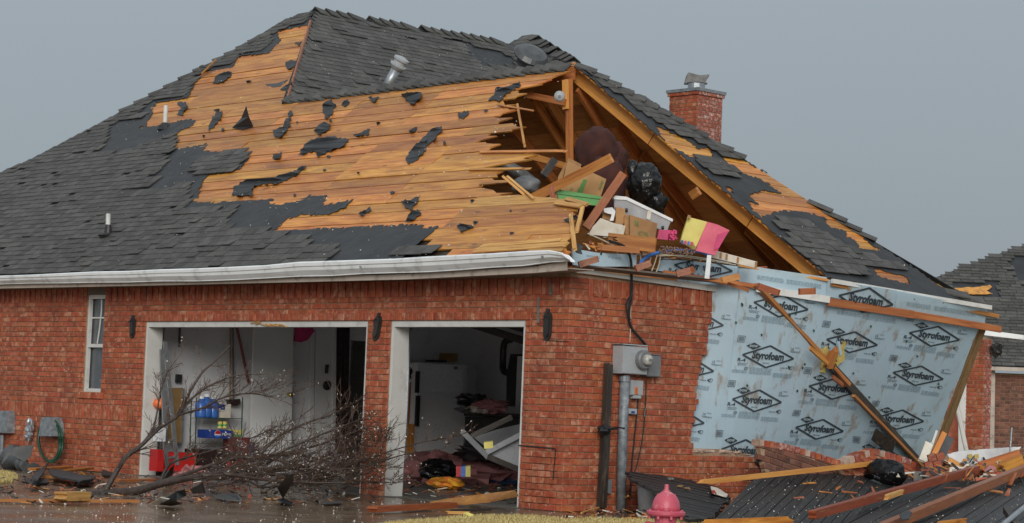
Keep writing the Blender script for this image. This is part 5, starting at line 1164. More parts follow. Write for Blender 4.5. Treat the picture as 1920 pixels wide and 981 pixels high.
# wire shelf
sh = thing('wire_shelf', G(410, 880, .4), 'dark green wire shelf rack against the garage wall holding bottles and cartons', 'shelf')
for x in (359, 369, 455): b = MB(); b.tube([G(x, 745, .45 if x != 369 else .1), G(x-4, 870, .45 if x != 369 else .1)], .010, 5); b.build('shelf_post', 'hose', sh)
for (x0, x1, y0) in ((358, 455, 784), (357, 452, 831)):
    b = MB()
    for q in range(5): b.tube([G(x0, y0, .1+q*.09), G(x1, y0+1, .1+q*.09)], .006, 4)
    b.build('wire_deck', 'hose', sh, kind='stuff')
def bottle(cx, y0, y1, w_, m, lab):
    a, c = G(cx, y1, .35), G(cx, y0, .35); h = c.z-a.z; r_ = w_/90/2; b = MB(); b.lathe(a, [(r_*.95, 0), (r_, .03), (r_, h*.68), (r_*.45, h*.85), (r_*.4, h*.9)], seg=12); t = thing('detergent_bottle', a, lab, 'bottle', 'blue bottles on the wire shelf')
    b.build('bottle_body', m, t, smooth=True); b = MB(); b.lathe(a+V3((0, 0, h*.9)), [(r_*.5, 0), (r_*.5, h*.12)], seg=10); b.build('cap', 'whitepl', t)
bottle(376, 744, 783, 16, 'bluepl', 'blue bottle at the left end of the shelf top'); bottle(386, 740, 783, 17, 'bluepl', 'tallest blue bottle, second from the left on the shelf top'); bottle(398, 744, 784, 17, 'bluepl', 'pale blue bottle, rightmost on the shelf top')
def gbox(name, x0, y0, x1, y1, d, dep, m, par=None):
    a, c = G(x0, y0, d), G(x1, y1, d); b = MB(); b.box((a.x-dep, a.y, c.z), (dep, 0, 0), (0, c.y-a.y, 0), (0, 0, a.z-c.z)); return b.build(name, m, par)
tag(gbox('white_carton', 408, 757, 432, 784, .38, .2, 'paper'), 'white carton with a blue corner beside the blue bottles', 'carton')
b = MB(); b.box(G(411, 768, .385), (.004, 0, 0), (0, .1, 0), (0, 0, .08)); tag(b.build('blue_packet', 'navy'), 'small blue packet stuck on the white carton', 'packet')
for k, x in enumerate((409, 418)):
    t = thing('spray_can', G(x+3, 802, .35), 'yellow can on the blue soda carton, %s of two' % ('left' if k == 0 else 'right'), 'can', 'yellow cans'); b = MB(); a = G(x+3, 803, .35); b.lathe(a, [(.035, 0), (.035, .1)], seg=10); b.build('can_body', 'yellow', t); b = MB(); b.lathe(a+V3((0, 0, .03)), [(.036, 0), (.036, .03)], seg=10); b.build('can_label', 'green', t)
pc = thing('soda_carton', G(415, 822, .5), 'blue soda carton with a red and white globe and white lettering', 'carton')
gbox('carton_body', 389, 806, 436, 823, .5, .25, 'navy', pc)
gq = G(408, 814, .505); b = MB(); b.lathe(gq, [(.055, 0), (.055, .004)], axis=(1, 0, 0), seg=16); b.build('globe', 'whiteink', pc)
b = MB(); 
for s in (1,): b.add([gq+V3((.007, math.cos(a)*.052, math.sin(a)*.052)) for a in [q*math.pi/8 for q in range(9)]], [tuple(range(9))], 0)
b.build('globe_top', 'red', pc); b = MB(); b.add([gq+V3((.007, math.cos(a)*.052, -.01+math.sin(a)*.045)) for a in [math.pi+.2+q*(math.pi-.4)/8 for q in range(9)]], [tuple(range(9))], 0); b.build('globe_bottom', 'bluepl', pc)
b = MB(); place_text(b, 'PEPSI', 0, 0, 1, 1, lambda x, y: G(425+x*9, 815-y*2.6+x*.5, .51), .02); b.build('lettering', 'whiteink', pc)
tag(gbox('yellow_box', 440, 806, 455, 814, .45, .2, 'yellow'), 'small green and yellow box at the right end of the shelf', 'box')
tag(gbox('yellow_box', 438, 815, 453, 822, .45, .2, 'green'), 'small green box under the yellow one at the end of the shelf', 'box')
dp = thing('soda_carton', G(455, 870, .6), 'dark red soda carton with white oval lettering standing by the shelf', 'carton')
gbox('carton_body', 441, 820, 467, 866, .6, .3, 'darkred', dp)
f2 = lambda x, y: G(453+x*9, 833+x*2-y*6, .61); b = MB()
for q in range(12): a, c = q*math.pi/6, (q+1)*math.pi/6; stroke(b, f2, (math.cos(a), math.sin(a)), (math.cos(c), math.sin(c)), .07, 1)
place_text(b, 'Dr', 0, .42, .35, .3, f2, .02); place_text(b, 'Pepper', 0, -.25, .7, .38, f2, .02); b.build('lettering', 'whiteink', dp)
tag(gbox('blue_can_pack', 469, 830, 476, 862, .6, .1, 'navy'), 'narrow blue and white drink pack right of the dark red carton', 'drink pack')
tag(gbox('dark_cabinet', 376, 843, 410, 880, .8, .4, 'brownbox'), 'dark brown cabinet on the floor under the shelf', 'cabinet'); tag(gbox('red_crate', 306, 848, 366, 884, .75, .35, 'red'), 'red plastic crate on the floor behind the ladder', 'crate')
tag(gbox('red_cooler', 296, 843, 306, 884, 1.0, .2, 'red'), 'bright red narrow cooler just inside the left doorway', 'cooler'); tag(gbox('white_jug', 299, 802, 310, 828, .9, .15, 'whitepl'), 'white jug above the red cooler beside the ladder', 'jug')
tag(gbox('red_box', 440, 862, 470, 882, .85, .2, 'red'), 'bright red box on the floor in front of the dark red carton', 'box'); tag(gbox('black_box', 411, 846, 440, 880, .6, .3, 'black'), 'black box between the dark cabinet and the dark red carton', 'box')
b = MB(); b.blob(atz(352, 887, .05), .35, .25, .12, seed=41, amp=.3, nu=20, nv=10); tag(b.build('insulation_clump', 'insul'), 'clump of pink insulation on the threshold under the ladder', 'insulation')
b = MB(); b.blob(G(300, 757, .6), .1, .1, .08, seed=4, amp=.1); tag(b.build('orange_ball', 'orange_led', smooth=True), 'orange ball between the ladder and the tan table', 'ball')
# dark room behind the doorway
# ---- right bay
fg = thing('refrigerator', atx(825, 850, -8.4), 'white fridge freezer with a black handle seen through the right garage doorway', 'refrigerator')
def H(x, y, d=.8): return atx(x, y, -9.2+d)
def hbox(name, x0, y0, x1, y1, d, dep, m, par=None):
    a, c = H(x0, y0, d), H(x1, y1, d); b = MB(); b.box((a.x-dep, a.y, c.z), (dep, 0, 0), (0, c.y-a.y, 0), (0, 0, a.z-c.z)); return b.build(name, m, par)
hbox('fridge_body', 785, 680, 868, 880, .78, .65, 'fridge_white', fg); hbox('freezer_door', 784, 681, 867, 738, .84, .055, 'fridge_white', fg); hbox('fridge_door', 784, 741, 867, 870, .84, .055, 'fridge_white', fg)
hbox('handle', 783, 696, 786, 737, .90, .05, 'black', fg); hbox('handle', 783, 742, 786, 800, .90, .05, 'black', fg); hbox('badge', 851, 687, 858, 693, .845, .004, 'galv', fg)
tag(hbox('brown_jar', 839, 662, 858, 679, .6, .2, 'tan'), 'brown jar standing on top of the white fridge', 'jar')
tag(hbox('black_tray', 820, 675, 838, 680, .7, .3, 'black'), 'flat black tray on top of the white fridge', 'tray')
LTg = lambda p0, p1, d, w_, m, lab: tag(lumber('plank', G(*p0, d), G(*p1, d), w_, .04, m, None, up=(1, 0, 0)), lab, 'plank')
LTg((775, 710), (757, 845), .6, .10, 'pine_mid', 'plank leaning at the wall left of the white fridge'); LTg((768, 795), (764, 850), .9, .06, 'pine', 'short pale plank standing beside the fridge'); LTg((774, 795), (772, 850), .95, .05, 'pine', 'narrow pale batten right against the fridge')
b = MB(); b.blob(G(769, 700, .55), .1, .12, .1, seed=6, amp=.3); tag(b.build('cloth_roll', 'maroon'), 'dark red cloth roll above the leaning planks', 'cloth')
def W6(x, y, Y=6.0): return aty(x, y, Y)
pl = thing('duct_pipe', W6(948, 640, 6.3), 'black duct pipe with elbows on the garage back wall', 'pipe'); b = MB(); b.tube(smooth([W6(960, 636, 6.5), W6(948, 640, 6.4), W6(944, 655, 6.4), W6(943, 690, 6.4), W6(948, 698, 6.3), W6(958, 700, 6.3)]), .055, 8); b.build('pipe_run', 'black', pl, smooth=True)
wh = thing('water_heater', W6(960, 760, 6.0), 'dark tall heater cabinet beside the white panel on the back wall', 'heater')
slab('cabinet', [(957, 664), (968, 664), (966, 760), (949, 762), (950, 700)], lambda x, y: W6(x, y, 5.9), (0, .4, 0), 'black', wh); slab('panel', [(970, 668), (984, 668), (980, 770), (966, 770)], lambda x, y: W6(x, y, 5.8), (0, .3, 0), 'door', wh)
tag(lumber('ceiling_beam', atd(880, 607, 31), atd(985, 640, 30), .12, .08, 'char', None), 'dark track beam hanging down inside the right garage doorway', 'beam'); tag(lumber('ceiling_beam', atd(940, 607, 30.5), atd(985, 620, 30), .06, .06, 'char', None), 'thin dark rail hanging above the larger dark beam', 'rail')
wkb = thing('workbench', W6(910, 850, 5.5), 'dark workbench piled with clutter right of the fridge', 'workbench'); slab('bench_top', [(870, 774), (985, 776), (985, 782), (870, 780)], lambda x, y: W6(x, y, 5.2), (0, .9, 0), 'char', wkb); slab('bench_front', [(872, 781), (985, 783), (985, 850), (872, 850)], lambda x, y: W6(x, y, 5.6), (0, .3, 0), 'black', wkb)
for k, (x, y, rx, rz, m, lab, cat) in enumerate(((888, 752, .28, .10, 'black', 'crumpled black tarp on the workbench', 'tarp'), (918, 762, .30, .10, 'insul', 'pink insulation lump on the workbench', 'insulation'), (884, 768, .25, .06, 'greybox', 'grey folded bundle at the left end of the workbench', 'bundle'), (905, 768, .2, .05, 'paper', 'pale dish lying on the workbench', 'dish'), (905, 850, .55, .12, 'black', 'black clutter heap under the workbench', 'heap'))):
    b = MB(); b.blob(W6(x, y, 5.0-k*.02), rx, .2, rz, seed=50+k, amp=.45, nu=18, nv=10, freq=4); tag(b.build('clutter', m), lab, cat)
b = MB(); b.blob(atz(838, 903, .0), 1.0, 1.0, .42, seed=61, amp=.25, nu=40, nv=16, freq=4); b.blob(atz(905, 905, .0), .8, .7, .33, seed=62, amp=.3, nu=30, nv=12, freq=4); tag(b.build('insulation_pile', 'insul'), 'wide heap of pink insulation across the garage floor', 'insulation')
b = MB(); b.blob(atd(822, 881, 33.0), .32, .28, .16, seed=63, amp=.15, nu=26, nv=14, freq=4); tag(b.build('black_bag', 'plastic_bag'), 'black plastic bag on the pink heap in front of the fridge', 'bag')
b = MB(); b.blob(atz(838, 906, .10), .30, .2, .09, seed=64, amp=.2, nu=20, nv=10, freq=4); tag(b.build('yellow_bag', mat('yellow_bag', (.75, .42, .03), (.6, .12, .03), scale=12, rough=.5)), 'yellow and orange bag on the garage floor', 'bag')
cb = thing('toy_box', atz(870, 893, 0), 'small box of red, blue and yellow squares on the garage floor', 'box')
for k, m in enumerate(('red', 'bluepl', 'yellow')): x = 855+k*9; slabd('colour_panel', [(x, 875), (x+9, 874), (x+9, 894), (x, 894)], 30.3, .2, m, cb)
t = thing('bucket', atz(896, 903, 0), 'grey bucket with a pale rim behind the toy box', 'bucket'); b = MB(); b.lathe(atz(896, 903, 0), [(.12, 0), (.15, .2)], seg=16); b.build('bucket_wall', 'greybox', t); b = MB(); b.lathe(atz(896, 903, 0)+V3((0, 0, .2)), [(.155, 0), (.155, .02)], seg=16); b.build('rim', 'galv', t)
b = MB(); b.blob(atz(935, 905, .03), .5, .3, .05, seed=65, amp=.5, nu=24, nv=8, freq=5); tag(b.build('blue_cloth', mat('blue_cloth', (.05, .12, .28), (.02, .03, .05), scale=14)), 'dark blue patterned cloth flat on the garage floor by the right jamb', 'cloth')
gp = thing('fallen_garage_door', atd(930, 850, 27.4), 'buckled white garage door section fallen inside the right doorway', 'garage door')
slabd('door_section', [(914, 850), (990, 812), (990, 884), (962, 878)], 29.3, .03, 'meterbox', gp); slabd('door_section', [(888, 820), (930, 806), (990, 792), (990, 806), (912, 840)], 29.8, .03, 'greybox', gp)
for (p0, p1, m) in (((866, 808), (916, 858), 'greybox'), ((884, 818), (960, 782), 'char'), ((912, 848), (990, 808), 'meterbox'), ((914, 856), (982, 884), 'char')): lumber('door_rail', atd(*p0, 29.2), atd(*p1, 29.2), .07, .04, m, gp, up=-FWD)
tag(slabd('yellow_jug', [(907, 830), (924, 828), (925, 840), (908, 842)], 28.0, .15, 'yellow'), 'olive yellow jug behind the fallen garage door section', 'jug')

# ================================================================== NEAR THE LEFT WALL
def P0(x, y, d=.0): return aty(x, y, -d)
eb = thing('electrical_box', P0(0, 815, .1), 'pale grey electrical box at the left edge on the brick wall', 'electrical box'); slab('box_body', [(-25, 771), (12, 770), (14, 777), (13, 812), (-25, 812)], lambda x, y: P0(x, y, .14), (0, .14, 0), 'pipe', eb); slab('box_door', [(-25, 788), (11, 788), (10, 810), (-25, 810)], lambda x, y: P0(x, y, .15), (0, .01, 0), 'pipe', eb)
b = MB(); b.tube([P0(4, 816, .08), P0(3, 856, .08)], .03, 8); b.build('box_pipe', 'pipe', eb)
sl = thing('broken_wall_tap', P0(52, 820, .1), 'crushed silvery fitting between the electrical box and the hose', 'fitting'); b = MB(); b.blob(P0(56, 800, .1), .08, .06, .11, seed=71, amp=.4, nu=14, nv=9); b.build('crushed_cover', 'galv', sl); b = MB(); b.blob(P0(53, 818, .12), .06, .05, .07, seed=72, amp=.4, nu=10, nv=7); b.build('fitting_body', 'galv', sl); b = MB(); b.tube([P0(55, 824, .1), P0(50, 840, .08)], .012, 5); b.build('fitting_stem', 'galv', sl)
hr = thing('hose_holder', P0(85, 820, .1), 'grey hose holder on the brick wall with a green hose coiled round it', 'hose holder')
slab('holder_cover', [(75, 792), (78, 783), (92, 782), (97, 795), (98, 818), (73, 818)], lambda x, y: P0(x, y, .22), (0, .21, 0), 'pipe', hr)
hs_ = thing('garden_hose', P0(92, 866, .12), 'dark green garden hose looped on the grey holder', 'hose')
for k in range(6):
    b = MB(); r1, r2 = 19+k*.9, 38+k*.7
    pts = [P0(92+k*.5+math.cos(a)*r1+math.sin(a)*2, 826+math.sin(a)*r2, .10+.02*(k % 3)+(.03 if math.sin(a) > 0 else 0)) for a in [q*math.pi/9 for q in range(18)]]
    b.tube(pts+[pts[0]], .014, 6); b.build('hose_loop', 'hose', hs_, smooth=True)
tv = thing('roof_vent', atz(40, 893, 0), 'dented silver roof vent pipe lying by the brick wall with its dark cone', 'roof vent')
a, c = atd(28, 862, 32.5), atd(62, 885, 31.6); b = MB(); ax = (c-a).normalized(); b.lathe(a, [(.21, -.08), (.20, -.06), (.11, .12), (.085, .22), (.085, .36), (.10, .37), (.10, .40), (.075, .42), (.072, .62)], axis=ax, seg=20); b.build('vent_pipe', 'roof_metal', tv, smooth=False)
b = MB(); b.prism([atd(x, y, 32.0) for x, y in ((2, 872), (10, 850), (30, 838), (62, 835), (58, 855), (46, 866), (20, 852))], FWD*.02); b.build('vent_flange', 'roof_metal', tv)
b = MB(); b.lathe(c+ax*.0, [(.13, 0), (.13, .01)], axis=ax, seg=16); b.build('vent_collar', 'roof_metal', tv)
b = MB(); b.tube([atz(233, 882, .0), atz(233, 882, 0)+V3((0, 0, .33))], .02, 6); tag(b.build('stake', 'white'), 'thin white stake standing at the wall left of the left doorway', 'stake')
# board and felt debris on the wet ground
def flat(name, poly, z, m, label, cat, th=.02, amp=.8, tiltx=0): return tag(slab(name, poly, lambda x, y: atz(x, y, z)+V3((0, 0, (x-poly[0][0])*tiltx)), (0, 0, -th), m, None, amp), label, cat)
def ground_board(p0, p1, w_, m, label, z=.03, br=(.04, .04), th=.03): a, c = atz(*p0, z), atz(*p1, z); return tag(lumber('plank', a, c, w_, th, m, None, broken=br), label, 'plank')
ground_board((-30, 938), (262, 940), .09, 'pine_mid', 'long thin wet plank lying on the driveway at the left edge')
ground_board((112, 931), (160, 930), .16, 'splinter', 'pale splintered stump end of wood in front of the tree trunk', z=.08, th=.09)
ground_board((216, 901), (288, 900), .12, 'pine_mid', 'short orange board by the wall under the left door jamb')
ground_board((100, 886), (168, 878), .13, 'deck', 'broken orange board at the wall foot behind the felt scraps', z=.06)
ground_board((60, 880), (130, 876), .12, 'deck', 'orange board end beside the silver vent pipe', z=.09)
ground_board((70, 893), (150, 898), .14, 'pine_mid', 'orange board half covered by dark felt scraps', z=.05)
for k, (pl, z, lab) in enumerate((([(60, 892), (85, 872), (92, 866), (80, 888), (70, 900)], .12, 'upturned dark felt scrap right of the silver vent pipe'), ([(90, 878), (140, 886), (175, 896), (150, 902), (100, 892)], .10, 'dark felt sheet draped on the orange boards'), ([(45, 898), (80, 895), (92, 904), (60, 908)], .03, 'flat felt scrap beside the grass patch'), ([(192, 880), (215, 886), (208, 890), (190, 888)], .05, 'small black felt scrap at the wall foot'), ([(140, 888), (180, 892), (172, 903), (145, 905)], .07, 'crumpled felt scrap at the right end of the board heap'))):
    flat('felt_sheet', pl, z, 'felt', lab, 'felt')
def card(poly, zs, m, label, cat='felt'):     # sheet with corner heights; poly px, zs heights
    b = MB(); b.prism([atz(x, y, z) for (x, y), z in zip(poly, zs)], (0.0, 0.012, .008)); return tag(b.build('felt_sheet', m), label, cat)
card([(530, 935), (520, 915), (540, 890), (550, 888), (548, 905)], (.0, .2, .42, .45, .25), 'felt', 'tall dark felt sheet standing on edge in front of the branches')
card([(515, 938), (530, 935), (548, 944), (545, 947)], (.05, .02, .02, .01), 'felt', 'flat dark flap at the foot of the standing felt sheet')
card([(310, 935), (330, 922), (345, 918), (348, 930), (330, 940)], (.05, .12, .16, .08, .02), 'felt', 'lifted black felt flap in front of the tree trunk')
card([(280, 946), (300, 933), (318, 937), (336, 944), (310, 948)], (.01, .1, .12, .04, .01), 'paper', 'torn white and black sheet lying on the wet driveway')
card([(298, 946), (318, 936), (340, 946), (320, 949)], (.02, .13, .05, .02), 'felt', 'black felt corner over the torn white sheet')
card([(398, 930), (420, 926), (445, 928), (452, 940), (420, 938)], (.03, .06, .08, .02, .02), 'roof_metal', 'grey shingle piece lying on the driveway below the trunk')
card([(290, 905), (318, 880), (326, 872), (322, 890), (300, 908)], (.02, .2, .28, .1, .02), 'felt', 'curled black felt strip under the ladder feet')
card([(356, 918), (378, 906), (384, 925), (362, 926)], (.1, .22, .1, .05), 'felt', 'small black scrap resting on the tree trunk')
card([(600, 942), (640, 940), (636, 945), (610, 946)], (.02, .02, .02, .02), 'roof_metal', 'flat grey scrap on the driveway near the middle pillar')
pw = atz
b = MB(); b.prism([pw(806, 944, .02), pw(838, 938, .07), (pw(900, 930, .14)), pw(965, 922, .22), pw(972, 931, .20), pw(920, 942, .08), pw(868, 947, .03)], (0, 0, .018)); tag(b.build('plywood_sheet', 'ply'), 'curved sheet of wet plywood in front of the right garage doorway', 'plywood')
ground_board((696, 955), (850, 947), .12, 'pine_wet', 'bright orange wet plank sticking out left of the plywood sheet', z=.05, th=.06)
ground_board((845, 958), (920, 956), .05, 'char', 'dark strip lying under the plywood sheet', z=.02)
ground_board((835, 961), (880, 962), .03, 'splinter', 'thin pale stick in front of the plywood sheet', z=.02)
b = MB(); b.blob(atz(878, 966, .03), .07, .05, .03, seed=5, amp=.5, nu=8, nv=5); tag(b.build('yellow_scrap', 'yellow'), 'small yellow scrap on the driveway before the plywood', 'scrap')
b = MB(); b.tube(smooth([atz(1090, 962, .02), atz(1130, 950, .06), atz(1160, 940, .12), atz(1178, 930, .2)]), .012, 5); tag(b.build('stick', 'splinter'), 'thin pale stick lying across the foot of the grey pipe', 'stick')

# ================================================================== FALLEN TREE
TR = thing('fallen_tree', atz(180, 930, 0), 'bare fallen tree with wet brown trunk lying across the left garage doorway', 'tree')
def ty(x): return lerp(-4.2, -.9, min(1, max(0, (x-165)/480)))
def T3(x, y, d=0): return aty(x, y, ty(x)+d)
b = MB(); b.tube(smooth([T3(165, 930), T3(200, 926), T3(250, 922), T3(300, 908), T3(360, 896), T3(420, 886), T3(500, 880), T3(580, 872)]), [.026+.042*max(0, 1-i/20) for i in range(29)], 10); b.build('trunk', 'bark', TR, smooth=True)
tw = MB(); tips = []
def branch(pts, r0, r1, name='branch', yo=0, dens=1.0, ln=.5):
    P = smooth([T3(x, y, yo) for x, y in pts]); n = len(P); b = MB(); b.tube(P, [lerp(r0, r1, i/(n-1)) for i in range(n)], 7); b.build(name, 'bark', TR, smooth=True)
    for i in range(2, n):
        d = (P[i]-P[i-1]).normalized()
        if R_() < dens:
            for s in range(2 if R_() < .5 else 1): grow(P[i], d, U(.35, 1)*ln, lerp(r0, r1, i/(n-1))*.5, 2)
def grow(p, d, L, r, lev):
    side = V3((U(-1, 1), U(-.7, .7), U(-.6, .55))).normalized(); d = (d*.9+side*.65).normalized(); pts = [p]; q = p; n = 4
    for k in range(n): d = (d+V3((U(-.16, .16), U(-.16, .16), U(-.08, .16)))).normalized(); q = q+d*L/n; q.z = max(q.z, .02); pts.append(q.copy())
    r = max(.0035, min(r, .012)); tw.tube(pts, [lerp(r, .0022, i/n) for i in range(n+1)], 3, caps=False); tips.append(pts[-1]); tips.append(pts[2])
    if lev > 0:
        for k in (1, 2, 3):
            if R_() < .75: grow(pts[k], d, L*U(.45, .75), r*.6, lev-1)
branch([(195, 926), (215, 890), (236, 858), (262, 838), (300, 802), (335, 778), (352, 742), (378, 700), (400, 680), (432, 648)], .034, .008, dens=.38, ln=.45)
branch([(335, 778), (380, 765), (420, 745), (470, 738), (510, 745)], .016, .006, dens=.7, ln=.5)
branch([(345, 760), (390, 725), (440, 705), (475, 702)], .014, .005, dens=.6, ln=.4)
branch([(262, 838), (288, 800), (300, 740), (312, 700), (330, 676)], .015, .004, dens=.6, ln=.35)
branch([(300, 905), (360, 885), (430, 862), (500, 855), (560, 845), (640, 820), (690, 800)], .026, .010, dens=.8, ln=.5, yo=.2)
branch([(480, 862), (520, 820), (570, 795), (620, 778), (640, 768)], .018, .006, dens=.7, ln=.4, yo=.3)
branch([(520, 850), (590, 820), (640, 800), (680, 785)], .016, .006, dens=.8, ln=.4, yo=-.2)
branch([(380, 892), (470, 890), (560, 888), (640, 880), (680, 876)], .02, .008, dens=.9, ln=.6, yo=-.3)
branch([(420, 888), (500, 900), (580, 905), (660, 905)], .022, .008, dens=.9, ln=.5, yo=-.5)
branch([(560, 875), (620, 850), (660, 830), (688, 820)], .02, .008, dens=1, ln=.55, yo=.5)
branch([(600, 900), (700, 870), (760, 852), (830, 842)], .010, .004, dens=.4, ln=.3, yo=-.2)
branch([(640, 880), (720, 850), (790, 830), (850, 820)], .010, .004, dens=.7, ln=.3, yo=.1)
branch([(640, 900), (730, 905), (780, 900)], .010, .004, dens=.7, ln=.3, yo=.0)
branch([(300, 905), (320, 870), (380, 850), (450, 830), (520, 800)], .018, .005, dens=.8, ln=.5, yo=.5)
branch([(500, 870), (540, 850), (600, 860), (670, 850)], .02, .01, dens=1, ln=.5, yo=.8)
for k in range(46):
    x = U(360, 660); y_ = U(868, 918); branch([(x, y_), (min(x+U(20, 70), 700), y_-U(0, 30)), (min(x+U(60, 130), 720), y_-U(5, 75))], .010, .003, name='branch', yo=U(-.5, .9), dens=.8, ln=.33)
tw.build('twigs', 'twig', TR, kind='stuff')
fl = MB()
def fleck(b, c, s): 
    d = [V3((U(-1, 1), U(-1, 1), U(-1, 1)))*s for _ in range(4)]; b.add([c+q for q in d], [(0, 1, 2), (0, 2, 3), (0, 3, 1), (1, 3, 2)])
for t in tips:
    if R_() < .12: fleck(fl, t, U(.008, .017))
fl.build('buds', 'fleck', TR, kind='stuff')

# ================================================================== HYDRANT
hb = atz(1245, 1057, 0); HY = thing('fire_hydrant', hb, 'faded pink red fire hydrant in front of the fallen dark boards', 'fire hydrant')
b = MB(); b.lathe(hb, [(.11, 0), (.11, .03), (.085, .04), (.085, .36), (.10, .37)], seg=28); b.build('barrel', 'hydrant', HY, smooth=False)
b = MB(); b.lathe(hb+V3((0, 0, .37)), [(.145, 0), (.152, .012), (.152, .03), (.146, .036), (.112, .042)], seg=32); b.build('flange', 'hydrant', HY)
b = MB(); b.lathe(hb+V3((0, 0, .41)), [(.112, 0), (.110, .03), (.102, .07), (.085, .105), (.058, .13), (.040, .142), (.034, .146)], seg=32); b.build('bonnet', 'hydrant', HY, smooth=True)
b = MB(); b.lathe(hb+V3((0, 0, .554)), [(.030, 0), (.028, .012), (.019, .016), (.017, .055), (.012, .058)], seg=6); b.build('operating_nut', 'hydrant', HY)
for k in range(8): a = k*math.pi/4+.3; b = MB(); b.lathe(hb+V3((math.cos(a)*.132, math.sin(a)*.132, .345)), [(.012, 0), (.012, .07)], seg=6); b.build('flange_bolt', 'hydrant', HY)
for k in range(6): a = k*math.pi/3; b = MB(); b.bar(hb+V3((math.cos(a)*.104, math.sin(a)*.104, .45)), hb+V3((math.cos(a)*.066, math.sin(a)*.066, .535)), .014, .012, up=(math.cos(a), math.sin(a), .4)); b.build('bonnet_rib', 'hydrant', HY)
b = MB(); b.lathe(hb+V3((0, 0, .27))-RGT*.07, [(.05, 0), (.05, .05), (.06, .055), (.06, .08), (.02, .09)], axis=-RGT-FWD*.3, seg=18); b.build('hose_cap', 'hydrant', HY)
b = MB(); b.lathe(hb+V3((0, 0, .26))+RGT*.07, [(.05, 0), (.05, .05), (.06, .055), (.06, .08), (.02, .09)], axis=RGT, seg=18); b.build('hose_cap', 'hydrant', HY)
b = MB(); b.lathe(hb+V3((0, 0, .24))-FWD*.07, [(.065, 0), (.065, .05), (.075, .055), (.075, .085), (.02, .095)], axis=-FWD, seg=20); b.build('pumper_cap', 'hydrant', HY)
bk = thing('bucket', atz(1216, 962, 0), 'white plastic bucket against the brick wall behind the hydrant', 'bucket'); b = MB(); b.lathe(atz(1216, 962, 0), [(.125, 0), (.145, .34)], seg=24); b.build('bucket_wall', 'whitepl', bk, smooth=True); b = MB(); b.lathe(atz(1216, 962, 0)+V3((0, 0, .30)), [(.15, 0), (.152, .015), (.152, .03), (.147, .04)], seg=24); b.build('rim', 'whitepl', bk)

# ================================================================== FALLEN ROOF DECK AND DEBRIS ON THE RIGHT
def plane3(a, b_, c): n = (b_-a).cross(c-a).normalized(); return n, n.dot(a)
def deckslab(name, label, poly, A, B, C, dirpx, w_, m='tarpaper', th=.03):
    """boards cut from the px outline on the plane ABC; boards run along dirpx"""
    n, d = plane3(A, B, C)
    if n.dot(FWD) > 0: n, d = -n, -d
    Q = lambda x, y, o=0: hit(x, y, n, d+o)
    root_ = thing(name, Q(*poly[0]), label, 'fallen roof section')
    ex = (Q(*dirpx[1])-Q(*dirpx[0])).normalized(); ey = n.cross(ex).normalized(); O = Q(*poly[0])
    pts = [((Q(x, y)-O).dot(ex), (Q(x, y)-O).dot(ey)) for x, y in poly]
    y0 = min(p[1] for p in pts); y1 = max(p[1] for p in pts); y = y0
    while y < y1:
        yb = min(y+w_-.008, y1); xs = []
        for yy in (y+.002, yb-.002):
            cr_ = []
            for i in range(len(pts)):
                a, c = pts[i], pts[(i+1) % len(pts)]
                if (a[1] > yy) != (c[1] > yy): cr_.append(a[0]+(yy-a[1])/(c[1]-a[1])*(c[0]-a[0]))
            xs.append((min(cr_), max(cr_)) if len(cr_) >= 2 else None)
        if xs[0] or xs[1]:
            s0 = xs[0] or xs[1]; s1 = xs[1] or xs[0]; lift = U(0, .012); j0, j1 = U(-.04, .06), U(-.06, .04)
            P = lambda a, c: O+ex*a+ey*c+n*lift
            q = [P(s0[0]+j0, y), P(s0[1]+j1, y), P(s1[1]+j1, yb), P(s1[0]+j0, yb)]
            bb = MB(); bb.prism(q, -n*th, 0); mt = frame(q[0], ex, None, n); ob = bb.build('board', m, None, mtx=mt); setpar(ob, root_)
        y += w_
    return root_, Q
A_ = atz(1322, 985, .02); B_ = atx(1440, 884, .75); C_ = atz(1640, 985, .02)
S_A, QA = deckslab('fallen_roof_deck', 'large slab of charred dark boards sloping from the ground up to the broken brick wall', [(1316, 990), (1422, 893), (1436, 880), (1560, 868), (1700, 880), (1760, 880), (1640, 990)], A_, B_, C_, ((1330, 978), (1440, 886)), .095)
A2 = atz(1600, 992, .06); B2 = atx(1770, 880, 1.25); C2 = atz(1920, 992, .10)
S_B, QB = deckslab('fallen_roof_deck', 'second charred board slab at the lower right corner under the long red timbers', [(1560, 1000), (1700, 905), (1790, 893), (1860, 880), (1960, 868), (1960, 1000)], A2, B2, C2, ((1640, 975), (1790, 893)), .095)
A3 = atx(1172, 884, .35); B3 = atx(1400, 940, .55); C3 = atz(1340, 978, .03)
S_C, QC = deckslab('fallen_roof_piece', 'small dark roof piece hanging over the white bucket against the wall', [(1172, 884), (1250, 893), (1330, 905), (1372, 935), (1330, 975), (1290, 975), (1255, 935), (1190, 905)], A3, B3, C3, ((1180, 888), (1350, 925)), .09)
def RT(p0, p1, d0, d1, w_, h_, m, label, br=(.04, .04), nm='timber'): return tag(lumber(nm, atd(*p0, d0), atd(*p1, d1), w_, h_, m, None, up=-FWD, broken=br), label, 'timber')
def onA(x, y, o=.05): return QA(x, y, o)
def dep(p): return (p-CAM).dot(FWD)/ (ray(960, 490).dot(FWD))
def RQ(Q, p0, p1, w_, h_, m, label, br=(.04, .04), o0=.05, o1=.05): return tag(lumber('timber', Q(*p0, o0), Q(*p1, o1), w_, h_, m, None, up=(0, 0, 1), broken=br), label, 'timber')
RQ(QA, (1310, 905), (1648, 868), .05, .055, 'pine', 'long pale orange timber lying across the top of the dark slab', (.25, .05), .15, .15)
RQ(QB, (1522, 966), (1832, 880), .08, .09, 'pine_wet', 'long red brown timber with a pale knot of splinters, upper of the pair', (.05, .03), .12, .14)
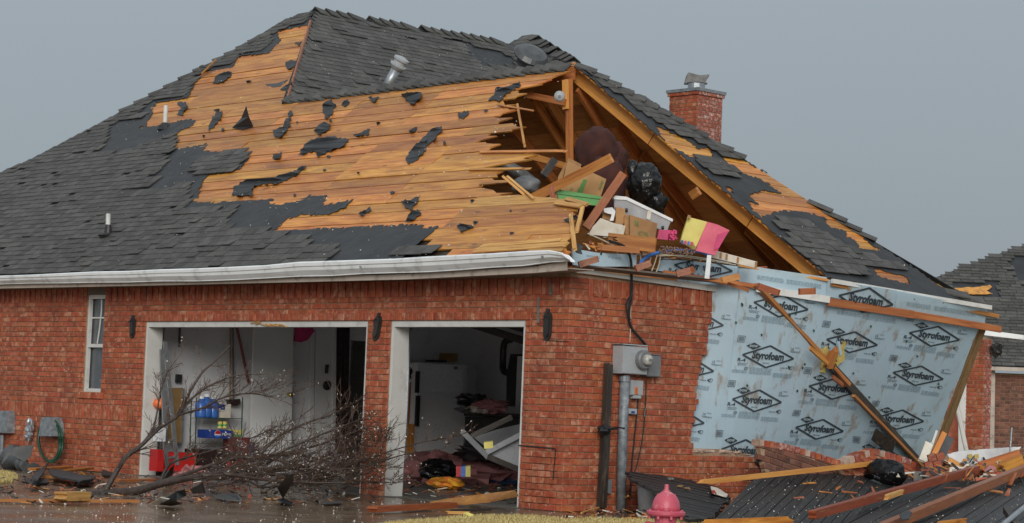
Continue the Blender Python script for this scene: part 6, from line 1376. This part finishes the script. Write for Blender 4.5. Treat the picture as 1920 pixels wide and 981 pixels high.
RQ(QB, (1655, 990), (1950, 868), .09, .10, 'pine_wet', 'lower long red timber running to the right edge', (.03, .03), .10, .14)
RQ(QB, (1660, 933), (1692, 922), .045, .05, 'splinter', 'pale splintered knot on the upper red timber', (.1, .1), .20, .20)
RQ(QA, (1316, 981), (1492, 974), .03, .07, 'deck', 'flat orange board at the bottom edge before the dark slab', (.06, .15), .05, .05)
RQ(QB, (1760, 982), (1812, 976), .03, .05, 'deck', 'short orange board end at the bottom edge on the right', (.03, .06), .05, .05)
RQ(QB, (1886, 955), (1915, 1000), .07, .07, 'char', 'dark weathered post end at the lower right corner', (.03, .03), .15, .05)
b = MB(); b.tube([QB(1880, 985, .12), QB(1935, 940, .2)], .03, 8); tag(b.build('metal_tube', 'galv'), 'silver metal tube at the lower right edge', 'tube')
tag(slab('felt_flap', [(1686, 966), (1700, 958), (1710, 962), (1704, 975), (1690, 976)], lambda x, y: QB(x, y, .22), (0, 0, .01), 'felt', None, 1), 'small black felt flap folded over the lower red timber', 'felt')
tag(slab('carton', [(1332, 915), (1345, 918), (1365, 930), (1362, 933), (1335, 926)], lambda x, y: QC(x, y, .03), (0, 0, .02), 'paper', None, .5), 'small crushed white and red carton on the dark roof piece', 'carton')
b = MB(); b.prism([QC(x, y, .06) for x, y in ((1333, 920), (1340, 920), (1344, 927), (1336, 926))], (0, 0, .004)); tag(b.build('red_wrapper', 'red'), 'red corner wrapper on the crushed white carton', 'wrapper')
for k, (x, y, lab) in enumerate(((1258, 898, 'grey chip of shingle highest on the small dark roof piece'), (1275, 912, 'pale chip in the middle of the small dark roof piece'), (1288, 916, 'pale chip nearest the crushed carton'))):
    b = MB(); b.blob(QC(x, y, .03), .05, .03, .015, seed=k, amp=.5, nu=8, nv=5); tag(b.build('chip', 'mortar_grey' if k == 0 else 'osb'), lab, 'chip')
# broken brick wall pieces
def brickwreck(label, poly, X, ang, n=(1, 0, 0), bm='brick'):
    t = thing('brick_wall_fragment', atx(*poly[0], X), label, 'wall fragment'); ang = math.radians(ang)
    ex = V3((.12, math.cos(ang), math.sin(ang))).normalized(); nn = V3(n).normalized(); nn = (nn-ex*nn.dot(ex)).normalized(); up = nn.cross(ex); up = up if up.z > 0 else -up
    Pp = lambda x, y: hit(x, y, nn, nn.dot(atx(*poly[0], X))); O = Pp(*poly[0]); pts = [((Pp(x, y)-O).dot(ex), (Pp(x, y)-O).dot(up)) for x, y in poly]
    b = MB(); b.prism([Pp(x, y)-nn*.012 for x, y in poly], -nn*.07, 0); core = b.build('mortar_core', 'mortar', t)
    z = min(p[1] for p in pts); j = 0
    while z < max(p[1] for p in pts):
        x = min(p[0] for p in pts)-(.1 if j % 2 else 0)
        while x < max(p[0] for p in pts):
            if inpoly((x+.1, z+.03), pts): brick_add(O+ex*x+up*z+nn*U(0, .006), ex, .2, BH, .075, t, m=bm, n=nn, up=up)
            x += .21
        z += CZ; j += 1
    return t, Pp
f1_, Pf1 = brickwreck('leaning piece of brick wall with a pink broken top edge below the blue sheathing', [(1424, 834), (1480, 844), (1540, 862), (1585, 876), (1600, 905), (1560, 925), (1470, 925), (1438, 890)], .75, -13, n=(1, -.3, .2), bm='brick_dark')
f2_, Pf2 = brickwreck('second broken piece of brick wall right of the first, tilted down to the right', [(1572, 878), (1612, 860), (1640, 850), (1700, 868), (1745, 895), (1730, 925), (1640, 930), (1590, 905)], .95, -17, n=(1, -.3, .3))
for (poly, t, Pp) in (([(1424, 832), (1480, 842), (1540, 860), (1585, 875)], f1_, Pf1), ([(1582, 872), (1612, 858), (1640, 849), (1700, 866), (1745, 892)], f2_, Pf2)):
    for (x0, y0), (x1, y1) in zip(poly, poly[1:]):
        k = max(1, int(math.hypot(x1-x0, y1-y0)/9))
        for q in range(k):
            a = Pp(lerp(x0, x1, q/k), lerp(y0, y1, q/k)); c = Pp(lerp(x0, x1, (q+.85)/k), lerp(y0, y1, (q+.85)/k)); b = MB(); b.bar(a+V3((-.06, 0, .01)), c+V3((-.06, 0, .02)), .15, .075); b.build('broken_brick', ('brick_pale', 'mortar_pale', 'brick')[int(R_()*2.99)], t)
b = MB(); b.blob(atd(1660, 888, 27.6), .26, .2, .17, seed=81, amp=.2, nu=26, nv=14); rb_ = tag(b.build('black_bag', 'plastic_bag', smooth=True), 'round black bag with a white label between the broken brick pieces', 'bag')
b = MB(); b.prism([atd(x, y, 27.38) for x, y in ((1666, 886), (1684, 888), (1688, 895), (1670, 894))], -FWD*.004); lb_ = b.build('label_patch', 'paper', None, origin=tuple(rb_.location)); setpar(lb_, rb_)
b = MB(); b.blob(atd(1450, 868, 27.4), .25, .15, .12, seed=82, amp=.3, nu=20, nv=10); tag(b.build('soot_heap', 'tarpaper'), 'dark soot coloured heap at the foot of the first brick fragment', 'heap')
# flap under the long diagonal plank, and the plank
dgp = thing('diagonal_plank', FO(1418, 533, .2), 'long narrow plank leaning diagonally across the blue sheathing', 'plank')
lumber('plank_upper', FO(1418, 534, .16), FO(1590, 722, .16), .05, .09, 'pine_mid', dgp, up=(1, 0, 0)); lumber('plank_lower', FO(1560, 688, .10), FO(1735, 880, .10), .11, .04, 'char', dgp, up=(1, 0, 0)); lumber('plank_lower', FO(1600, 742, .17), FO(1738, 884, .17), .035, .05, 'pine_mid', dgp, up=(1, 0, 0))
lumber('torn_splinter', FO(1516, 650, .2), FO(1552, 682, .2), .05, .03, 'deck', dgp, up=(1, 0, 0), broken=(.05, .1)); lumber('torn_splinter', FO(1560, 706, .2), FO(1582, 724, .2), .05, .03, 'pine_wet', dgp, up=(1, 0, 0), broken=(.05, .05))
b = MB(); b.prism([FO(x, y, .2) for x, y in ((1641, 804), (1656, 815), (1678, 826), (1672, 848), (1660, 846), (1633, 825))], (.02, 0, 0)); tag(b.build('board_flap', 'char'), 'square brown board flap hanging from the lower half of the diagonal plank', 'board')
# debris pile at the far right
def DB(nm, poly, D, th, m, label, cat, amp=0): return tag(slabd(nm, poly, D, th, m, None, amp), label, cat)
DB('white_sheet', [(1776, 852), (1800, 846), (1915, 838), (1905, 850), (1860, 868), (1790, 872)], 28.6, .03, 'whitepl', 'large white panel lying on the debris heap under the brick column', 'panel', .6)
RT((1776, 866), (1846, 906), 28.2, 28.0, .14, .04, 'pine', 'broad pale plank pointing down to the right in the debris heap')
RT((1836, 874), (1912, 850), 28.1, 28.3, .10, .05, 'pine_mid', 'orange plank lying over the white panel')
RT((1856, 886), (1918, 860), 27.9, 28.1, .12, .05, 'deck', 'broad orange board right of the pink rag')
RT((1742, 870), (1770, 812), 28.4, 28.6, .07, .05, 'deck', 'orange stud standing against the end of the leaning wall', (.02, .02))
RT((1752, 874), (1779, 818), 28.5, 28.7, .15, .03, 'roof_metal', 'grey board standing behind the orange stud')
RT((1735, 868), (1756, 808), 28.3, 28.5, .03, .03, 'white', 'thin white strip standing left of the orange stud', (.0, .0))
RT((1730, 838), (1748, 830), 28.3, 28.4, .02, .02, 'white', 'tiny white crosspiece on the thin strip', (.0, .0))
RT((1728, 866), (1742, 830), 28.2, 28.3, .10, .05, 'paper', 'roll of pale insulation at the foot of the leaning wall end')
bw = MB(); 
bch = thing('brick_chunk', atd(1745, 895, 27.9), 'small chunk of red brickwork standing tilted beside the black bag', 'brick chunk')
for j in range(3):
    for k in range(2): lumber('chunk_brick', atd(1728+k*16+j*6, 888-j*14+k*-2, 27.8), atd(1742+k*16+j*6, 884-j*14+k*-2, 27.8), .085, .08, 'brick', bch, up=-FWD)
DB('block', [(1712, 886), (1728, 885), (1729, 901), (1713, 902)], 27.7, .12, 'mortar_grey', 'grey concrete block beside the brick chunk', 'block')
DB('pink_rag', jag([(1845, 882), (1856, 872), (1868, 876), (1872, 890), (1860, 895), (1850, 892)], 1.5, 4), 27.6, .06, 'insul', 'salmon pink crumpled rag on the debris heap', 'rag')
for k in range(2): DB('orange_light', [(1815+k*12, 853), (1823+k*12, 852), (1824+k*12, 859), (1816+k*12, 860)], 28.5, .04, 'yinsul', ('left', 'right')[k]+' one of two small orange scraps on the white panel', 'scrap')
rr = random.Random(11); dbm = ['pine_mid', 'pine_wet', 'deck', 'char', 'white', 'osb', 'galv', 'splinter']
labs = ['short stained stick', 'dark wet stick', 'orange lath', 'black burnt stick', 'white lath', 'brown fibre strip', 'bent metal strip', 'pale splinter']
for k in range(26):
    x = rr.uniform(1745, 1925); y = rr.uniform(872, 905); a = rr.uniform(-.6, .6); L = rr.uniform(8, 28); m = k % 8
    RT((x-L*math.cos(a), y+L*math.sin(a)), (x+L*math.cos(a), y-L*math.sin(a)), rr.uniform(27.6, 28.6), rr.uniform(27.6, 28.6), rr.uniform(.02, .07), .03, dbm[m], labs[m]+' in the debris heap at the right, '+['lying flat near the white panel', 'under the broad pale plank', 'beside the pink rag', 'near the right edge'][k // 8], nm='scrap_wood')['group'] = 'scraps in the debris heap'
for k in range(3):
    b = MB(); a = atd(1890+k*4, 900, 28.4); b.tube([a, atd(1897+k*1, 802+k*25, 28.4)] if k == 0 else [a, atd(1880+k*20, 865, 28.4)], .012, 6); tag(b.build('metal_rod', 'galv'), ['tall thin metal rod standing at the right edge', 'short metal rod crossing the tall rod', 'lowest metal rod at the right edge'][k], 'rod')

# ================================================================== CHIMNEY
chd = 43.5; ct_ = atd(1308, 168, chd); hx = V3((-1, 0, 0)); 
CH = bpy.data.objects.new('chimney', None); COL.objects.link(CH); CH.location = ct_; setpar(CH, HO)
wl = abs((atd(1259, 172, chd)-ct_).dot(RGT))/abs(RGT.x); wr = abs((atd(1360, 176, chd)-ct_).dot(RGT))/abs(RGT.y); hh = ct_.z
b = MB(); b.box(ct_+V3((-wl+.01, .01, -hh)), (wl-.02, 0, 0), (0, wr-.02, 0), (0, 0, hh), 0); CHc = b.build('chimney_core', 'mortar', CH)
j = 0; z = ct_.z-.09
CHT = []
while z > ct_.z-hh:
    wide = j < 1; o_ = .03 if wide else 0
    x = ct_.x+o_-(.1 if j % 2 else 0)
    x = ct_.x+o_
    first = True
    while x > ct_.x-wl-o_+.03:
        L = .24 if not (first and j % 2) else .12; x0 = max(ct_.x-wl-o_, x-L); brick_add((x0, ct_.y-o_, z), (1, 0, 0), x-x0, BH, .05 if o_ else .03, CHc, n=(0, -1, 0), m='brick'); x = x0-.01; first = False
    y = ct_.y-o_+.031+o_; first = True
    while y < ct_.y+wr+o_-.03:
        L = .24 if not (first and j % 2) else .12; y1 = min(ct_.y+wr+o_, y+L); brick_add((ct_.x+o_, y, z), (0, 1, 0), y1-y, BH, .05 if o_ else .03, CHc, n=(1, 0, 0), m='brick_pale'); y = y1+.01; first = False
    z -= CZ; j += 1
b = MB(); b.box(ct_+V3((-wl-.05, -.05, -.02)), (wl+.10, 0, 0), (0, wr+.10, 0), (0, 0, .06)); b.build('chimney_cap', 'pipe', CH)
fc = ct_+V3((-wl/2, wr/2, .05)); b = MB(); b.lathe(fc, [(.19, 0), (.19, .03), (.17, .04), (.17, .14), (.20, .15)], seg=20); b.build('flue_collar', 'galv', CH, smooth=False)
b = MB(); b.prism([fc+RGT*x+V3((0, 0, z)) for x, z in ((-.23, .15), (.16, .15), (.24, .28), (.25, .33), (.06, .31), (-.16, .37), (-.19, .32))], FWD*.3); b.prism([fc+RGT*x+V3((0, 0, z))-FWD*.03 for x, z in ((-.21, .145), (.22, .145), (.2, .17), (-.22, .17))], FWD*.36); b.build('flue_cap', 'flue_metal', CH)
# ================================================================== ROOF VENTS
b = MB(); a = FR(309, 240, .0); c = FR(309, 240, .0)+V3((0, 0, 0)); top = aty(311, 198, a.y); b.tube([a, top], .038, 10); vp = b.build('vent_pipe', 'white', RF, smooth=False); b = MB(); b.lathe(a, [(.13, -.04), (.10, .04), (.045, .09)], seg=12); b.build('pipe_boot', 'felt', RF)
a = FR(202, 445, .0); top = aty(203, 401, a.y); b = MB(); b.tube([lerp(a, top, .35), top], .036, 10); b.build('vent_pipe', 'white', RF); b = MB(); b.lathe(a, [(.11, -.03), (.06, .07), (.042, .19)], seg=12); b.build('pipe_boot', 'black', RF)
b = MB(); b.blob(a+V3((0, 0, .02)), .13, .13, .035, seed=2, amp=.2); b.build('pipe_flashing', 'felt', RF)
a = MR(722, 168, 0); top = atd(744, 128, (a-CAM).dot(FWD)-.08); b = MB(); b.tube([a-(top-a)*.3, top], .085, 16); fp = b.build('flue_pipe', 'galv', UR, smooth=True)
ax = (top-a).normalized(); b = MB(); b.lathe(top, [(.10, -.02), (.15, .04), (.15, .07), (.11, .08), (.11, .14), (.14, .15), (.14, .19), (.05, .22)], axis=ax, seg=18); b.build('flue_cap', 'meterbox', UR)
a = MR(991, 122, .0); b = MB(); axm = (nM*.9-FWD*.25+V3((0, 0, .1))).normalized(); b.lathe(a-FWD*1.0, [(.22, -.1), (.22, .04), (.33, .07), (.35, .11), (.29, .19), (.15, .23)], axis=axm, seg=24); b.build('turbine_vent', 'roof_metal', UR, smooth=False)
lumber('loose_strip', FR(378, 138, .08), FR(405, 112, .2), .05, .02, 'deck', RF, up=nF); lumber('loose_strip', FR(376, 124, .12), FR(396, 126, .12), .06, .02, 'shingle', RF, up=nF)

# ================================================================== NEIGHBOUR'S HOUSE AND PORCH COLUMN
ND = 47.0; nb_o = atd(1860, 850, ND); nb_o.z = 0
NH = thing('neighbour_house', nb_o, 'neighbouring brown brick house with a dark damaged roof at the right edge', 'house')
hF = V3((FWD.x, FWD.y, 0)).normalized(); hR = V3((-hF.y, hF.x, 0))*-1
if hR.dot(RGT) < 0: hR = -hR
def NP(x, y, back=0): return hit(x, y, hF, hF.dot(atd(1880, 700, ND))+back)
fas = [(1740, 684), (1960, 693)]
wa, wb_ = NP(1740, 694), NP(1990, 702)
b = MB(); z1_ = wa.z; b.box(V3((wa.x, wa.y, -.0))+hF*.012, hR*(wb_-wa).dot(hR), hF*.2, V3((0, 0, z1_)), 0); NW = b.build('house_wall', 'mortar', NH)
x_s = (NP(1866, 750)-wa).dot(hR); x_e = (NP(1985, 750)-wa).dot(hR)
z = 0.02; j = 0
NBR = []
while z < z1_-.07:
    x = x_s-(.1 if j % 2 else 0)
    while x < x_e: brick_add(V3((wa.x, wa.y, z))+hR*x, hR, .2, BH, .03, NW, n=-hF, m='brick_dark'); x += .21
    z += CZ; j += 1
b = MB(); b.prism([NP(*q, -.35) for q in ((1740, 683), (1990, 692), (1990, 699), (1740, 690))], hF*.05); b.build('fascia', 'beige', NH)
b = MB(); b.prism([NP(1740, 690, -.33), NP(1990, 698, -.33), NP(1990, 698, .1), NP(1740, 690, .1)], (0, 0, .02)); b.build('soffit', 'beige', NH)
b = MB(); b.prism([NP(*q, -.02) for q in ((1784, 694), (1816, 695), (1816, 850), (1784, 850))], hF*.02); b.build('garage_door', 'white', NH)
b = MB(); b.prism([NP(*q, -.04) for q in ((1784, 788), (1816, 789), (1816, 793), (1784, 792))], hF*.02); b.build('door_joint', 'beige', NH)
b = MB(); b.prism([NP(*q, -.05) for q in ((1858, 694), (1866, 694), (1864, 850), (1856, 850))], hF*.05); b.build('corner_trim', 'beige', NH)
# roof plane of the neighbour
re = NP(1700, 686, -.40); nN = (V3((0, 0, 1))*1.0-hF*.62).normalized(); dN = nN.dot(re)
def NR(x, y, o=0): return hit(x, y, nN, dN+o)
NPOLY = [(1700, 548), (1755, 520), (1850, 484), (1925, 458), (1990, 440), (1990, 690), (1700, 684)]
b = MB(); b.prism([NR(*p) for p in NPOLY], -nN*.06, 0); NRo = b.build('house_roof', 'felt', NH)
vN = nN.cross(hR); vN = -vN if vN.z < 0 else vN
allsh2 = allsh; allsh = []
def nzone(poly): return poly
O_ = NR(1700, 686)
mbN = MB(); v = 0; row = 0
gap = [(1780, 532), (1865, 528), (1872, 560), (1800, 556)]; gap2 = [(1895, 480), (1930, 478), (1930, 540), (1905, 520)]
while v < 7:
    u = -.2+(row % 2)*.15
    while u < 6:
        L = .3*U(.8, 1.2); c = O_+hR*(u+L/2)+vN*(v+.07); q = proj(c)
        if inpoly(q, NPOLY) and not inpoly(q, gap) and not inpoly(q, gap2):
            lift = U(0, .008); d = [O_+hR*u+vN*v+nN*(.03+lift), O_+hR*(u+L-.01)+vN*v+nN*(.03+lift), O_+hR*(u+L-.01)+vN*(v+.21)+nN*.012, O_+hR*u+vN*(v+.21)+nN*.012]
            mbN.add(d+[d[0]-nN*.02, d[1]-nN*.02], [(0, 1, 2, 3), (0, 4, 5, 1)])
        u += L
    v += .14; row += 1
mbN.build('shingle_courses', 'shingle', NRo, kind='stuff')
for pl in ([(1784, 540), (1830, 538), (1856, 534), (1860, 538), (1850, 545), (1862, 551), (1800, 552)], [(1800, 556), (1812, 556), (1810, 560)]): b = MB(); b.prism([NR(x, y, .03) for x, y in jag(pl, 1.2, 6)], -nN*.01); b.build('bare_deck_patch', 'deck', NRo)
# gutter and column (porch)
GC = atd(1840, 740, 41.5)
def CP(x, y, o=0): return hit(x, y, hF, hF.dot(GC)+o)
b = MB(); b.prism([CP(*q) for q in ((1842, 618), (1960, 634), (1960, 642), (1842, 628))], hF*.12); b.build('gutter', 'gutter', NH)
ca = CP(1843, 740); bw2 = MB(); Lw = abs((CP(1817, 740)-ca).length)/abs(hR.x); Lw2 = abs((CP(1862, 740)-ca).length)/abs(hR.y); ztop = CP(1843, 632).z
CO = bpy.data.objects.new('porch_column', None); COL.objects.link(CO); CO.location = (ca.x, ca.y, 0); setpar(CO, NH)
b = MB(); b.box((ca.x-Lw+.01, ca.y+.01, 0), (Lw-.02, 0, 0), (0, Lw2-.02, 0), (0, 0, ztop), 0); cc = b.build('column_core', 'mortar', CO)
z = .0; j = 0
while z < ztop-.07:
    h1 = .12 if j % 2 else .2
    for (x0, x1) in ((ca.x-Lw, ca.x-h1-.01), (ca.x-h1, ca.x)):
        if x1-x0 > .03: brick_add((x0, ca.y, z), (1, 0, 0), x1-x0, BH, .03, cc, n=(0, -1, 0), m='brick')
    h1 = .2 if j % 2 else .12
    for (y0, y1) in ((ca.y+.031, ca.y+h1), (ca.y+h1+.01, ca.y+Lw2)):
        if y1-y0 > .03: brick_add((ca.x, y0, z), (0, 1, 0), y1-y0, BH, .03, cc, n=(1, 0, 0), m='brick_pale')
    z += CZ; j += 1
b = MB(); p0_ = CP(1782, 700, .8); b.prism([CP(*q, .8) for q in ((1776, 690), (1797, 690), (1797, 850), (1776, 850))], hF*.3); b.build('rear_column', 'brick', NH)
b = MB(); b.tube([CP(1790, 740, .2), CP(1812, 845, .2)], .045, 8); b.build('fallen_downspout', 'white', NH)
b = MB(); b.blob(CP(1868, 656), .13, .08, .13, seed=3, amp=.5, nu=12, nv=8); b.build('wall_lantern', 'black', NH)

# ================================================================== GRASS, FLECKS
gm = MB()
def tuft(p, h): 
    for _ in range(3):
        a = U(0, 6.28); d = V3((math.cos(a), math.sin(a), 0)); q = V3((-d.y, d.x, 0))*U(.004, .008); t = p+d*U(.01, .05)+V3((0, 0, h*U(.5, 1))); gm.add([p-q, p+q, t], [(0, 1, 2)])
cnt = 0
for k in range(60000):
    x, y = U(640, 1960), U(962, 1010)
    lim = interp(x, [(640, 1000), (740, 981), (820, 975), (900, 969), (1000, 969), (1060, 976), (1120, 973), (1200, 977), (1320, 977), (1330, 979), (1500, 981), (1960, 984)])
    if y > lim: p = atz(x, y, 0); tuft(p, .045); cnt += 1
    if cnt > 26000: break
for k in range(2500):
    x, y = U(-40, 34), U(884, 908)
    if ((x+5)/38)**2+((y-896)/11)**2 < 1: tuft(atz(x, y, 0), .05)
o = gm.build('dry_lawn', 'grass'); tag(o, 'strips of short dry tan grass along the edge of the wet driveway', 'grass', kind='stuff')
fb = MB()
for k in range(1500):
    x, y = U(-10, 1070), U(30, 500)
    if inpoly((x, y), OUTF) and x < interp(y, RIGHT): fleck(fb, FR(x, y, .032), U(.005, .015))
for k in range(260):
    x, y = U(540, 1070), U(30, 180)
    if inpoly((x, y), OUTM): fleck(fb, MR(x, y, .035), U(.006, .014))
for k in range(300):
    x, y = U(1080, 1850), U(120, 570)
    if inpoly((x, y), XPOLY): fleck(fb, XR(x, y, .05), U(.006, .014))
tag(fb.build('roof_flecks', 'fleck'), 'pale hail and insulation flecks scattered over the damaged roof', 'flecks', kind='stuff')
fb = MB()
for k in range(1500):
    x, y = U(-10, 1200), U(885, 985); p = atz(x, y, .006)
    if p.y < -.1 or p.x > .1: fleck(fb, p, U(.004, .011)*(1 if R_() < .93 else 1.6))
for k in range(500):
    x, y = U(1320, 1920), U(880, 981)
    fleck(fb, (QA if x < 1620 else QB)(x, y, .03), U(.005, .010))
tag(fb.build('ground_flecks', 'fleck'), 'small pale hail flecks scattered on the wet driveway', 'flecks', kind='stuff')
fb = MB()
for k in range(420):
    x = U(-10, 1070); y = U(530, 960); p = aty(x, y, -.012)
    if 0 < p.z < 2.75 and not (D1[0]-.1 < p.x < D1[1]+.1 and p.z < DH+.1) and not (D2[0] < p.x < D2[1] and p.z < DH+.1) and p.x < 0: fleck(fb, p, U(.004, .010))
fb.build('wall_flecks', 'fleck', HO, kind='stuff')
def shard(b, p, n, L, wd):
    t = V3((U(-1, 1), U(-1, 1), U(-.3, .3))).normalized(); t = (t-n*t.dot(n)).normalized(); q = n.cross(t)*wd; h = n*U(.004, .012)
    a, c = p-t*L/2, p+t*L/2+n*U(0, .04)
    b.add([a-q, a+q, c+q*.6, c-q*.4, a-q+h, a+q+h, c+q*.6+h, c-q*.4+h], [(4, 5, 6, 7), (0, 1, 5, 4), (1, 2, 6, 5), (2, 3, 7, 6), (3, 0, 4, 7), (0, 3, 2, 1)])
LIT = {'pine_wet': MB(), 'deck': MB(), 'felt': MB(), 'brick': MB(), 'paper': MB(), 'char': MB()}
zz = V3((0, 0, 1)); ks = list(LIT)
for k in range(520):
    x = U(-10, 700); y = U(884, 945); p = atz(x, y, .006)
    if p.y < -.15: shard(LIT[ks[int(R_()**1.3*6)] if R_() < .5 else 'char'], p, zz, U(.03, .16), U(.004, .025))
for k in range(260):
    p = V3((U(-9, -.2), U(.4, 6.4), .012)); shard(LIT[ks[int(R_()*6)]], p, zz, U(.04, .2), U(.006, .04))
for k in range(40):
    x = U(1480, 1920); y = U(880, 935); Q_ = QA if x < 1640 else QB; shard(LIT[ks[int(R_()**.8*4)] if R_() < .85 else 'paper'], Q_(x, y, .03), V3((.3, -.3, .9)).normalized(), U(.04, .22), U(.006, .03))
for k in range(170):
    x = U(1740, 1925); y = U(866, 900); shard(LIT[['pine_wet', 'char', 'felt', 'brick', 'deck', 'paper'][int(R_()**1.4*6)]], QB(x, y, U(.02, .14)), V3((.4, -.5, .7)).normalized(), U(.06, .25), U(.006, .03))
for k in range(120):
    x = U(1060, 1330); p = atz(x, U(958, 975), .008); shard(LIT[ks[int(R_()*6)]], p, zz, U(.03, .14), U(.004, .02))
for k in range(60):
    x = U(1100, 1260) if k < 30 else U(1100, 1440); y = 456+(x-1100)*.14+U(0, 9); shard(LIT[['deck', 'pine_wet', 'pine_wet', 'deck', 'paper'][int(R_()*5)]], atx(x, y, -.12), V3((.4, -.5, .7)).normalized(), U(.04, .2), U(.004, .02))
LN = {'pine_wet': 'dark red wood chips', 'deck': 'orange wood chips', 'felt': 'bits of black roofing felt', 'brick': 'crumbs of red brick', 'paper': 'scraps of pale paper and card', 'char': 'dark twigs and bark bits'}
for k_, mb in LIT.items(): tag(mb.build('litter', k_), LN[k_]+' strewn over the ground, the fallen deck and the torn wall top', 'litter', kind='stuff')
brick_emit()
